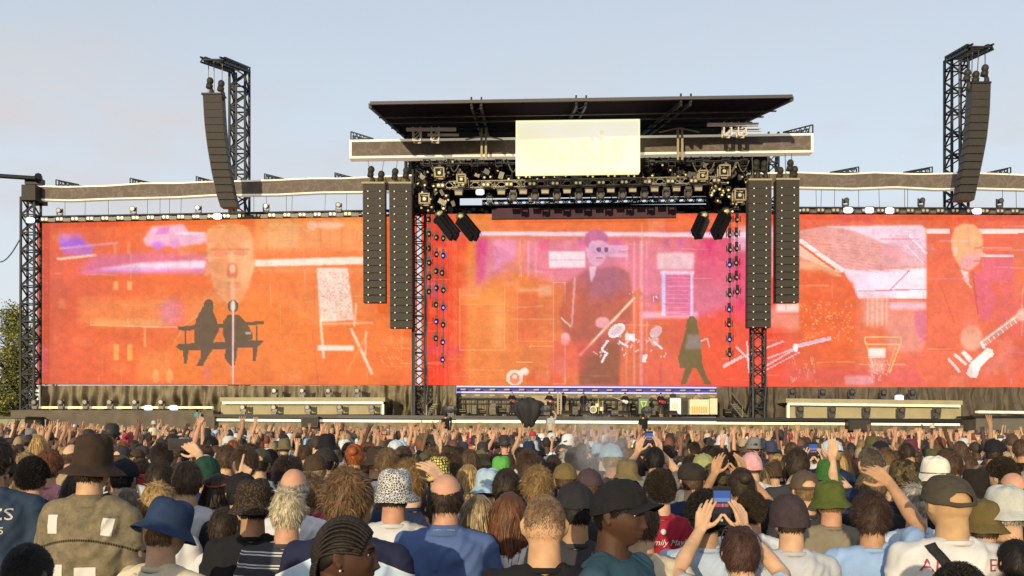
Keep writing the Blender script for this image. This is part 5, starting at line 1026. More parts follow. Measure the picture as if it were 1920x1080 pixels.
# hair -------------------------------------------------------------
def hairline(d, style):
    y = d[:, 1]; zl = np.where(y < 0, -.60 + .62 * (1 + y), .02 + .48 * y)
    return zl
def hair_mesh(style, seed, n=None, mt='hair'):
    R_ = np.random.RandomState(seed); th = dict(shaved=.0008, crop=.003, short=.008, tousled=.016, quiff=.013, long=.010, wavy=.013, curly=.018, ring=.006, bun=.012, nape=.004)[style]
    d, fs = sphere_dirs(48, 36); zl = hairline(d, style); mk = sstep(-.10, .10, d[:, 2] - zl)
    if style == 'ring': mk = mk * (1 - sstep(.30, .52, d[:, 2] - .25 * d[:, 1]))
    if style == 'shaved': mk = sstep(-.10, .35, d[:, 2] + .25 * d[:, 1])
    if style == 'nape': mk = mk * (1 - sstep(.05, .2, d[:, 2]))
    if style in ('long', 'wavy', 'bun'): mk = np.maximum(mk, sstep(.2, -.2, d[:, 1]) * sstep(-.95, -.6, d[:, 2]))
    nz_ = np.array([noise.noise(Vector(v) * (6 if style != 'curly' else 9) + Vector((seed, 0, 0))) for v in d])
    off = -.012 + mk * (.012 + th * (.45 + .35 * nz_ + .25 * np.maximum(d[:, 2], 0)))
    mb = MB(); mb.add(head_pts(d, False, off), fs, .62)
    n = n or dict(shaved=16000, crop=15000, short=15000, tousled=13000, quiff=12000, long=6500, wavy=6500, curly=9000, ring=9000, bun=9000, nape=6000)[style]
    wh = np.array([.12, -.50, .86]); wh /= np.linalg.norm(wh)
    q = R_.normal(size=(n * 3, 3)); q /= np.linalg.norm(q, axis=1)[:, None]; zl = hairline(q, style); keep = q[:, 2] > zl - .05 * R_.rand(len(q))
    if style == 'nape': keep &= q[:, 2] < .18
    if style == 'shaved': keep &= R_.rand(len(q)) < sstep(-.25, .45, q[:, 2] + .2 * q[:, 1]) + .03
    if style == 'ring': keep &= (q[:, 2] - .25 * q[:, 1]) < .40 + .10 * R_.rand(len(q))
    keep &= ~((np.abs(q[:, 0]) > .80) & (q[:, 2] < .0) & (q[:, 1] > -.45)); q = q[keep][:n]; m_ = len(q); base = head_pts(q, False, th * .5); ly = R_.uniform(.35, 1.35, m_)[:, None]
    rad = np.array([.077, .097, .118]); unit = lambda v: v / (np.linalg.norm(v, axis=1)[:, None] + 1e-9)
    nr = unit(q / rad); tg = q - wh; tg -= nr * (tg * nr).sum(1)[:, None]; tg = unit(tg)
    cl = np.array([[noise.noise(Vector(v) * 6 + Vector((seed, k * 9, 0))) for k in range(3)] for v in q]); rnd = R_.normal(size=(m_, 3))
    tint = np.clip(1 + .55 * np.array([noise.noise(Vector(v) * 7 + Vector((3, seed, 0))) for v in q]) + .38 * R_.normal(size=m_), .3, 2.2); up = np.maximum(q[:, 2:3], 0); one = np.ones((m_, 1))
    if style == 'shaved': steps, ln, w_ = 1, .0065, .0009; dr = nr * .5 + tg * .8 + rnd * .15
    elif style == 'crop': steps, ln, w_ = 1, .011, .0013; dr = nr * .7 + tg * .7 + rnd * .25
    elif style in ('short', 'ring', 'bun', 'nape'): steps, ln, w_ = 4, (.036 if style != 'nape' else .022), .0015; dr = nr * .40 + tg + cl * .6 + rnd * .20
    elif style == 'tousled': steps, ln, w_ = 4, .040, .0016; dr = nr * .22 + tg * .85 + cl * 1.5 + rnd * .28
    elif style == 'quiff': steps, ln, w_ = 4, .050, .0016; dr = nr * (.4 + .6 * up) + tg * .6 + np.array([.4, .1, 0]) * up + cl * .8 + rnd * .18
    elif style == 'curly': steps, ln, w_ = 7, .040, .0018; dr = nr
    else: steps, ln, w_ = 10, .37, .0026; dr = tg + nr * .25 + cl * .3 + rnd * .08 + np.array([0, -.3, -.5])
    L_ = ln * R_.uniform(.55, 1.3, (m_, 1)) if style not in ('long', 'wavy') else ln * R_.uniform(.8, 1.15, (m_, 1)); fly = R_.rand(m_, 1) < .05; dr = unit(dr + fly * rnd * .8); p = base.copy(); pts = [p.copy()]; ph0 = R_.uniform(0, 6.28, (m_, 1))
    u_ = unit(np.cross(nr, [0.01, 0, 1])); v_ = np.cross(nr, u_)
    for k in range(steps):
        st = L_ / steps
        if style in ('long', 'wavy'):
            dr = dr * .55 + np.array([0, 0, -.5]) + (.26 * np.sin(ph0 * .25 + k * 1.25 + q[:, :1] * 9) * np.array([1, .4, 0]) if style == 'wavy' else .05 * rnd)
            dr = dr + ((p[:, 1:2] > 0) & (p[:, 2:3] < .02)) * np.array([0, -.5, 0]); dr = unit(dr); p = p + dr * st
            ra = (rad + th * ly + .004)[:, :2]; eh = np.concatenate([p[:, :2] / ra, np.maximum(p[:, 2:3], -.02) / .13], 1); r_ = np.linalg.norm(eh, axis=1)[:, None]
            p[:, :2] = np.where(r_ < 1, p[:, :2] / np.maximum(r_, .55), p[:, :2]); lowm = p[:, 2] < -.17; p[lowm, 1] = np.minimum(p[lowm, 1], -.085 - .015 * R_.rand(lowm.sum()))
        elif style == 'curly':
            a_ = ph0 + k * 1.5; p = p + nr * st * .42 + (u_ * np.cos(a_) + v_ * np.sin(a_)) * st * .85
        else:
            dr = unit(dr + tg * .25 - nr * (.22 if style != 'quiff' else .1) + np.array([0, 0, -.12]) + (fly * .3) * nr); p = p + dr * st
            if style not in ('crop', 'shaved'):
                ra = np.repeat((rad + .0015)[None], m_, 0) + th * ly; lo_ = np.clip(-p[:, 2] / .1, 0, 1) * (p[:, 2] < 0); ra[:, 0] *= 1 - .10 * lo_; ra[:, 1] *= 1 - .40 * lo_ * (p[:, 1] < 0)
                r_ = np.linalg.norm(p / ra, axis=1)[:, None]; p = np.where(r_ < 1, p / np.maximum(r_, .3), p)
        pts.append(p.copy())
    ax = unit(np.cross(pts[-1] - pts[0], nr) + 1e-7) * w_ * R_.uniform(.7, 1.3, (m_, 1)); K_ = len(pts); arr = np.empty((m_, K_ * 2, 3))
    for k, pp in enumerate(pts): f_ = 1 - (.75 if style not in ('long', 'wavy') else .5) * k / K_; arr[:, 2 * k] = pp - ax * f_; arr[:, 2 * k + 1] = pp + ax * f_
    o0 = len(mb.v); mb.v += [tuple(v) for v in arr.reshape(-1, 3)]; mb.a += list(np.repeat(tint, K_ * 2)); fb = np.array([(2 * k, 2 * k + 1, 2 * k + 3, 2 * k + 2) for k in range(K_ - 1)])
    mb.f += [tuple(f) for f in ((np.arange(m_) * K_ * 2 + o0)[:, None, None] + fb[None]).reshape(-1, 4).tolist()]
    if style == 'bun': mb.ell((0, -.115, .06), (.042, .038, .040), 14, 10)
    me = bpy.data.meshes.new('hair'); me.from_pydata([tuple(map(float, v)) for v in mb.v], [], mb.f); at = me.attributes.new('tint', 'FLOAT', 'POINT'); at.data.foreach_set('value', np.array(mb.a, np.float32)); me.materials.append(M[mt])
    me.polygons.foreach_set('use_smooth', [True] * len(me.polygons)); me.update(); return me
def braids_mesh():
    mb = MB(); d, fs = sphere_dirs(40, 30); mk = sstep(-.08, .08, d[:, 2] - hairline(d, 'x')); mb.add(head_pts(d, False, -.012 + mk * .0155), fs, .45)
    for r in range(19):
        a = (r - 9) / 9 * 1.42; pts = []
        for k in range(46):
            t = k / 45; ph = .95 - t * 2.75; v = np.array([math.sin(a) * math.cos(ph * .55) , math.sin(ph) * math.cos(a * .6), math.cos(ph) * math.cos(a) + .02]); v /= np.linalg.norm(v)
            if v[2] < hairline(v[None], 'x')[0] - .05 and v[1] < 0: break
            pts.append(head_pts(v[None], False, .007)[0])
        e = pts[-1].copy()
        for k in range(1, 16): pts.append(e + np.array([.004 * math.sin(k), -.004 * math.sin(k * .5 + r) - .012 * (k / 15), -.0095 * k * (1 if r % 2 else .8)]))
        for k in range(len(pts) - 1):
            for j in range(2):
                f_ = j / 2; p = pts[k] * (1 - f_) + pts[k + 1] * f_; side = (k * 2 + j) % 2 * 2 - 1; mb.ell(Vector(p) + Vector((side * .0024, 0, 0)), (.0052, .0060, .0056), 6, 4); 
    n = len(mb.v); R_ = random.Random(2); i = 1200
    mb.a = mb.a[:len(d)] + [1.0 + .4 * math.sin(k * .11) for k in range(n - len(d))]
    me = bpy.data.meshes.new('hair'); me.from_pydata([tuple(map(float, v)) for v in mb.v], [], mb.f); at = me.attributes.new('tint', 'FLOAT', 'POINT'); at.data.foreach_set('value', np.array(mb.a, np.float32)); me.materials.append(M['hair']); me.polygons.foreach_set('use_smooth', [True] * len(me.polygons)); me.update(); return me

# hats (origin at the head centre) ----------------------------------
def finish(mb, nm, m, sub=1, solid=.003):
    me = bpy.data.meshes.new('t'); me.from_pydata([tuple(map(float, v)) for v in mb.v], [], mb.f); o = bpy.data.objects.new('t', me); COL.objects.link(o)
    if solid: s = o.modifiers.new('s', 'SOLIDIFY'); s.thickness = solid; s.offset = 1
    if sub: s = o.modifiers.new('u', 'SUBSURF'); s.levels = sub; s.render_levels = sub
    dg = bpy.context.evaluated_depsgraph_get(); out = bpy.data.meshes.new_from_object(o.evaluated_get(dg)); bpy.data.objects.remove(o); out.name = nm; out.materials.append(m); out.polygons.foreach_set('use_smooth', [True] * len(out.polygons)); return out
def bucket_mesh(seed, tall=.115, brim=.046, droop=.85):
    mb = MB(); n = 48; rings = []; sp = Vector((seed * 3.1, 0, 0))
    prof = [(.086 + brim * 1.0, .022 - brim * droop * 1.25), (.086 + brim * .66, .022 - brim * droop * .8), (.086 + brim * .3, .022 - brim * droop * .32), (.0875, .022), (.0865, .030), (.0855, .055), (.083, .085), (.078, tall - .012), (.072, tall + .004), (.050, tall + .013), (.02, tall + .017)]
    for i, (r, z) in enumerate(prof):
        rg = []
        for k in range(n):
            t = 2 * math.pi * k / n; c, s = math.cos(t), math.sin(t); nn = noise.noise(Vector((c * 1.6, s * 1.6, z * 14)) + sp); n2 = noise.noise(Vector((c * 4, s * 4, z * 30)) + sp)
            n3 = noise.noise(Vector((c * 9, s * 9, z * 40)) + sp); rr_ = r * (1 + .05 * nn + .030 * n2 + .012 * n3); zz = z + (.014 * nn if i < 2 else .006 * nn) + (.008 * nn if i > 6 else 0); rg.append((c * rr_ * .98, s * rr_ * 1.20 - .004, zz))
        rings.append(rg)
    mb.loft(rings, False); o = len(mb.v) - n; mb.f.append(tuple(range(o, o + n))); return finish(mb, 'bucket_hat', M['hat'], 1, .004)
def cap_mesh(opening=True, seed=0, high=1.0, beanie=False, flat=False):
    mb = MB(); nu, nv = 96, 28; V = []
    for j in range(nv + 1):
        ph = (math.pi / 2) * (1 - j / nv)
        for k in range(nu):
            t = 2 * math.pi * k / nu; nn = noise.noise(Vector((math.cos(t) * 2, math.sin(t) * 2, j * .3 + seed))); e = .94
            seam = min(abs(((t / (math.pi / 3)) % 1) - .0), abs(((t / (math.pi / 3)) % 1) - 1)); sn = math.sin(ph) ** .8 ; r = (1 - .022 * math.exp(-(seam / .07) ** 2) * (0 if beanie or flat else 1)) * (.094 if beanie else .092) * (1 + .03 * nn + .012 * noise.noise(Vector((math.cos(t) * 5, math.sin(t) * 5, j * .2 + seed)))) + (.012 if flat else 0) * math.sin(2 * (math.pi / 2 - ph)); zz = (.018 if not beanie else -.028 + .03 * max(0, min(1, math.sin(t) * 2)) * (math.sin(ph) ** 3)) + (.112 * high + (.042 if beanie else 0)) * math.cos(ph) ** (1 if not flat else .8)
            V.append((math.cos(t) * r * sn, math.sin(t) * r * 1.2 * sn + (.014 * math.cos(ph) if not flat else .02 * math.cos(ph)), zz + .006 * nn))
    mb.v = V; mb.a = [1] * len(V)
    for j in range(nv):
        for k in range(nu):
            t = 2 * math.pi * (k + .5) / nu; dx = math.cos(t); bk = math.sin(t) < 0
            if opening and bk and (dx / .50) ** 2 + ((j + .5 - 3) / 7.5) ** 2 < 1 and j >= 3: continue
            mb.f.append((j * nu + k, j * nu + (k + 1) % nu, (j + 1) * nu + (k + 1) % nu, (j + 1) * nu + k))
    if not beanie and not flat: mb.ell((0, .014, .134 * high), (.009, .009, .005), 10, 6)
    out = finish(mb, 'cap', M['hat'], 1, .004)
    return out
def bill_mesh(ln=.075):
    mb = MB(); n, m_ = 20, 8; V = []
    for j in range(m_ + 1):
        for k in range(n + 1):
            u = (k / n - .5) * 2; a = u * 1.05; f_ = j / m_; r0x, r0y = .086, .103; ex = ln * math.cos(a * .9) ** .7 * f_
            V.append((math.sin(a) * (r0x + ex * .25), math.cos(a) * r0y + ex, .022 - .018 * u * u - .012 * f_ * f_ - .006 * f_))
    mb.v = V; mb.a = [1] * len(V); mb.f = [(j * (n + 1) + k, j * (n + 1) + k + 1, (j + 1) * (n + 1) + k + 1, (j + 1) * (n + 1) + k) for j in range(m_) for k in range(n)]
    return finish(mb, 'cap_bill', M['hat'], 1, .005)

# materials for people ------------------------------------------------
def obj_mat(name, rough, nscale, namt, bump, stretch=(1, 1, 1), sheen=0, tint=False, spec=.4, fine=0):
    m, t, b = new_mat(name); L = t.links.new; oi = N(t, 'ShaderNodeObjectInfo'); tc = N(t, 'ShaderNodeTexCoord'); mp = N(t, 'ShaderNodeMapping'); mp.inputs['Scale'].default_value = stretch
    nz = N(t, 'ShaderNodeTexNoise'); nz.inputs['Scale'].default_value = nscale; nz.inputs['Detail'].default_value = 6; L(tc.outputs['Object'], mp.inputs[0]); L(mp.outputs[0], nz.inputs['Vector'])
    mr = N(t, 'ShaderNodeMapRange'); mr.inputs[1].default_value = .3; mr.inputs[2].default_value = .7; mr.inputs[3].default_value = 1 - namt; mr.inputs[4].default_value = 1 + namt; L(nz.outputs[0], mr.inputs[0])
    sc = N(t, 'ShaderNodeVectorMath', operation='SCALE'); L(oi.outputs['Color'], sc.inputs[0]); f_ = mr.outputs[0]
    if tint: at = N(t, 'ShaderNodeAttribute', attribute_name='tint'); mm = N(t, 'ShaderNodeMath', operation='MULTIPLY'); L(f_, mm.inputs[0]); L(at.outputs['Fac'], mm.inputs[1]); f_ = mm.outputs[0]
    L(f_, sc.inputs['Scale']); L(sc.outputs[0], b.inputs['Base Color']); b.inputs['Roughness'].default_value = rough; b.inputs['Specular IOR Level'].default_value = spec
    if bump:
        bp = N(t, 'ShaderNodeBump'); bp.inputs['Strength'].default_value = bump; bp.inputs['Distance'].default_value = .004; h = nz.outputs[0]
        if fine: n2 = N(t, 'ShaderNodeTexNoise'); n2.inputs['Scale'].default_value = fine; L(tc.outputs['Object'], n2.inputs['Vector']); h = n2.outputs[0]
        L(h, bp.inputs['Height']); L(bp.outputs[0], b.inputs['Normal'])
    return m, t, b, sc
M['skin'] = obj_mat('skin', .60, 16, .15, .12, fine=220, spec=.22)[0]; M['hair'] = obj_mat('hair_strands', .6, 30, .25, 0, tint=True, spec=.3)[0]
M['cloth'] = obj_mat('cotton_cloth', .9, 9, .10, .35, fine=240, spec=.15)[0]; M['hat'] = obj_mat('hat_cloth', .88, 22, .16, .35, fine=260, spec=.15)[0]
def _stitch(m):
    t = m.node_tree; b = t.nodes['Principled BSDF']; tc = N(t, 'ShaderNodeTexCoord'); w = N(t, 'ShaderNodeTexWave', bands_direction='Z'); w.inputs['Scale'].default_value = 42; w.inputs['Distortion'].default_value = .6; w.inputs['Detail'].default_value = 1
    bp = N(t, 'ShaderNodeBump'); bp.inputs['Strength'].default_value = .35; bp.inputs['Distance'].default_value = .002; t.links.new(tc.outputs['Object'], w.inputs['Vector']); t.links.new(w.outputs[1], bp.inputs['Height'])
    old = b.inputs['Normal'].links[0].from_node; t.links.new(old.outputs[0], bp.inputs['Normal']); t.links.new(bp.outputs[0], b.inputs['Normal'])
_stitch(M['hat']); M['hair_fuzz'] = M['hair']
def pat_mat(name, build):
    m, t, b = new_mat(name); tc = N(t, 'ShaderNodeTexCoord'); build(t, b, tc, t.links.new); b.inputs['Roughness'].default_value = .9; b.inputs['Specular IOR Level'].default_value = .15; return m
def ramp(t, fac, stops, interp='LINEAR'):
    r = N(t, 'ShaderNodeValToRGB'); r.color_ramp.interpolation = interp; e = r.color_ramp.elements
    e[0].position, e[0].color = stops[0][0], (*stops[0][1], 1); e[1].position, e[1].color = stops[1][0], (*stops[1][1], 1)
    for p, c in stops[2:]: x = e.new(p); x.color = (*c, 1)
    t.links.new(fac, r.inputs[0]); return r.outputs[0]
def leopard(t, b, tc, L):
    v = N(t, 'ShaderNodeTexVoronoi', feature='DISTANCE_TO_EDGE'); v.inputs['Scale'].default_value = 75; L(tc.outputs['Object'], v.inputs['Vector']); n_ = N(t, 'ShaderNodeTexNoise'); n_.inputs['Scale'].default_value = 130; L(tc.outputs['Object'], n_.inputs['Vector'])
    c = ramp(t, v.outputs[0], [(.0, (.60, .60, .58)), (.085, (.55, .55, .54)), (.13, (.045, .045, .05)), (.38, (.10, .10, .11)), (.5, (.2, .2, .2))]); L(c, b.inputs['Base Color'])
M['leopard'] = pat_mat('leopard_print', leopard)
def beepat(t, b, tc, L):
    v = N(t, 'ShaderNodeTexVoronoi', feature='DISTANCE_TO_EDGE'); v.inputs['Scale'].default_value = 48; v.inputs['Randomness'].default_value = .5; L(tc.outputs['Object'], v.inputs['Vector'])
    L(ramp(t, v.outputs[0], [(.10, (.02, .02, .015)), (.18, (.60, .52, .12)), (.5, (.70, .62, .22))]), b.inputs['Base Color'])
M['yellow_check'] = pat_mat('yellow_black_print', beepat)
def weave(t, b, tc, L):
    v = N(t, 'ShaderNodeTexVoronoi'); v.inputs['Scale'].default_value = 90; L(tc.outputs['Object'], v.inputs['Vector']); L(ramp(t, v.outputs['Distance'], [(.1, (.085, .06, .04)), (.6, (.022, .016, .012))]), b.inputs['Base Color'])
    bp = N(t, 'ShaderNodeBump'); bp.inputs['Distance'].default_value = .004; L(v.outputs['Distance'], bp.inputs['Height']); L(bp.outputs[0], b.inputs['Normal'])
M['weave'] = pat_mat('woven_brown', weave)
def camo(t, b, tc, L):
    v = N(t, 'ShaderNodeTexNoise'); v.inputs['Scale'].default_value = 20; v.inputs['Detail'].default_value = 3; L(tc.outputs['Object'], v.inputs['Vector']); L(ramp(t, v.outputs[0], [(0, (.02, .016, .01)), (.45, (.09, .06, .03)), (.55, (.04, .05, .02)), (.62, (.14, .11, .06))], 'CONSTANT'), b.inputs['Base Color'])
M['camo'] = pat_mat('camouflage_print', camo)
def stripes(t, b, tc, L):
    s = N(t, 'ShaderNodeSeparateXYZ'); L(tc.outputs['Object'], s.inputs[0]); m_ = N(t, 'ShaderNodeMath', operation='MULTIPLY'); m_.inputs[1].default_value = 17.0; L(s.outputs[2], m_.inputs[0]); fr = N(t, 'ShaderNodeMath', operation='FRACT'); L(m_.outputs[0], fr.inputs[0])
    L(ramp(t, fr.outputs[0], [(0, (.045, .045, .055)), (.38, (.5, .5, .5)), (.48, (.045, .045, .055)), (.60, (.5, .5, .5)), (.70, (.045, .045, .055))], 'CONSTANT'), b.inputs['Base Color'])
M['stripes'] = pat_mat('striped_cotton', stripes)
def raglan(t, b, tc, L):
    s = N(t, 'ShaderNodeSeparateXYZ'); L(tc.outputs['Object'], s.inputs[0]); ab = N(t, 'ShaderNodeMath', operation='ABSOLUTE'); L(s.outputs[0], ab.inputs[0])
    k = N(t, 'ShaderNodeMath', operation='MULTIPLY_ADD'); k.inputs[1].default_value = -1.9; k.inputs[2].default_value = 0; zz = N(t, 'ShaderNodeMath', operation='SUBTRACT'); L(s.outputs[2], zz.inputs[0]); zz.inputs[1].default_value = 1.47; L(zz.outputs[0], k.inputs[0])
    df = N(t, 'ShaderNodeMath', operation='SUBTRACT'); L(ab.outputs[0], df.inputs[0]); L(k.outputs[0], df.inputs[1]); mp_ = N(t, 'ShaderNodeMapRange'); mp_.inputs[1].default_value = -.2; mp_.inputs[2].default_value = .3; L(df.outputs[0], mp_.inputs[0])
    L(ramp(t, mp_.outputs[0], [(0, (.42, .55, .68)), (.40, (.6, .6, .6)), (.425, (.018, .022, .05))], 'CONSTANT'), b.inputs['Base Color'])
M['raglan'] = pat_mat('navy_blue_raglan', raglan)
def denim(t, b, tc, L):
    n_ = N(t, 'ShaderNodeTexNoise'); n_.inputs['Scale'].default_value = 16; n_.inputs['Detail'].default_value = 9; n_.inputs['Roughness'].default_value = .85; L(tc.outputs['Object'], n_.inputs['Vector'])
    base = ramp(t, n_.outputs[0], [(.35, (.10, .085, .055)), (.65, (.24, .20, .13))]); s = N(t, 'ShaderNodeSeparateXYZ'); L(tc.outputs['Object'], s.inputs[0])
    # yoke seam: a dark stitched line across the back at z about 1.30
    w = N(t, 'ShaderNodeMath', operation='ABSOLUTE'); sb = N(t, 'ShaderNodeMath', operation='SUBTRACT'); xx_ = N(t, 'ShaderNodeMath', operation='POWER'); xx_.inputs[1].default_value = 2; L(s.outputs[0], xx_.inputs[0]); ad = N(t, 'ShaderNodeMath', operation='ADD'); L(xx_.outputs[0], ad.inputs[0]); L(s.outputs[2], ad.inputs[1]); L(ad.outputs[0], sb.inputs[0]); sb.inputs[1].default_value = 1.315; L(sb.outputs[0], w.inputs[0])
    st = ramp(t, w.outputs[0], [(0, (.03, .025, .02)), (.0045, (.03, .025, .02)), (.006, (1, 1, 1))]); wv = N(t, 'ShaderNodeTexWave', bands_direction='X'); wv.inputs['Scale'].default_value = 30; L(tc.outputs['Object'], wv.inputs['Vector'])
    mx = N(t, 'ShaderNodeMixRGB', blend_type='MULTIPLY'); L(base, mx.inputs[1]); L(st, mx.inputs[2]); f2 = N(t, 'ShaderNodeMapRange'); f2.inputs[3].default_value = .45; L(wv.outputs[1], f2.inputs[0]); L(f2.outputs[0], mx.inputs[0]); L(mx.outputs[0], b.inputs['Base Color'])
    bp = N(t, 'ShaderNodeBump'); bp.inputs['Distance'].default_value = .004; L(n_.outputs[0], bp.inputs['Height']); L(bp.outputs[0], b.inputs['Normal'])
M['denim'] = pat_mat('tan_denim', denim)
M['eye'] = mat('eye_white', (.6, .58, .55), .3); M['iris'] = mat('iris', (.02, .012, .008), .25); M['phone'] = mat('phone_shell', (.012, .012, .014), .5, spec=.2); M['webbing'] = mat('black_webbing', (.018, .018, .02), .8, spec=.2); M['ink_white'] = mat('white_print', (.52, .52, .50), .8); M['ink_red'] = mat('red_print', (.30, .03, .06), .8); M['ink_dark'] = mat('dark_print', (.02, .02, .025), .8); M['gold'] = mat('gold_metal', (.7, .5, .2), .3, 1)

# library -------------------------------------------------------------
LIB = {}
def body_of(pose, hero=False):
    k = ('b', pose, hero)
    if k not in LIB: LIB[k] = body_mesh(pose, .0042 if hero else (.0052 if pose in ('phone', 'point_low', 'hold') else .0062 if pose != 'down' else .008))
    return LIB[k]
def shirt_of(pose, kind, seed=0):
    k = ('s', pose, kind)
    if k not in LIB: LIB[k] = shirt_mesh(pose, kind, len(LIB))
    return LIB[k]
def get(k, fn):
    if k not in LIB: LIB[k] = fn()
    return LIB[k]
HS = {'shaved': 11, 'nape': 10, 'crop': 1, 'short': 2, 'tousled': 3, 'quiff': 4, 'long': 5, 'wavy': 6, 'curly': 7, 'ring': 8, 'bun': 9}
SK = {'pale': (.50, .315, .20), 'tan': (.38, .22, .125), 'rosy': (.46, .25, .165), 'brown': (.17, .085, .05), 'dark': (.062, .030, .019)}
HR = {'dark brown': (.028, .018, .011), 'black': (.010, .008, .007), 'brown': (.065, .038, .02), 'light brown': (.14, .085, .04), 'blond': (.27, .19, .09), 'ginger': (.22, .08, .025), 'auburn': (.12, .045, .02), 'grey': (.26, .24, .21), 'golden blond': (.33, .215, .085)}
CL = {'black': (.014, .014, .017), 'white': (.54, .55, .56), 'navy': (.018, .028, .065), 'grey': (.17, .17, .17), 'light blue': (.24, .42, .60), 'blue': (.055, .11, .27), 'red': (.30, .02, .03), 'olive': (.075, .075, .035), 'tan': (.30, .23, .14), 'dark green': (.015, .05, .035), 'cream': (.55, .48, .34), 'pink': (.50, .22, .25), 'charcoal': (.04, .04, .045), 'brown': (.055, .035, .022), 'khaki': (.13, .115, .06), 'stone grey': (.34, .35, .33), 'sky blue': (.38, .55, .68), 'teal': (.05, .28, .32), 'burgundy': (.10, .015, .03)}
def child(nm, me, par, color, loc=(0, 0, 0), rot=(0, 0, 0), m=None):
    o = bpy.data.objects.new(nm, me); COL.objects.link(o); o.parent = par; o.location = loc; o.rotation_euler = rot; o.color = (*color, 1)
    if m is not None: o.material_slots[0].link = 'OBJECT'; o.material_slots[0].material = m
    return o
TRS = None
PEOPLE = []
HATX = {'bucket': .017, 'tall_bucket': .05, 'cap': .012, 'cap_closed': .012, 'beanie': .012, 'flat': .006}
def person(px, topy, D, label, pose='down', rz=0, skin='pale', hair=None, hat=None, shirt=('tee', 'black'), trs='charcoal', hero=False, smat=None, hmat=None, jit=None, scale=None, group='people standing in the crowd', z0=None, hrot=(0, 0, 0), x=None, bulk=1.0):
    p = P(px, topy, D=D); z0 = gz(p.y) if z0 is None else z0; ex = {None: .004}.get(hair[0] if hair else None, dict(crop=.004, short=.016, tousled=.035, quiff=.035, long=.015, wavy=.02, curly=.045, ring=0, bun=.015, braids=.012).get(hair[0] if hair else '', .004))
    if hat: ex = HATX[hat[0]]
    s = (p.z - z0) / (1.75 + ex) if scale is None else scale
    if scale is None and not (.86 < s < 1.12): print('SCALE', round(s, 3), label[:50], round(p.z, 2))
    r_ = bpy.data.objects.new('person', None); COL.objects.link(r_); r_.empty_display_size = .2; r_.location = (p.x, p.y, z0); r_.scale = (s * bulk, s * bulk, s); r_.rotation_euler = (0, 0, math.radians(rz)); tag(r_, label, 'person', group); ORG[r_] = Vector((0, 0, 0))
    sk = SK[skin] if isinstance(skin, str) else skin
    b_ = child('body', body_of(pose, hero), r_, sk)
    sc_ = CL[shirt[1]] if isinstance(shirt[1], str) else shirt[1]
    sh = child('shirt' if shirt[0] != 'jacket' else 'jacket', shirt_of(pose, shirt[0]), r_, sc_, m=smat)
    child('trousers', get('trs', trousers_mesh), r_, CL[trs])
    r_['_tmp'] = 0; del r_['_tmp']
    if hair:
        if hat and hair[0] == 'short': hair = ('nape', hair[1])
        hc = HR[hair[1]] if isinstance(hair[1], str) else hair[1]
        if hair[0] == 'braids': child('hair', get('braids', braids_mesh), r_, hc, HC)
        elif True: child('hair', get(('h', hair[0]), lambda: hair_mesh(hair[0], HS[hair[0]])), r_, hc, HC)
        else: child('hair', get(('h', 'crop'), lambda: hair_mesh('crop', 1)), r_, hc, HC)
    if hat:
        cc = CL[hat[1]] if isinstance(hat[1], str) else hat[1]
        k = hat[0]
        if k == 'bucket': h = child('bucket_hat', get('bk', lambda: bucket_mesh(1)), r_, cc, HC, hrot, hmat)
        elif k == 'tall_bucket': h = child('bucket_hat', get('bkt', lambda: bucket_mesh(4, .150, .066, .62)), r_, cc, HC, hrot, hmat)
        elif k == 'beanie': h = child('beanie', get('bn', lambda: cap_mesh(False, 3, 1, True)), r_, cc, HC, hrot, hmat)
        elif k == 'flat': h = child('flat_cap', get('fc', lambda: cap_mesh(False, 5, 1.02, False, True)), r_, cc, HC, hrot, hmat); child('bill', get('bill', bill_mesh), h, cc, m=hmat)
        else: h = child('cap', get(k, lambda: cap_mesh(k == 'cap', 2)), r_, cc, HC, hrot, hmat); child('bill', get('bill', bill_mesh), h, cc, m=hmat)
    PEOPLE.append((p.x, p.y)); return r_, s
# ================================================================= extras carried or worn
_BV = {}
def back_hit(sh, x, z):
    me = sh.data
    if me.name not in _BV: _BV[me.name] = BVHTree.FromPolygons([v.co.copy() for v in me.vertices], [tuple(p.vertices) for p in me.polygons])
    h = _BV[me.name].ray_cast(Vector((x, -1, z)), Vector((0, 1, 0))); return h[0].y if h[0] else -.12
def kid(r_, n): return [c for c in r_.children if c.name.startswith(n)][0]
def print_on(r_, text, size, x0, z0, m, nm='lettering', shear=0, rot=0):
    sh = kid(r_, 'shirt') if any(c.name.startswith('shirt') for c in r_.children) else kid(r_, 'jacket'); me = text_mesh(text, size, 0, shear, 2) if isinstance(text, str) else text
    cr_, sr = math.cos(rot), math.sin(rot)
    for v in me.vertices: x, z = x0 + v.co.x * cr_ - v.co.y * sr, z0 + v.co.x * sr + v.co.y * cr_; v.co = (x, back_hit(sh, x, z) - .0035, z)
    me.materials.clear(); me.materials.append(m); o = bpy.data.objects.new(nm, me); COL.objects.link(o); o.parent = sh; return o
def patch(w, h, n=10, hole=None):
    mb = MB(); 
    for j in range(n):
        for i in range(n):
            x0, x1, y0, y1 = -w / 2 + w * i / n, -w / 2 + w * (i + 1) / n, -h / 2 + h * j / n, -h / 2 + h * (j + 1) / n
            if hole and abs((x0 + x1) / 2) < w / 2 - hole and abs((y0 + y1) / 2) < h / 2 - hole: continue
            mb.add([(x0, y0, 0), (x1, y0, 0), (x1, y1, 0), (x0, y1, 0)], [(0, 1, 2, 3)])
    me = bpy.data.meshes.new('patch'); me.from_pydata(mb.v, [], mb.f); return me
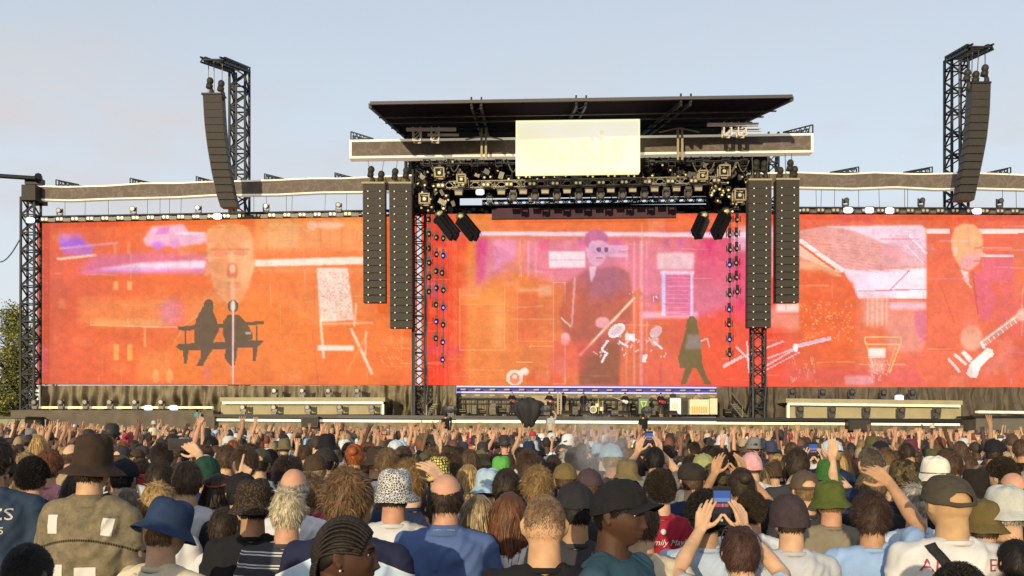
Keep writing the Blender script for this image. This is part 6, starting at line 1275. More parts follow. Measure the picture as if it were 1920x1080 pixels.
def phone_thing(c, w, h, lab, land=False, screen=True, rz=0, dark=False):
    r_ = thing('phone', lab, 'phone', c, 'phones held up in the crowd'); ORG[r_] = Vector((0, 0, 0)); r_.rotation_euler = (0, 0, math.radians(rz)); q = MB(); W, Hh = (h, w) if land else (w, h)
    n = 6; R_ = .008; pts = []
    for cx_, cz_, a0 in ((W / 2 - R_, Hh / 2 - R_, 0), (-W / 2 + R_, Hh / 2 - R_, 90), (-W / 2 + R_, -Hh / 2 + R_, 180), (W / 2 - R_, -Hh / 2 + R_, 270)):
        for k in range(5): a = math.radians(a0 + k * 22.5); pts.append((cx_ + R_ * math.cos(a), cz_ + R_ * math.sin(a)))
    q.loft([[(x, .004, z) for x, z in pts], [(x, -.004, z) for x, z in pts]]); q.build('case', M['phone'], r_)
    if screen:
        nx, nz = (24, 44) if not land else (44, 24); q = MB(); cols = []
        for j in range(nz + 1):
            for i in range(nx + 1):
                u, v = i / nx, j / nz; q.v.append(((u - .5) * W * .93, -.0046, (v - .5) * Hh * .93)); q.a.append(1)
                if land: c_ = (150, 170, 200) if v > .55 else (200, 90, 60) if v > .3 else (25, 22, 25)
                else: c_ = (22, 22, 26) if v > .93 else (60, 95, 165) if v > .72 else (105, 135, 190) if v > .60 else (38, 42, 58) if v > .55 else ((190, 80, 80) if .12 < u < .42 else (210, 120, 150) if .46 < u < .60 else (170, 110, 80) if .64 < u < .9 else (40, 36, 44)) if v > .47 else (34, 36, 52) if v > .28 else (12, 12, 14)
                if not land and v < .16 and (u - .5) ** 2 + ((v - .09) * 2) ** 2 < .006: c_ = (200, 200, 205)
                if dark: c_ = tuple(v_ * .22 for v_ in c_)
                cols.append(s2l(np.array(c_) / 255.))
        w_ = nx + 1; q.f = [(j * w_ + i, j * w_ + i + 1, (j + 1) * w_ + i + 1, (j + 1) * w_ + i) for j in range(nz) for i in range(nx)]
        o = q.build('screen', M['phone_led'], r_); ca = o.data.color_attributes.new('img', 'FLOAT_COLOR', 'POINT'); ca.data.foreach_set('color', np.concatenate([np.array(cols), np.ones((len(cols), 1))], 1).astype(np.float32).ravel())
    return r_
m, t, b = new_mat('phone_picture'); at = N(t, 'ShaderNodeAttribute', attribute_name='img'); t.links.new(at.outputs['Color'], b.inputs['Emission Color']); b.inputs['Base Color'].default_value = (.01, .01, .01, 1); b.inputs['Roughness'].default_value = .5; b.inputs['Specular IOR Level'].default_value = .1; b.inputs['Emission Strength'].default_value = 1 / EXPO; M['phone_led'] = m
def torus_on(r_, nm, c, rx, ry, rad, m=None, color=(0.5, .5, .5), tilt=0, n=28):
    mb = MB(); V = []; k_ = 6
    for i in range(n):
        t = 2 * math.pi * i / n; 
        for j in range(k_): a = 2 * math.pi * j / k_; V.append((math.cos(t) * (rx + rad * math.cos(a)), math.sin(t) * (ry + rad * math.cos(a)), rad * 1.2 * math.sin(a) + tilt * math.sin(t)))
    mb.add(V, [(i * k_ + j, ((i + 1) % n) * k_ + j, ((i + 1) % n) * k_ + (j + 1) % k_, i * k_ + (j + 1) % k_) for i in range(n) for j in range(k_)])
    me = bpy.data.meshes.new(nm); me.from_pydata(mb.v, [], mb.f); me.materials.append(m or M['cloth']); me.polygons.foreach_set('use_smooth', [True] * len(me.polygons)); return child(nm, me, r_, color, c)
def collar(r_, color, h=.035, m=None):
    mb = MB(); n = 28; rg = [[(math.cos(t) * rx, -.032 + math.sin(t) * ry, z + (.012 if math.sin(t) < 0 else -.012)) for t in [2 * math.pi * k / n for k in range(n)]] for rx, ry, z in ((.100, .088, 1.452), (.082, .076, 1.468), (.070, .070, 1.478 + h), (.066, .066, 1.478 + h), (.066, .066, 1.46))]
    mb.loft(rg, False); me = bpy.data.meshes.new('collar'); me.from_pydata([tuple(v) for v in mb.v], [], mb.f); me.materials.append(m or M['cloth']); me.polygons.foreach_set('use_smooth', [True] * len(me.polygons))
    return child('collar', me, kid(r_, 'shirt') if any(c.name.startswith('shirt') for c in r_.children) else kid(r_, 'jacket'), color)
def eyes(r_):
    for s in (-1, 1):
        q = MB(); q.ell((0, 0, 0), (.0115, .0115, .0100), 16, 10); me = bpy.data.meshes.new('eye'); me.from_pydata([tuple(v) for v in q.v], [], q.f); me.materials.append(M['eye']); e = child('eye', me, r_, (1, 1, 1), HC + Vector((s * .031, .0700, .007)))
        q = MB(); q.ell((.002 * 1, .0085, 0), (.0055, .0040, .0055), 12, 8); me = bpy.data.meshes.new('iris'); me.from_pydata([tuple(v) for v in q.v], [], q.f); me.materials.append(M['iris']); child('iris', me, e, (1, 1, 1))
        q = MB(); R_ = random.Random(4)
        for k in range(90):
            u = R_.random(); x = s * (.014 + .034 * u); z = .0235 + .006 * math.sin(u * 2.6) - .004 * u + R_.uniform(-.002, .003); d = head_pts(np.array([[x / .077, .82, z / .118]]) / np.linalg.norm([x / .077, .82, z / .118]))[0]
            p = Vector((x, d[1] + .001, z)); q.add([p, p + Vector((s * .007, -.001, .003)), p + Vector((s * .007, .001, .0018))], [(0, 1, 2)])
        me = bpy.data.meshes.new('eyebrow'); me.from_pydata([tuple(v) for v in q.v], [], q.f); me.materials.append(M['iris']); child('eyebrow', me, r_, (1, 1, 1), HC)
def backpack_strap(r_, pts, w, m, nm='strap'):
    sh = kid(r_, 'shirt'); mb = MB(); V = []; L_ = len(pts) * 6
    for i in range(L_ + 1):
        t = i / L_ * (len(pts) - 1); k = min(int(t), len(pts) - 2); f_ = t - k; x = pts[k][0] * (1 - f_) + pts[k + 1][0] * f_; z = pts[k][1] * (1 - f_) + pts[k + 1][1] * f_
        dx, dz = pts[k + 1][0] - pts[k][0], pts[k + 1][1] - pts[k][1]; l_ = math.hypot(dx, dz); nx_, nz_ = -dz / l_ * w / 2, dx / l_ * w / 2
        for s in (-1, 1): xx2, zz2 = x + nx_ * s, z + nz_ * s; V.append((xx2, back_hit(sh, xx2, min(zz2, 1.46)) - .008, zz2))
    mb.add(V, [(2 * i, 2 * i + 1, 2 * i + 3, 2 * i + 2) for i in range(L_)]); mb2 = MB(); mb2.add(V, [(2 * i, 2 * i + 1, 2 * i + 3, 2 * i + 2) for i in range(L_)])
    me = finish(mb2, nm, m, 0, .006); return child(nm, me, sh, (.02, .02, .02))

# ================================================================= the people one can tell apart (column, head top, distance, ...)
C_ = []
def pp(px, ty, D, *a, **k):
    r_, s = person(px, ty, D * 1.27, *a, **k); return r_      # distances were measured with too short a rule
# -- front
a = pp(52, 1020, 2.45, 'person with very short dark hair cropped by the bottom left corner of the picture', skin=(.12, .07, .05), hair=('crop', 'black'), shirt=('tee', 'grey'), rz=-10)
a = pp(174, 814, 3.75, 'tall man in brown bucket hat and faded tan denim jacket with white patches', skin='pale', hair=('short', 'dark brown'), hat=('tall_bucket', (.040, .026, .018)), shirt=('jacket', 'tan'), smat=M['denim'], hrot=(-.05, .06, 0)); collar(a, CL['tan'], .03, M['denim'])
for w_, h_, x_, z_, r2 in ((.055, .085, -.135, 1.385, .05), (.050, .080, .125, 1.375, -.12), (.10, .12, .03, 1.13, .03), (.06, .09, -.10, 1.16, 0)): print_on(a, patch(w_, h_), 1, x_, z_, M['ink_white'], 'white_patch', 0, r2)
a = pp(312, 936, 3.0, 'man bowing his head in navy bucket hat, cream football shirt and printed lanyard', skin='pale', hair=('short', 'light brown'), hat=('bucket', (.022, .040, .085)), shirt=('tee', 'cream'), rz=-24, hrot=(-.34, .10, 0)); torus_on(a, 'collar_trim', (0, -.032, 1.470), .074, .066, .010, color=(.06, .16, .25))
backpack_strap(a, [(-.07, 1.46), (-.075, 1.38), (-.06, 1.2), (-.05, 1.0)], .017, M['ink_white'], 'lanyard')
for i, z_ in enumerate((1.375, 1.30, 1.225, 1.15)): print_on(a, 'LIVE', .017, -.072 + .012 * i * .5, z_, M['ink_dark'], 'lanyard_print', 0, -1.45)
a = pp(-14, 815, 4.1, 'man in navy tee with white letters cut off by the left edge', skin='tan', hair=('short', 'dark brown'), shirt=('tee', (.030, .050, .085)), rz=6, bulk=1.12)
print_on(a, 'OASIS', .085, .03, 1.37, M['ink_white']); print_on(a, 'LIVE 25', .05, .03, 1.29, M['ink_white'])
a = pp(50, 846, 5.9, 'blond crop haired person in black tee with a yellow number square on its back', hair=('short', 'blond'), shirt=('tee', 'black')); print_on(a, patch(.10, .10), 1, .115, 1.37, mat('yellow_green_patch', (.45, .50, .04), .7), 'number_patch'); print_on(a, '0', .07, .115, 1.37, M['ink_dark'])
a = pp(93, 838, 5.7, 'person with thick auburn brown hair just left of the tall brown bucket hat', hair=('tousled', 'auburn'), shirt=('tee', 'pink'))
a = pp(238, 912, 4.0, 'woman with long streaked grey brown hair between the brown and navy bucket hats', hair=('long', (.15, .12, .09)), shirt=('tee', 'grey'))
a = pp(296, 900, 3.9, 'person with short golden blond hair behind the navy bucket hat', hair=('short', 'golden blond'), shirt=('tee', 'white'))
a = pp(232, 862, 4.9, 'person in dark navy cap right behind the tall brown bucket hat', hair=('short', 'black'), hat=('cap_closed', (.012, .014, .022)), shirt=('tee', 'black'))
a = pp(300, 862, 4.8, 'person in blue shirt with yellow collar holding a phone up sideways', skin='pale', pose='hold', hair=('short', 'dark brown'), shirt=('tee', 'blue')); collar(a, (.55, .48, .03)); HOLD1 = a
a = pp(352, 862, 4.4, 'person in white cuffed top pointing one arm at the stage beside the dark green hood', pose='point_low', hair=('short', 'brown'), shirt=('tee', 'white'), rz=12)
a = pp(385, 855, 4.9, 'person in dark green cap and black jacket with a small white emblem', hair=('short', 'dark brown'), hat=('beanie', 'dark green'), shirt=('jacket', 'black')); print_on(a, '4', .05, .10, 1.39, M['ink_white'], 'emblem', .3)
a = pp(425, 832, 6.3, 'person with short brown hair left of the faded fade haircut man', hair=('short', 'brown'), shirt=('tee', 'navy'))
a = pp(460, 834, 5.9, 'man with tight brown fade haircut and black tee', skin='pale', hair=('quiff', 'brown'), shirt=('tee', 'black'))
a = pp(410, 885, 4.5, 'woman with long dark brown hair and burgundy headband', hair=('long', 'dark brown'), shirt=('tee', 'black')); torus_on(a, 'headband', HC + Vector((0, -.01, .075)), .083, .102, .006, color=(.25, .05, .04), tilt=.03)
a = pp(452, 888, 4.3, 'person in plain black cap just left of the woven brown hat', hair=('short', 'black'), hat=('cap_closed', 'black'), shirt=('tee', 'black'))
a = pp(420, 960, 3.9, 'shorter person in white tee mostly hidden behind the woven brown hat', hair=('short', 'dark brown'), shirt=('tee', 'white'), scale=.86)
a = pp(476, 899, 3.6, 'man in woven brown bucket hat and black tee', skin='tan', hair=('short', 'black'), hat=('bucket', 'brown'), hmat=M['weave'], shirt=('tee', 'black'), rz=8, hrot=(.05, 0, 0))
a = pp(541, 911, 3.5, 'man with short silver blond hair in dark tee with white stripes', skin='rosy', hair=('short', (.42, .36, .24)), shirt=('tee', 'grey'), smat=M['stripes'])
a = pp(551, 879, 4.1, 'bald man in white tee behind the silver blond man', skin='rosy', hair=('ring', 'grey'), shirt=('tee', 'white'))
a = pp(540, 852, 5.2, 'person with swept dark brown hair behind the bald man', hair=('quiff', 'dark brown'), shirt=('tee', 'black'))
a = pp(652, 868, 3.05, 'man with big tousled brown hair in navy and pale blue raglan shirt', skin='pale', hair=('tousled', (.13, .075, .032)), shirt=('tee', 'navy'), smat=M['raglan'], bulk=1.08)
a = pp(648, 966, 2.30, 'dark skinned man with black cornrow braids and earring in profile facing right', skin='dark', hair=('braids', (.014, .010, .008)), shirt=('tee', 'black'), rz=-88, hero=True, scale=None); eyes(a); HEROB = a
q = MB(); q.ell((0, 0, 0), (.004, .004, .004), 10, 8); me = bpy.data.meshes.new('earring'); me.from_pydata([tuple(v) for v in q.v], [], q.f); me.materials.append(M['ink_white']); child('earring', me, a, (1, 1, 1), HC + Vector((.085, -.004, -.036)))
a = pp(740, 880, 3.85, 'man in grey leopard print bucket hat and white tee with a black square logo', skin='rosy', hair=('short', 'dark brown'), hat=('bucket', 'grey'), hmat=M['leopard'], shirt=('tee', 'white'), hrot=(.04, .02, 0), bulk=1.04)
print_on(a, patch(.13, .115, 20, .010), 1, .10, 1.27, M['ink_dark'], 'square_logo', 0, -.12); print_on(a, patch(.10, .085, 16), 1, .10, 1.27, M['ink_dark'], 'square_logo', 0, -.12); print_on(a, 'a', .07, .10, 1.273, M['ink_white'], 'logo_letter', 0, -.12)
a = pp(822, 930, 3.8, 'person in navy striped top with a wristwatch reaching up behind the leopard hat', pose='hold', rz=30, hair=('short', 'dark brown'), shirt=('tee', 'navy'), scale=.93)
a = pp(836, 889, 3.6, 'man with thinning dark hair and bald crown in blue polo shirt', skin='rosy', hair=('ring', 'dark brown'), shirt=('tee', (.075, .12, .27)), bulk=1.06); collar(a, (.075, .12, .27), .022); torus_on(a, 'collar_stripe', (0, -.032, 1.487), .0725, .0725, .004, M['ink_white'])
a = pp(768, 856, 4.4, 'person with golden brown tousled hair behind the leopard hat', hair=('tousled', (.19, .11, .035)), shirt=('tee', 'navy'), rz=25)
a = pp(822, 857, 5.6, 'person in yellow and black patterned bucket hat', hair=('short', 'black'), hat=('bucket', 'grey'), hmat=M['yellow_check'], shirt=('tee', 'black'))
a = pp(843, 841, 6.0, 'person with short brown hair right of the yellow patterned hat', hair=('quiff', 'brown'), shirt=('tee', 'navy'))
a = pp(878, 868, 5.6, 'woman with long straight golden blond hair', hair=('long', 'golden blond'), shirt=('tee', 'black'))
a = pp(898, 924, 3.75, 'woman with long ash blond hair beside the blue polo shirt', hair=('long', (.24, .18, .10)), shirt=('tee', 'white'))
a = pp(915, 879, 4.9, 'person in pale blue bucket hat', hair=('short', 'brown'), hat=('bucket', (.33, .46, .56)), shirt=('tee', 'white'))
a = pp(950, 876, 4.4, 'person with short dark brown hair left of the light brown tousled man', hair=('short', 'dark brown'), shirt=('tee', 'white'))
a = pp(955, 918, 3.7, 'woman with long wavy auburn hair', hair=('wavy', (.11, .045, .02)), shirt=('tee', 'white'))
a = pp(1008, 867, 4.3, 'man with light brown tousled hair and pale blue collar', hair=('tousled', (.19, .115, .045)), shirt=('tee', 'light blue'))
a = pp(1021, 926, 2.75, 'broad man with shaved ginger blond hair, big ears and black tee', skin=(.50, .30, .17), hair=('shaved', (.16, .10, .055)), shirt=('tee', 'black'), bulk=1.04)
a = pp(1079, 907, 3.4, 'man with black hair and charcoal tee left of the black cap man', skin='tan', hair=('short', 'black'), hat=('cap_closed', (.022, .022, .026)), shirt=('tee', 'charcoal'))
a = pp(1163, 902, 2.80, 'dark skinned man in black baseball cap turned to face the right', skin='dark', hair=('crop', 'black'), hat=('cap_closed', (.013, .013, .015)), shirt=('tee', (.03, .07, .10)), rz=-122, hero=True, hrot=(.24, 0, 0)); eyes(a); HEROC = a
a = pp(1238, 872, 4.45, 'man with curly dark hair in red football shirt with white script', skin='pale', hair=('curly', (.024, .016, .010)), shirt=('tee', (.27, .018, .035)), scale=None)
print_on(a, 'Family Mayb', .052, .02, 1.335, M['ink_white'], 'lettering', .35); q = MB(); q.tube((0, 0, -.0001), (0, 0, .0001), .016, 14); me = bpy.data.meshes.new('crest'); me.from_pydata([tuple(v) for v in q.v], [], q.f); print_on(a, me, 1, .0, 1.40, M['ink_white'], 'crest')
a = pp(1200, 925, 3.2, 'person in cream tee with black capital letters, head hidden behind the black baseball cap', hair=('short', 'brown'), shirt=('tee', 'cream'))
ENG = a; print_on(a, 'ENGLISH', .075, .01, 1.385, M['ink_dark'], 'lettering', .15, -.10)
a = pp(1297, 871, 5.2, 'person in dark flat cap right of the curly haired red shirt man', hair=('short', 'brown'), hat=('flat', (.030, .024, .020)), shirt=('tee', 'navy'))
a = pp(1322, 908, 3.5, 'person with thick black curly hair left of the big raised phone', skin='tan', hair=('curly', 'black'), shirt=('tee', (.35, .43, .55)))
a = pp(1388, 984, 3.0, 'woman with dark reddish hair and sunglasses on her head filming with both hands', skin='pale', pose='phone', hair=('short', (.045, .020, .014)), shirt=('tee', (.45, .55, .66)), trs='blue'); PHW = a
q = MB()
for s_ in (-1, 1): q.ell((s_ * .034, .050, .112), (.026, .016, .014), 12, 8, Matrix.Rotation(-.5, 3, 'X')); q.path([(s_ * .060, .045, .108), (s_ * .084, .0, .08), (s_ * .088, -.03, .06)], .0028, 5)
q.bar((-.012, .055, .115), (.012, .055, .115), .005); me = bpy.data.meshes.new('sunglasses'); me.from_pydata([tuple(v) for v in q.v], [], q.f); me.materials.append(mat('dark_lens_plastic', (.012, .01, .012), .12)); child('sunglasses', me, a, (1, 1, 1), HC)
a = pp(1481, 926, 3.45, 'person in dark plum knitted hat', skin='pale', hair=('short', 'dark brown'), hat=('beanie', (.045, .032, .036)), shirt=('tee', (.40, .42, .46)))
a = pp(1556, 902, 4.4, 'man in green bucket hat and grey tan tee', skin='rosy', hair=('short', 'light brown'), hat=('bucket', (.075, .095, .022)), shirt=('tee', (.20, .175, .125)), hrot=(0, -.06, 0), bulk=1.06)
a = pp(1510, 884, 4.6, 'person in brown cap just left of the green bucket hat', hair=('short', 'light brown'), hat=('cap', (.085, .06, .045)), shirt=('tee', 'charcoal'))
a = pp(1552, 856, 5.8, 'person in dark green bucket hat holding a phone upright', pose='phone', hair=('short', 'brown'), hat=('bucket', (.04, .12, .03)), shirt=('tee', 'grey'), scale=.96); PH2 = a
a = pp(1632, 838, 5.3, 'man with cropped grey brown hair right of the raised phone', hair=('crop', (.09, .07, .05)), shirt=('tee', 'navy'))
a = pp(1634, 876, 4.6, 'man with light brown short hair and pale ears', hair=('short', (.12, .08, .045)), shirt=('tee', 'black'))
a = pp(1634, 914, 3.55, 'person with tousled dark brown hair and one bent raised arm', skin='tan', pose='hold', hair=('tousled', (.035, .018, .012)), shirt=('tee', (.25, .38, .62)), rz=-8)
a = pp(1694, 862, 4.9, 'person in camouflage bucket hat', hair=('short', 'dark brown'), hat=('bucket', 'brown'), hmat=M['camo'], shirt=('tee', 'black'))
a = pp(1668, 872, 5.2, 'bald pale headed man behind the tousled dark haired person', hair=('ring', 'light brown'), shirt=('tee', 'navy'))
a = pp(1715, 905, 4.2, 'person in pale blue tee with head hidden behind the dark grey cap', hair=('short', 'grey'), shirt=('tee', (.42, .50, .62)), scale=.93)
a = pp(1753, 856, 5.0, 'person in white bucket hat with a thin dark band', hair=('short', 'black'), hat=('bucket', (.66, .64, .56)), shirt=('tee', 'black')); torus_on(a, 'hat_band', HC + Vector((0, -.004, .028)), .0885, .106, .003, M['ink_dark'])
a = pp(1778, 893, 3.30, 'broad man in dark olive cap and white tee with red letters and black strap', skin=(.43, .27, .14), hair=None, hat=('cap', (.060, .052, .038)), shirt=('tee', (.55, .55, .55)), bulk=1.16, rz=4, hrot=(.14, 0, 0))
print_on(a, 'AN', .075, -.115, 1.385, M['ink_red'], 'lettering', .12, -.05); print_on(a, 'ECT', .075, .145, 1.385, M['ink_red'], 'lettering', .12, -.05); backpack_strap(a, [(-.115, 1.475), (-.09, 1.42), (-.04, 1.33), (.03, 1.22), (.12, 1.1), (.17, 1.0)], .040, M['webbing'], 'strap')
print_on(a, patch(.05, .008), 1, -.062, 1.372, M['ink_white'], 'strap_buckle', 0, .55)
a = pp(1829, 880, 4.9, 'person in black bucket hat right of the white bucket hat', hair=('short', 'black'), hat=('tall_bucket', (.018, .015, .013)), shirt=('tee', 'black'))
a = pp(1840, 936, 3.5, 'person in khaki brown bucket hat beside the olive cap man', hair=('short', 'brown'), hat=('bucket', (.12, .09, .035)), shirt=('tee', 'khaki'))
a = pp(1885, 910, 3.5, 'person in pale grey bucket hat at the right edge', hair=('short', 'grey'), hat=('bucket', (.42, .44, .42)), shirt=('tee', 'white'), bulk=1.05)
a = pp(1880, 850, 5.2, 'person with big dark curly hair at the right edge', hair=('curly', 'dark brown'), shirt=('tee', 'navy'), rz=20)
a = pp(1840, 868, 5.6, 'person with blond grey curly hair behind the black bucket hat', hair=('curly', (.24, .18, .12)), shirt=('tee', 'grey'))
a = pp(1800, 1043, 2.35, 'person with black wavy hair cropped by the bottom edge at right', skin='tan', hair=('curly', (.012, .009, .009)), shirt=('tee', 'black'))
a = pp(1905, 1005, 3.2, 'person in black top with a thin chain cut off by the right edge', hair=('short', 'black'), shirt=('tee', 'black'), scale=.84)
a = pp(1495, 838, 5.6, 'person with brown hair raising one bare arm high left of the dark green bucket hat', pose='low_right', hair=('short', 'dark brown'), shirt=('tee', 'charcoal'), rz=-5)
a = pp(1390, 862, 5.0, 'person lifting both hands in front of the pink capped head', skin='tan', pose='phone', hair=('bun', 'dark brown'), shirt=('tee', 'black'), scale=.95)
a = pp(1340, 868, 5.5, 'woman in leopard print headscarf beside the flat cap', hair=('short', 'brown'), hat=('beanie', 'tan'), hmat=M['camo'], shirt=('tee', 'cream'))
a = pp(1143, 850, 6.6, 'person in cream white beanie under the smoke', hair=('short', 'brown'), hat=('beanie', (.66, .62, .48)), shirt=('tee', 'charcoal'))
a = pp(1176, 862, 5.8, 'person in khaki bucket hat right of the cream beanie', hair=('short', 'brown'), hat=('bucket', (.15, .12, .06)), shirt=('tee', 'khaki'))
a = pp(1060, 870, 5.4, 'person in mustard brown cap left of the khaki bucket hat', hair=('short', 'brown'), hat=('cap_closed', (.14, .10, .04)), shirt=('tee', 'olive'))
a = pp(1105, 880, 5.0, 'person with plum brown cap and dark shirt', hair=('short', 'brown'), hat=('cap_closed', (.06, .04, .045)), shirt=('tee', 'charcoal'))
a = pp(1345, 838, 6.2, 'person with short dark hair and pale neck left of the raised hands', skin='pale', hair=('crop', 'dark brown'), shirt=('tee', 'black'))
a = pp(1320, 852, 6.0, 'person in yellow green cap right of the flat cap', hair=('short', 'brown'), hat=('cap_closed', (.26, .27, .12)), shirt=('tee', 'grey'))
a = pp(1228, 836, 6.9, 'person holding a small phone up with both hands over the curly dark hair', pose='phone', hair=('short', 'black'), shirt=('tee', 'grey')); PH3 = a
a = pp(990, 842, 6.5, 'person with fluffy brown hair above the light brown tousled man', hair=('quiff', 'brown'), shirt=('tee', 'navy'))
a = pp(742, 826, 8.0, 'person in pale blue and white cap in the middle rows', hair=('short', 'brown'), hat=('cap_closed', (.45, .52, .58)), shirt=('tee', 'white'))
a = pp(706, 838, 6.6, 'person in wide dark brown bucket hat left of the pale blue cap', hair=('short', 'brown'), hat=('bucket', (.04, .03, .024)), shirt=('tee', 'brown'))
a = pp(665, 832, 7.2, 'woman with bright ginger hair', hair=('bun', (.28, .08, .02)), shirt=('tee', 'black'))
a = pp(610, 840, 6.4, 'person in plain dark brown cap behind the tousled brown hair', hair=('short', 'black'), hat=('cap_closed', (.03, .024, .024)), shirt=('tee', 'black'))
a = pp(488, 842, 6.3, 'person in dark green grey cap with a pale strap line', hair=('short', 'brown'), hat=('cap', (.05, .055, .04)), shirt=('tee', 'white'))
for i_, a_ in enumerate(((940, 856, 6.6, (.10, .35, .07), 'bucket', 'person in bright green patterned hat'), (1410, 848, 6.6, (.55, .30, .32), 'beanie', 'person in pink cap behind the lifted hands'))): pp(a_[0], a_[1], a_[2], a_[5], hair=('short', 'brown'), hat=(a_[4], a_[3]), shirt=('tee', 'white'))

# phones in hands
def hand_point(r_, v): return Matrix.LocRotScale(r_.location, r_.rotation_euler, r_.scale) @ Vector(v)
phone_thing(hand_point(PHW, (0, .385, 1.82)), .078, .165, 'black phone held upright by the woman with sunglasses, its lit screen showing the stage')
phone_thing(hand_point(PH2, (0, .375, 1.82)), .075, .155, 'phone held up over the dark green bucket hat, screen blue and red')
phone_thing(hand_point(PH3, (0, .375, 1.82)), .075, .155, 'small dark phone held upright above the curly dark haired man', screen=True)
phone_thing(hand_point(HOLD1, (0.02, .33, 1.86)), .078, .160, 'black phone held sideways above the blue shirt with yellow collar', land=True, dark=True)
# ================================================================= the rows behind them: one object per person
LAND = [(52, 'dark head at the corner'), (174, 'tall brown bucket hat'), (312, 'navy bucket hat'), (385, 'dark green cap'), (476, 'woven brown hat'), (541, 'silver blond man'), (650, 'big tousled hair'), (740, 'leopard bucket hat'), (836, 'blue polo man'), (898, 'ash blond woman'), (955, 'auburn waves'), (1021, 'shaved ginger man'), (1163, 'black baseball cap'), (1238, 'red football shirt'), (1322, 'black curly head'), (1390, 'woman filming'), (1481, 'plum knitted hat'), (1556, 'green bucket hat'), (1634, 'bent raised arm'), (1778, 'olive cap man'), (1885, 'pale grey bucket hat')]
used = set(); R2 = random.Random(21); cnt = 0
ROWS = ['just beyond', 'two rows beyond', 'several rows beyond', 'well beyond', 'far beyond']
HAIRS = [('short', 'dark brown', 'neat dark brown hair'), ('short', 'black', 'neat black hair'), ('crop', 'dark brown', 'cropped dark hair'), ('tousled', 'dark brown', 'messy dark hair'), ('curly', 'black', 'curly black hair'), ('short', 'dark brown', 'short very dark hair'), ('short', 'dark brown', 'short dark brown hair'), ('short', 'brown', 'short brown hair'), ('short', 'black', 'short black hair'), ('tousled', 'brown', 'messy brown hair'), ('tousled', 'light brown', 'messy light brown hair'), ('quiff', 'dark brown', 'swept dark hair'), ('quiff', 'light brown', 'swept light brown hair'), ('long', 'dark brown', 'long dark hair'), ('long', 'golden blond', 'long blond hair'), ('wavy', 'auburn', 'wavy auburn hair'), ('curly', 'dark brown', 'curly dark hair'), ('crop', 'brown', 'cropped brown hair'), ('ring', 'brown', 'a balding crown'), ('bun', 'brown', 'a brown hair bun'), ('long', 'brown', 'long brown hair'), ('short', 'ginger', 'short ginger hair'), ('short', 'grey', 'short grey hair')]
HATS = [('bucket', 'black', 'a black bucket hat'), ('bucket', 'khaki', 'a khaki bucket hat'), ('bucket', 'white', 'a white bucket hat'), ('bucket', 'navy', 'a navy bucket hat'), ('cap_closed', 'black', 'a black cap'), ('cap', 'charcoal', 'a charcoal cap'), ('cap_closed', 'brown', 'a brown cap'), ('bucket', 'olive', 'an olive bucket hat'), ('beanie', 'tan', 'a tan beanie'), ('cap_closed', 'sky blue', 'a sky blue cap'), ('bucket', 'brown', 'a brown bucket hat')]
SH = ['black'] * 6 + ['white'] * 4 + ['navy'] * 3 + ['grey', 'charcoal', 'light blue', 'olive', 'tan', 'sky blue', 'red', 'cream', 'burgundy']
PZ = {'down': '', 'up_right': ' raising the right arm', 'up_left': ' raising the left arm', 'up_both': ' raising both arms', 'clap': ' clapping overhead', 'point': ' pointing up', 'phone': ' holding up both hands', 'low_both': ' with both hands at head height', 'low_right': ' with one hand at head height'}
BUDGET = 300 - len(PEOPLE) - 12
for X, Y in ((-1.45, 1.75), (-.8, .55), (.85, .5), (.05, -.75), (1.35, 1.6), (-1.7, 2.6), (-2.1, .9), (-1.5, -.4), (-.7, -1.4), (-2.4, -1.2), (.9, -1.2), (1.7, .2)):  # unseen crowd members added around the camera to throw shade on the front rows
    person(CX0 + X / 1.0 * F, 0, 1.0, 'person in a dark tee just outside the picture, close to the camera', hair=('short', 'brown'), shirt=('tee', 'charcoal'), scale=.98)[0].location = (X, Y, 0); cnt += 1
D = 5.6; rowi = 0
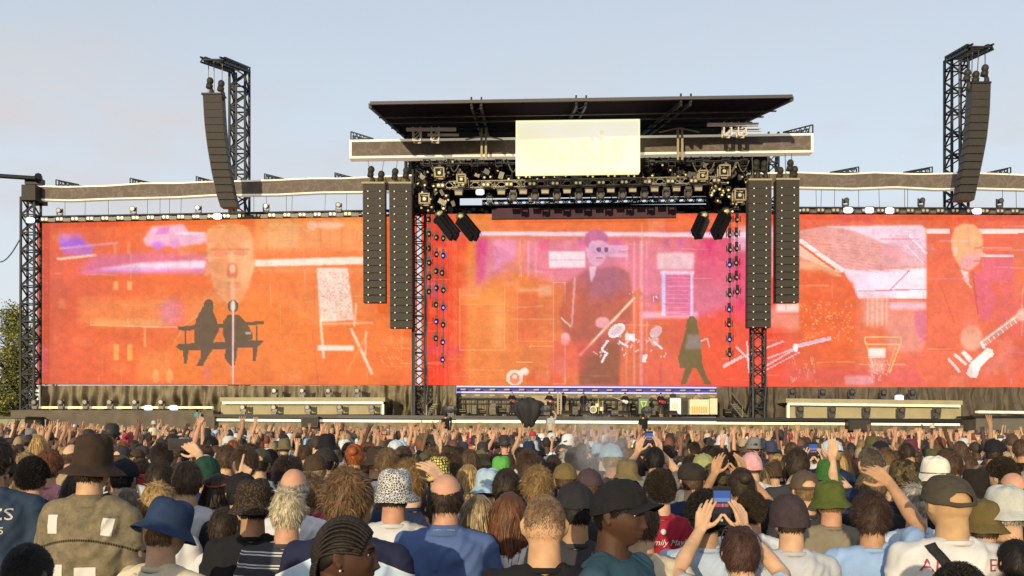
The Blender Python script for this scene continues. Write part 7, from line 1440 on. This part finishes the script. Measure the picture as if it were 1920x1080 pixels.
while cnt < BUDGET:
    hw = .54 * D + .3; x = -hw + R2.uniform(0, .5)
    while x < hw and cnt < BUDGET:
        X, Y = x + R2.uniform(-.10, .10), D + R2.uniform(-.16, .16); x += R2.uniform(.50, .66)
        if any((X - a) ** 2 + (Y - b_) ** 2 < .40 ** 2 for a, b_ in PEOPLE): continue
        px = CX0 + X / Y * F
        if 1190 < px < 1310 and Y < 6.9: continue
        for _try in range(80):
            hatted = R2.random() < .33; hd = R2.choice(HATS) if hatted else R2.choice(HAIRS); shc = R2.choice(SH); up = R2.random() < (.0 if Y < 7 else .06 if Y < 9 else .22 if 750 < px < 1350 else .38)
            ps = R2.choice(['up_right', 'up_left', 'low_both', 'clap', 'point', 'phone', 'low_right', 'up_both', 'low_both', 'low_right']) if up else 'down'
            li = min(range(len(LAND)), key=lambda i: abs(LAND[i][0] - px)); rw = ROWS[min(4, int((Y - 5) / 2.6))]
            lab = 'person with %s in %s top%s %s the %s' % (hd[2], shc, PZ[ps], rw, LAND[li][1])
            if lab not in used and len(lab.split()) <= 16: break
        else: continue
        used.add(lab); skn = R2.choice(['pale'] * 5 + ['rosy'] * 3 + ['tan'] * 3 + ['brown', 'dark']); s = R2.gauss(.945, .040); s = min(max(s, .85), 1.04)
        MIDP = person(px, 0, Y, lab, pose=ps, rz=R2.choice([R2.uniform(-18, 18), R2.uniform(-18, 18), R2.uniform(-60, 60)]), skin=skn, hair=(hd[0], hd[1]) if not hatted else ('short', R2.choice(['brown', 'dark brown', 'blond'])), hat=(hd[0], hd[1]) if hatted else None, shirt=('tee', shc), scale=s, hrot=(R2.uniform(-.15, .12), R2.uniform(-.08, .08), 0)); cnt += 1
        MIDP[0].rotation_euler = (math.radians(R2.gauss(-1, 2.2)), math.radians(R2.gauss(0, 2.2)), MIDP[0].rotation_euler.z)
        if ps == 'phone': rr_ = MIDP[0]; phone_thing(hand_point(rr_, (0, .385, 1.82)), .075, .155, 'small phone held up %s the %s' % (rw, LAND[li][1]), rz=math.degrees(rr_.rotation_euler.z))
    D += .60; rowi += 1
DFAR = D
print('mid crowd', cnt, 'to', D)

# ================================================================= the far crowd as one mass
def low_person(pose, seed):
    V, Fc, K = [], [], []
    def add(mb, k): n = len(V); V.extend([tuple(v) for v in mb.v]); Fc.extend([tuple(i + n for i in f) for f in mb.f]); K.extend([k] * len(mb.v))
    q = MB(); q.ell(HC, (.076, .096, .118), 10, 8); q.capsule((0, -.03, 1.58), (0, -.03, 1.44), .055, .06, 8, 2); add(q, 0)
    q = MB(); q.ell(HC + Vector((0, -.014, .020)), (.084, .100, .112), 12, 9); Rk = random.Random(seed + 40); q.v = [tuple(HC + (Vector(v) - HC) * (1 + Rk.uniform(-.07, .10))) for v in q.v]; add(q, 1)
    q = MB(); q.capsule((0, 0, 1.30), (0, 0, .95), .16, .15, 10, 2)
    for s, a in zip((-1, 1), POSES[pose]): q.capsule((s * .03, -.02, 1.43), (s * .16, -.02, 1.39), .06, .06, 7, 2); q.capsule((s * .175, -.015, 1.39), Vector((s * .175, -.015, 1.39)).lerp(Vector(a['e']), .55), .06, .055, 7, 2)
    add(q, 2); q = MB()
    for s, a in zip((-1, 1), POSES[pose]):
        e, w = Vector(a['e']), Vector(a['w']); q.capsule(Vector((s * .175, -.015, 1.4)).lerp(e, .4), e, .046, .038, 7, 2); q.capsule(e, w, .040, .028, 7, 2); d = Vector(a['d']).normalized(); q.capsule(w, w + d * .09, .034, .036, 6, 2)
        sd_ = Vector((1, 0, 0))
        for f_ in (-.028, -.009, .010, .028): q.capsule(w + d * .08 + sd_ * f_, w + d * .17 + sd_ * f_ * 1.6, .011, .009, 5, 2)
        q.capsule(w + d * .03, w + d * .08 - sd_ * s * .05, .013, .010, 5, 2)
    add(q, 0); q = MB()
    for s in (-1, 1): q.capsule((s * .09, 0, .9), (s * .1, 0, .08), .10, .07, 6, 2)
    add(q, 3)
    if seed % 3 == 1:
        q = MB(); n = 12; q.loft([[(math.cos(t) * r, math.sin(t) * r * 1.15, HC.z + z) for t in [2 * math.pi * k / n for k in range(n)]] for r, z in ((.140, -.02), (.098, .03), (.095, .11), (.062, .152), (.01, .158))]); add(q, 4)
    return np.array(V, np.float32), Fc, np.array(K)
LP = [low_person(p_, i) for i, p_ in enumerate(['down', 'down', 'down', 'down', 'down', 'down', 'down', 'low_right', 'down', 'down', 'up_right', 'up_left', 'up_both', 'down', 'point', 'down', 'phone', 'down', 'point_low', 'low_both', 'low_right', 'up_left', 'low_both', 'low_right', 'up_both', 'down'])]
rg = np.random.RandomState(11); Vs, Fs, Cs = [], [], []; base = 0
skc = np.array([SK['pale'], SK['pale'], SK['rosy'], SK['tan'], SK['tan'], SK['brown'], SK['dark']]); hrc = np.array([HR[k] for k in ('dark brown', 'black', 'black', 'dark brown', 'dark brown', 'brown', 'brown', 'light brown', 'auburn', 'blond')]); clc = np.array([CL[k] for k in SH]); d = DFAR
LI = [np.array([f for f in lp[1] if len(f) == 3]) for lp in LP]; LQ = [np.array([f for f in lp[1] if len(f) == 4]) for lp in LP]; LN = [[f for f in lp[1] if len(f) > 4] for lp in LP]
tri, quad, ngon = [], [], []; nfar = 0
while d < 71.5:
    hw = .56 * d + 1; x = -hw
    while x < hw:
        X, Y = x + rg.uniform(-.15, .15), d + rg.uniform(-.25, .25); x += rg.uniform(.50, .85)
        k = rg.choice(len(LP), p=np.array([3, 3, 2, 2, 2.4, 1, 1.4, 2.4, 1, 3, 2, 2.4]) / 26.2 if True else None) if False else int(rg.choice(len(LP)))
        V, _, K = LP[k]; a = rg.uniform(-.45, .45); s = rg.normal(.95, .045); ca, sa = math.cos(a), math.sin(a); v = V * s
        lift = rg.uniform(-.22, .05); v = np.where(((K == 0) & (v[:, 2] > 1.60 * s) & ((np.abs(v[:, 0]) > .13) | (v[:, 1] > .16)))[:, None], v + np.array([rg.uniform(-.05, .05), rg.uniform(-.05, .12), lift], np.float32), v) if False else v
        if rg.rand() < .02 and Y > 42: v = v + np.array([0, 0, .45], np.float32)
        v = v + np.stack([rg.normal(0, .07) * (v[:, 2] - .9), rg.normal(.02, .07) * (v[:, 2] - .9), 0 * v[:, 2]], 1) * (v[:, 2:3] > .9); w_ = np.stack([v[:, 0] * ca - v[:, 1] * sa + X, v[:, 0] * sa + v[:, 1] * ca + Y, v[:, 2] + gz(Y)], 1); pal = np.stack([skc[rg.randint(len(skc))], hrc[rg.randint(len(hrc))], clc[rg.randint(len(clc))], (.03, .03, .04), clc[rg.randint(len(clc))]]) * rg.uniform(.8, 1.2)
        Vs.append(w_); Cs.append(pal[K]); tri.append(LI[k] + base); quad.append(LQ[k] + base); ngon += [tuple(i + base for i in f) for f in LN[k]]; base += len(V); nfar += 1
    d += .72 if d < 35 else .95
V = np.concatenate(Vs).astype(np.float32); T = np.concatenate(tri); Q = np.concatenate(quad); me = bpy.data.meshes.new('distant_crowd'); me.vertices.add(len(V)); me.vertices.foreach_set('co', V.ravel())
NG = [i for f in ngon for i in f]; nl = len(T) * 3 + len(Q) * 4 + len(NG); me.loops.add(nl); me.loops.foreach_set('vertex_index', np.concatenate([T.ravel(), Q.ravel(), np.array(NG, dtype=int)]).astype(np.int32))
ls = np.concatenate([np.arange(len(T)) * 3, len(T) * 3 + np.arange(len(Q)) * 4, len(T) * 3 + len(Q) * 4 + np.concatenate([[0], np.cumsum([len(f) for f in ngon])[:-1]])]).astype(np.int32); me.polygons.add(len(ls)); me.polygons.foreach_set('loop_start', ls); me.polygons.foreach_set('use_smooth', [True] * len(ls)); me.update(calc_edges=True); me.validate()
ca = me.color_attributes.new('col', 'FLOAT_COLOR', 'POINT'); C4 = np.concatenate([np.concatenate(Cs), np.ones((len(V), 1))], 1).astype(np.float32); ca.data.foreach_set('color', C4.ravel())
m, t, b = new_mat('crowd_cloth_and_skin'); at = N(t, 'ShaderNodeAttribute', attribute_name='col'); t.links.new(at.outputs['Color'], b.inputs['Base Color']); b.inputs['Roughness'].default_value = .75; me.materials.append(m)
o = bpy.data.objects.new('distant_crowd', me); COL.objects.link(o); tag(o, 'dense distant crowd with many raised arms in front of the stage', 'crowd', kind='stuff'); print('far', nfar, len(V))

# ================================================================= crew and band
band = [(1030, 735, 'bass player in black beside the covered camera holding a red brown guitar', 'play', 'dark brown'), (960, 737, 'guitarist in dark clothes at the left of the band', 'play', 'grey'), (1056, 736, 'person in black clothes standing behind the ladder post', 'down', 'black'), (1094, 736, 'singer in a long dark coat standing at the microphone', 'down', 'brown'), (1172, 737, 'guitarist in black with a white guitar left of the green amplifier', 'play', 'brown'), (1239, 737, 'guitarist in black with a red guitar between the amplifiers', 'play', 'dark brown')]
DECK = P(1000, 777, 3).z
gcol = {1030: (.16, .04, .015), 960: (.14, .05, .02), 1172: (.45, .45, .42), 1239: (.26, .015, .02)}
for px, ty, lab, ps, hc in band:
    Dd = DS(px) - 2.8; topz = P(px, ty, D=Dd).z; r_, s = person(px, ty, Dd, lab, pose=ps, rz=180 + R2.uniform(-20, 20), hair=('short', hc), shirt=('jacket', 'black'), trs='charcoal', scale=1.0, z0=DECK, group='musicians on the stage'); print('deck', DECK, topz)
    if px in gcol:
        q = MB(); g0 = Vector((-.02, .22, 1.06)); q.ell(g0 + Vector((-.12, 0, -.05)), (.17, .03, .15), 16, 8); q.ell(g0 + Vector((.08, 0, .02)), (.13, .03, .12), 16, 8); q.bar(g0 + Vector((.1, .01, .03)), g0 + Vector((.72, .03, .26)), .05, .03); q.bar(g0 + Vector((.72, .03, .26)), g0 + Vector((.86, .03, .31)), .08, .02)
        me = bpy.data.meshes.new('guitar'); me.from_pydata([tuple(v) for v in q.v], [], q.f); me.materials.append(mat('guitar_lacquer', gcol[px], .3)); o = bpy.data.objects.new('guitar', me); COL.objects.link(o); o.matrix_world = Matrix.LocRotScale(r_.location, r_.rotation_euler, r_.scale); tag(o, 'electric guitar held by the ' + {1030: 'bass player beside the covered camera', 960: 'leftmost guitarist', 1172: 'guitarist left of the green amplifier', 1239: 'guitarist between the two amplifiers'}[px], 'guitar')
for px, ty, lab in ((1112, 750, 'drummer sitting behind the drum kit'), (1262, 728, 'keyboard player raised behind the pale blue amplifier'), (1305, 735, 'person in pale top behind the cream organ')):
    r_, s = person(px, ty, DS(px) - .6, lab, pose='play', rz=180, hair=('short', 'brown'), shirt=('tee', 'tan' if px == 1305 else 'charcoal'), scale=.95, z0=DECK + (-.45 if px == 1112 else .35 if px == 1262 else .1), group='musicians on the stage')
q = MB(); a = P(1094, 777, 4.0); q.bar((a.x, a.y, DECK), (a.x, a.y, DECK + 1.5), .03); q.bar((a.x, a.y, DECK + 1.5), (a.x, a.y + .15, DECK + 1.55), .04); q.tube((a.x, a.y, DECK), (a.x, a.y, DECK + .03), .16, 12); tag(q.build('microphone_stand', M['black_metal']), 'thin microphone stand in front of the singer', 'microphone stand')
# cases, side fills and floor lamps around the band
for i, (px, w_, h_, o_) in enumerate(((868, 14, 9, 1.0), (889, 8, 16, .4), (905, 12, 7, 1.4), (925, 9, 20, .3), (942, 14, 11, 1.2), (1078, 10, 15, .4), (1142, 9, 18, .5), (1152, 12, 8, 1.6), (1187, 8, 20, .4), (1224, 8, 13, .6), (1364, 14, 12, .5))):
    base = P(px, 777, o_ + .6); q = MB(); hh = PX(h_); q.box((base.x, base.y, DECK + hh / 2 + .02), (PX(w_), .6, hh)); r_ = thing('equipment_case', 'dark equipment case on the deck, %s counted from the left' % ('first', 'second', 'third', 'fourth', 'fifth', 'sixth', 'seventh', 'eighth', 'ninth', 'tenth', 'last')[i], 'case', (base.x, base.y, DECK), 'cases standing behind the band'); q.build('shell', M['fixture'] if i % 2 else M['dark'], r_)
    q = MB(); q.box((base.x, base.y - .31, DECK + hh * .55), (PX(w_) * .8, .02, hh * .12)); q.box((base.x, base.y - .31, DECK + hh * .9), (PX(w_) * .9, .02, .04)); q.build('trim', M['fix_dim'], r_)
# camera crew on risers above the crowd
def covered_camera(px, py, D_, s, lab):
    c = P(px, py, D=D_); r_ = thing('covered_camera', lab, 'camera', (c.x, c.y, 0)); q = MB(); n = 36; rings = []
    for z, r in ((-1.05, .16), (-.95, .30), (-.75, .38), (-.40, .60), (-.05, .72), (.22, .70), (.36, .55), (.42, .34), (.52, .24), (.56, .05)):
        rings.append([c + Vector((math.cos(t) * r * s * (1 + .13 * math.sin(t * 7 + z * 1.5) + .10 * math.sin(t * 13 - z * 2) + .15 * noise.noise(Vector((t * 1.2, z * 2, 3)))), math.sin(t) * r * s * .7 * (1 + .16 * math.sin(t * 6)), z * s + .05 * math.sin(t * 5) * s)) for t in [2 * math.pi * k / n for k in range(n)]])
    q.loft(rings); q.build('black_cover', mat('black_cover', (.016, .016, .017), .8, 0, 3, .4), r_, True); q = MB(); g_ = gz(c.y); q.tube((c.x, c.y, g_), c - Vector((0, 0, .8 * s)), .06, 8); q.tube((c.x, c.y, g_), (c.x, c.y, g_ + .1), .4, 12); q.build('pedestal', M['black_metal'], r_)
covered_camera(991, 765, 56, 1.05, 'big camera wrapped in a black cloth on a pole in front of the deck')
for px, ty, D_, lab, sgn in ((836, 775, 50, 'camera operator in black on a riser left of the covered camera', 1), (1034, 774, 52, 'camera operator in pale top on a riser right of the covered camera', -1), (1206, 776, 52, 'camera operator in black on a riser before the green amplifier', 1)):
    c = P(px, ty, D=D_); r_, s = person(px, ty, D_, lab, pose='hold', rz=R2.uniform(-20, 20), hair=('short', 'black'), hat=('cap_closed', 'black'), shirt=('tee', 'black' if px != 1034 else 'stone grey'), scale=1.0, z0=c.z - 1.76, group='camera operators above the crowd')
    q = MB(); q.box((c.x, c.y, (c.z - 1.76) - .05), (1.4, 1.4, .1))
    for dx in (-.6, .6):
        for dy in (-.6, .6): q.bar((c.x + dx, c.y + dy, gz(c.y)), (c.x + dx, c.y + dy, c.z - 1.86), .07)
    wh_ = {1: 'left of', -1: 'right of'}[sgn] if px != 1206 else 'far right of'; tag(q.build('camera_riser', M['black_metal']), 'raised black camera platform %s the covered camera' % wh_, 'platform')
    cc = c + Vector((.25 * sgn, .35, .05)); q = MB(); q.box(cc, (.34, .6, .36)); q.tube(cc + Vector((0, .3, 0)), cc + Vector((0, .6, 0)), .11, 10); q.box(cc + Vector((0, -.2, .25)), (.3, .3, .14)); q.bar(cc, (cc.x, cc.y, c.z - 1.76), .09); q.ell(cc + Vector((0, 0, .12)), (.34, .4, .26), 12, 8); tag(q.build('broadcast_camera', M['fixture']), 'bulky black camera on the platform %s the covered camera' % wh_, 'camera')
q = MB(); a = P(370, 785, 4.6); r_, s = person(370, 768, DS(370) - 4.5, 'crew member in pale blue top on the ledge below the left video wall', hair=('short', 'black'), shirt=('tee', 'teal'), scale=.98, z0=P(370, 768, D=DS(370) - 4.5).z - 1.73, group='crew by the stage')
q = MB(); slab(q, 360, 402, 781, 850, 4.0, 5.4); tag(q.build('crew_ledge', M['tarp_dark']), 'boxed ledge with a crew member in pale blue', 'platform')
# smoke
m = bpy.data.materials.new('smoke'); m.use_nodes = True; t = m.node_tree; t.nodes.clear(); oo = N(t, 'ShaderNodeOutputMaterial'); pv = N(t, 'ShaderNodeVolumePrincipled'); pv.inputs['Color'].default_value = (.8, .82, .88, 1); tc = N(t, 'ShaderNodeTexCoord'); nz = N(t, 'ShaderNodeTexNoise'); nz.inputs['Scale'].default_value = 5; nz.inputs['Detail'].default_value = 4
ln = N(t, 'ShaderNodeVectorMath', operation='LENGTH'); t.links.new(tc.outputs['Object'], ln.inputs[0]); fo = N(t, 'ShaderNodeMapRange'); fo.inputs[1].default_value = .1; fo.inputs[2].default_value = .52; fo.inputs[3].default_value = 1; fo.inputs[4].default_value = 0; t.links.new(ln.outputs['Value'], fo.inputs[0]); t.links.new(tc.outputs['Object'], nz.inputs['Vector'])
r1 = N(t, 'ShaderNodeMapRange'); r1.inputs[1].default_value = .38; r1.inputs[2].default_value = .65; r1.inputs[4].default_value = 5.5; t.links.new(nz.outputs[0], r1.inputs[0]); mu = N(t, 'ShaderNodeMath', operation='MULTIPLY'); t.links.new(fo.outputs[0], mu.inputs[0]); t.links.new(r1.outputs[0], mu.inputs[1]); t.links.new(mu.outputs[0], pv.inputs['Density']); t.links.new(pv.outputs[0], oo.inputs['Volume'])
q = MB(); q.ell((0, 0, 0), (.5, .5, .5), 20, 14); o = q.build('smoke_puff', m, None, True); o.location = P(1122, 842, D=7.6); o.scale = (.62, .5, .62); tag(o, 'pale grey puff of smoke rising over the crowd', 'smoke', kind='stuff')
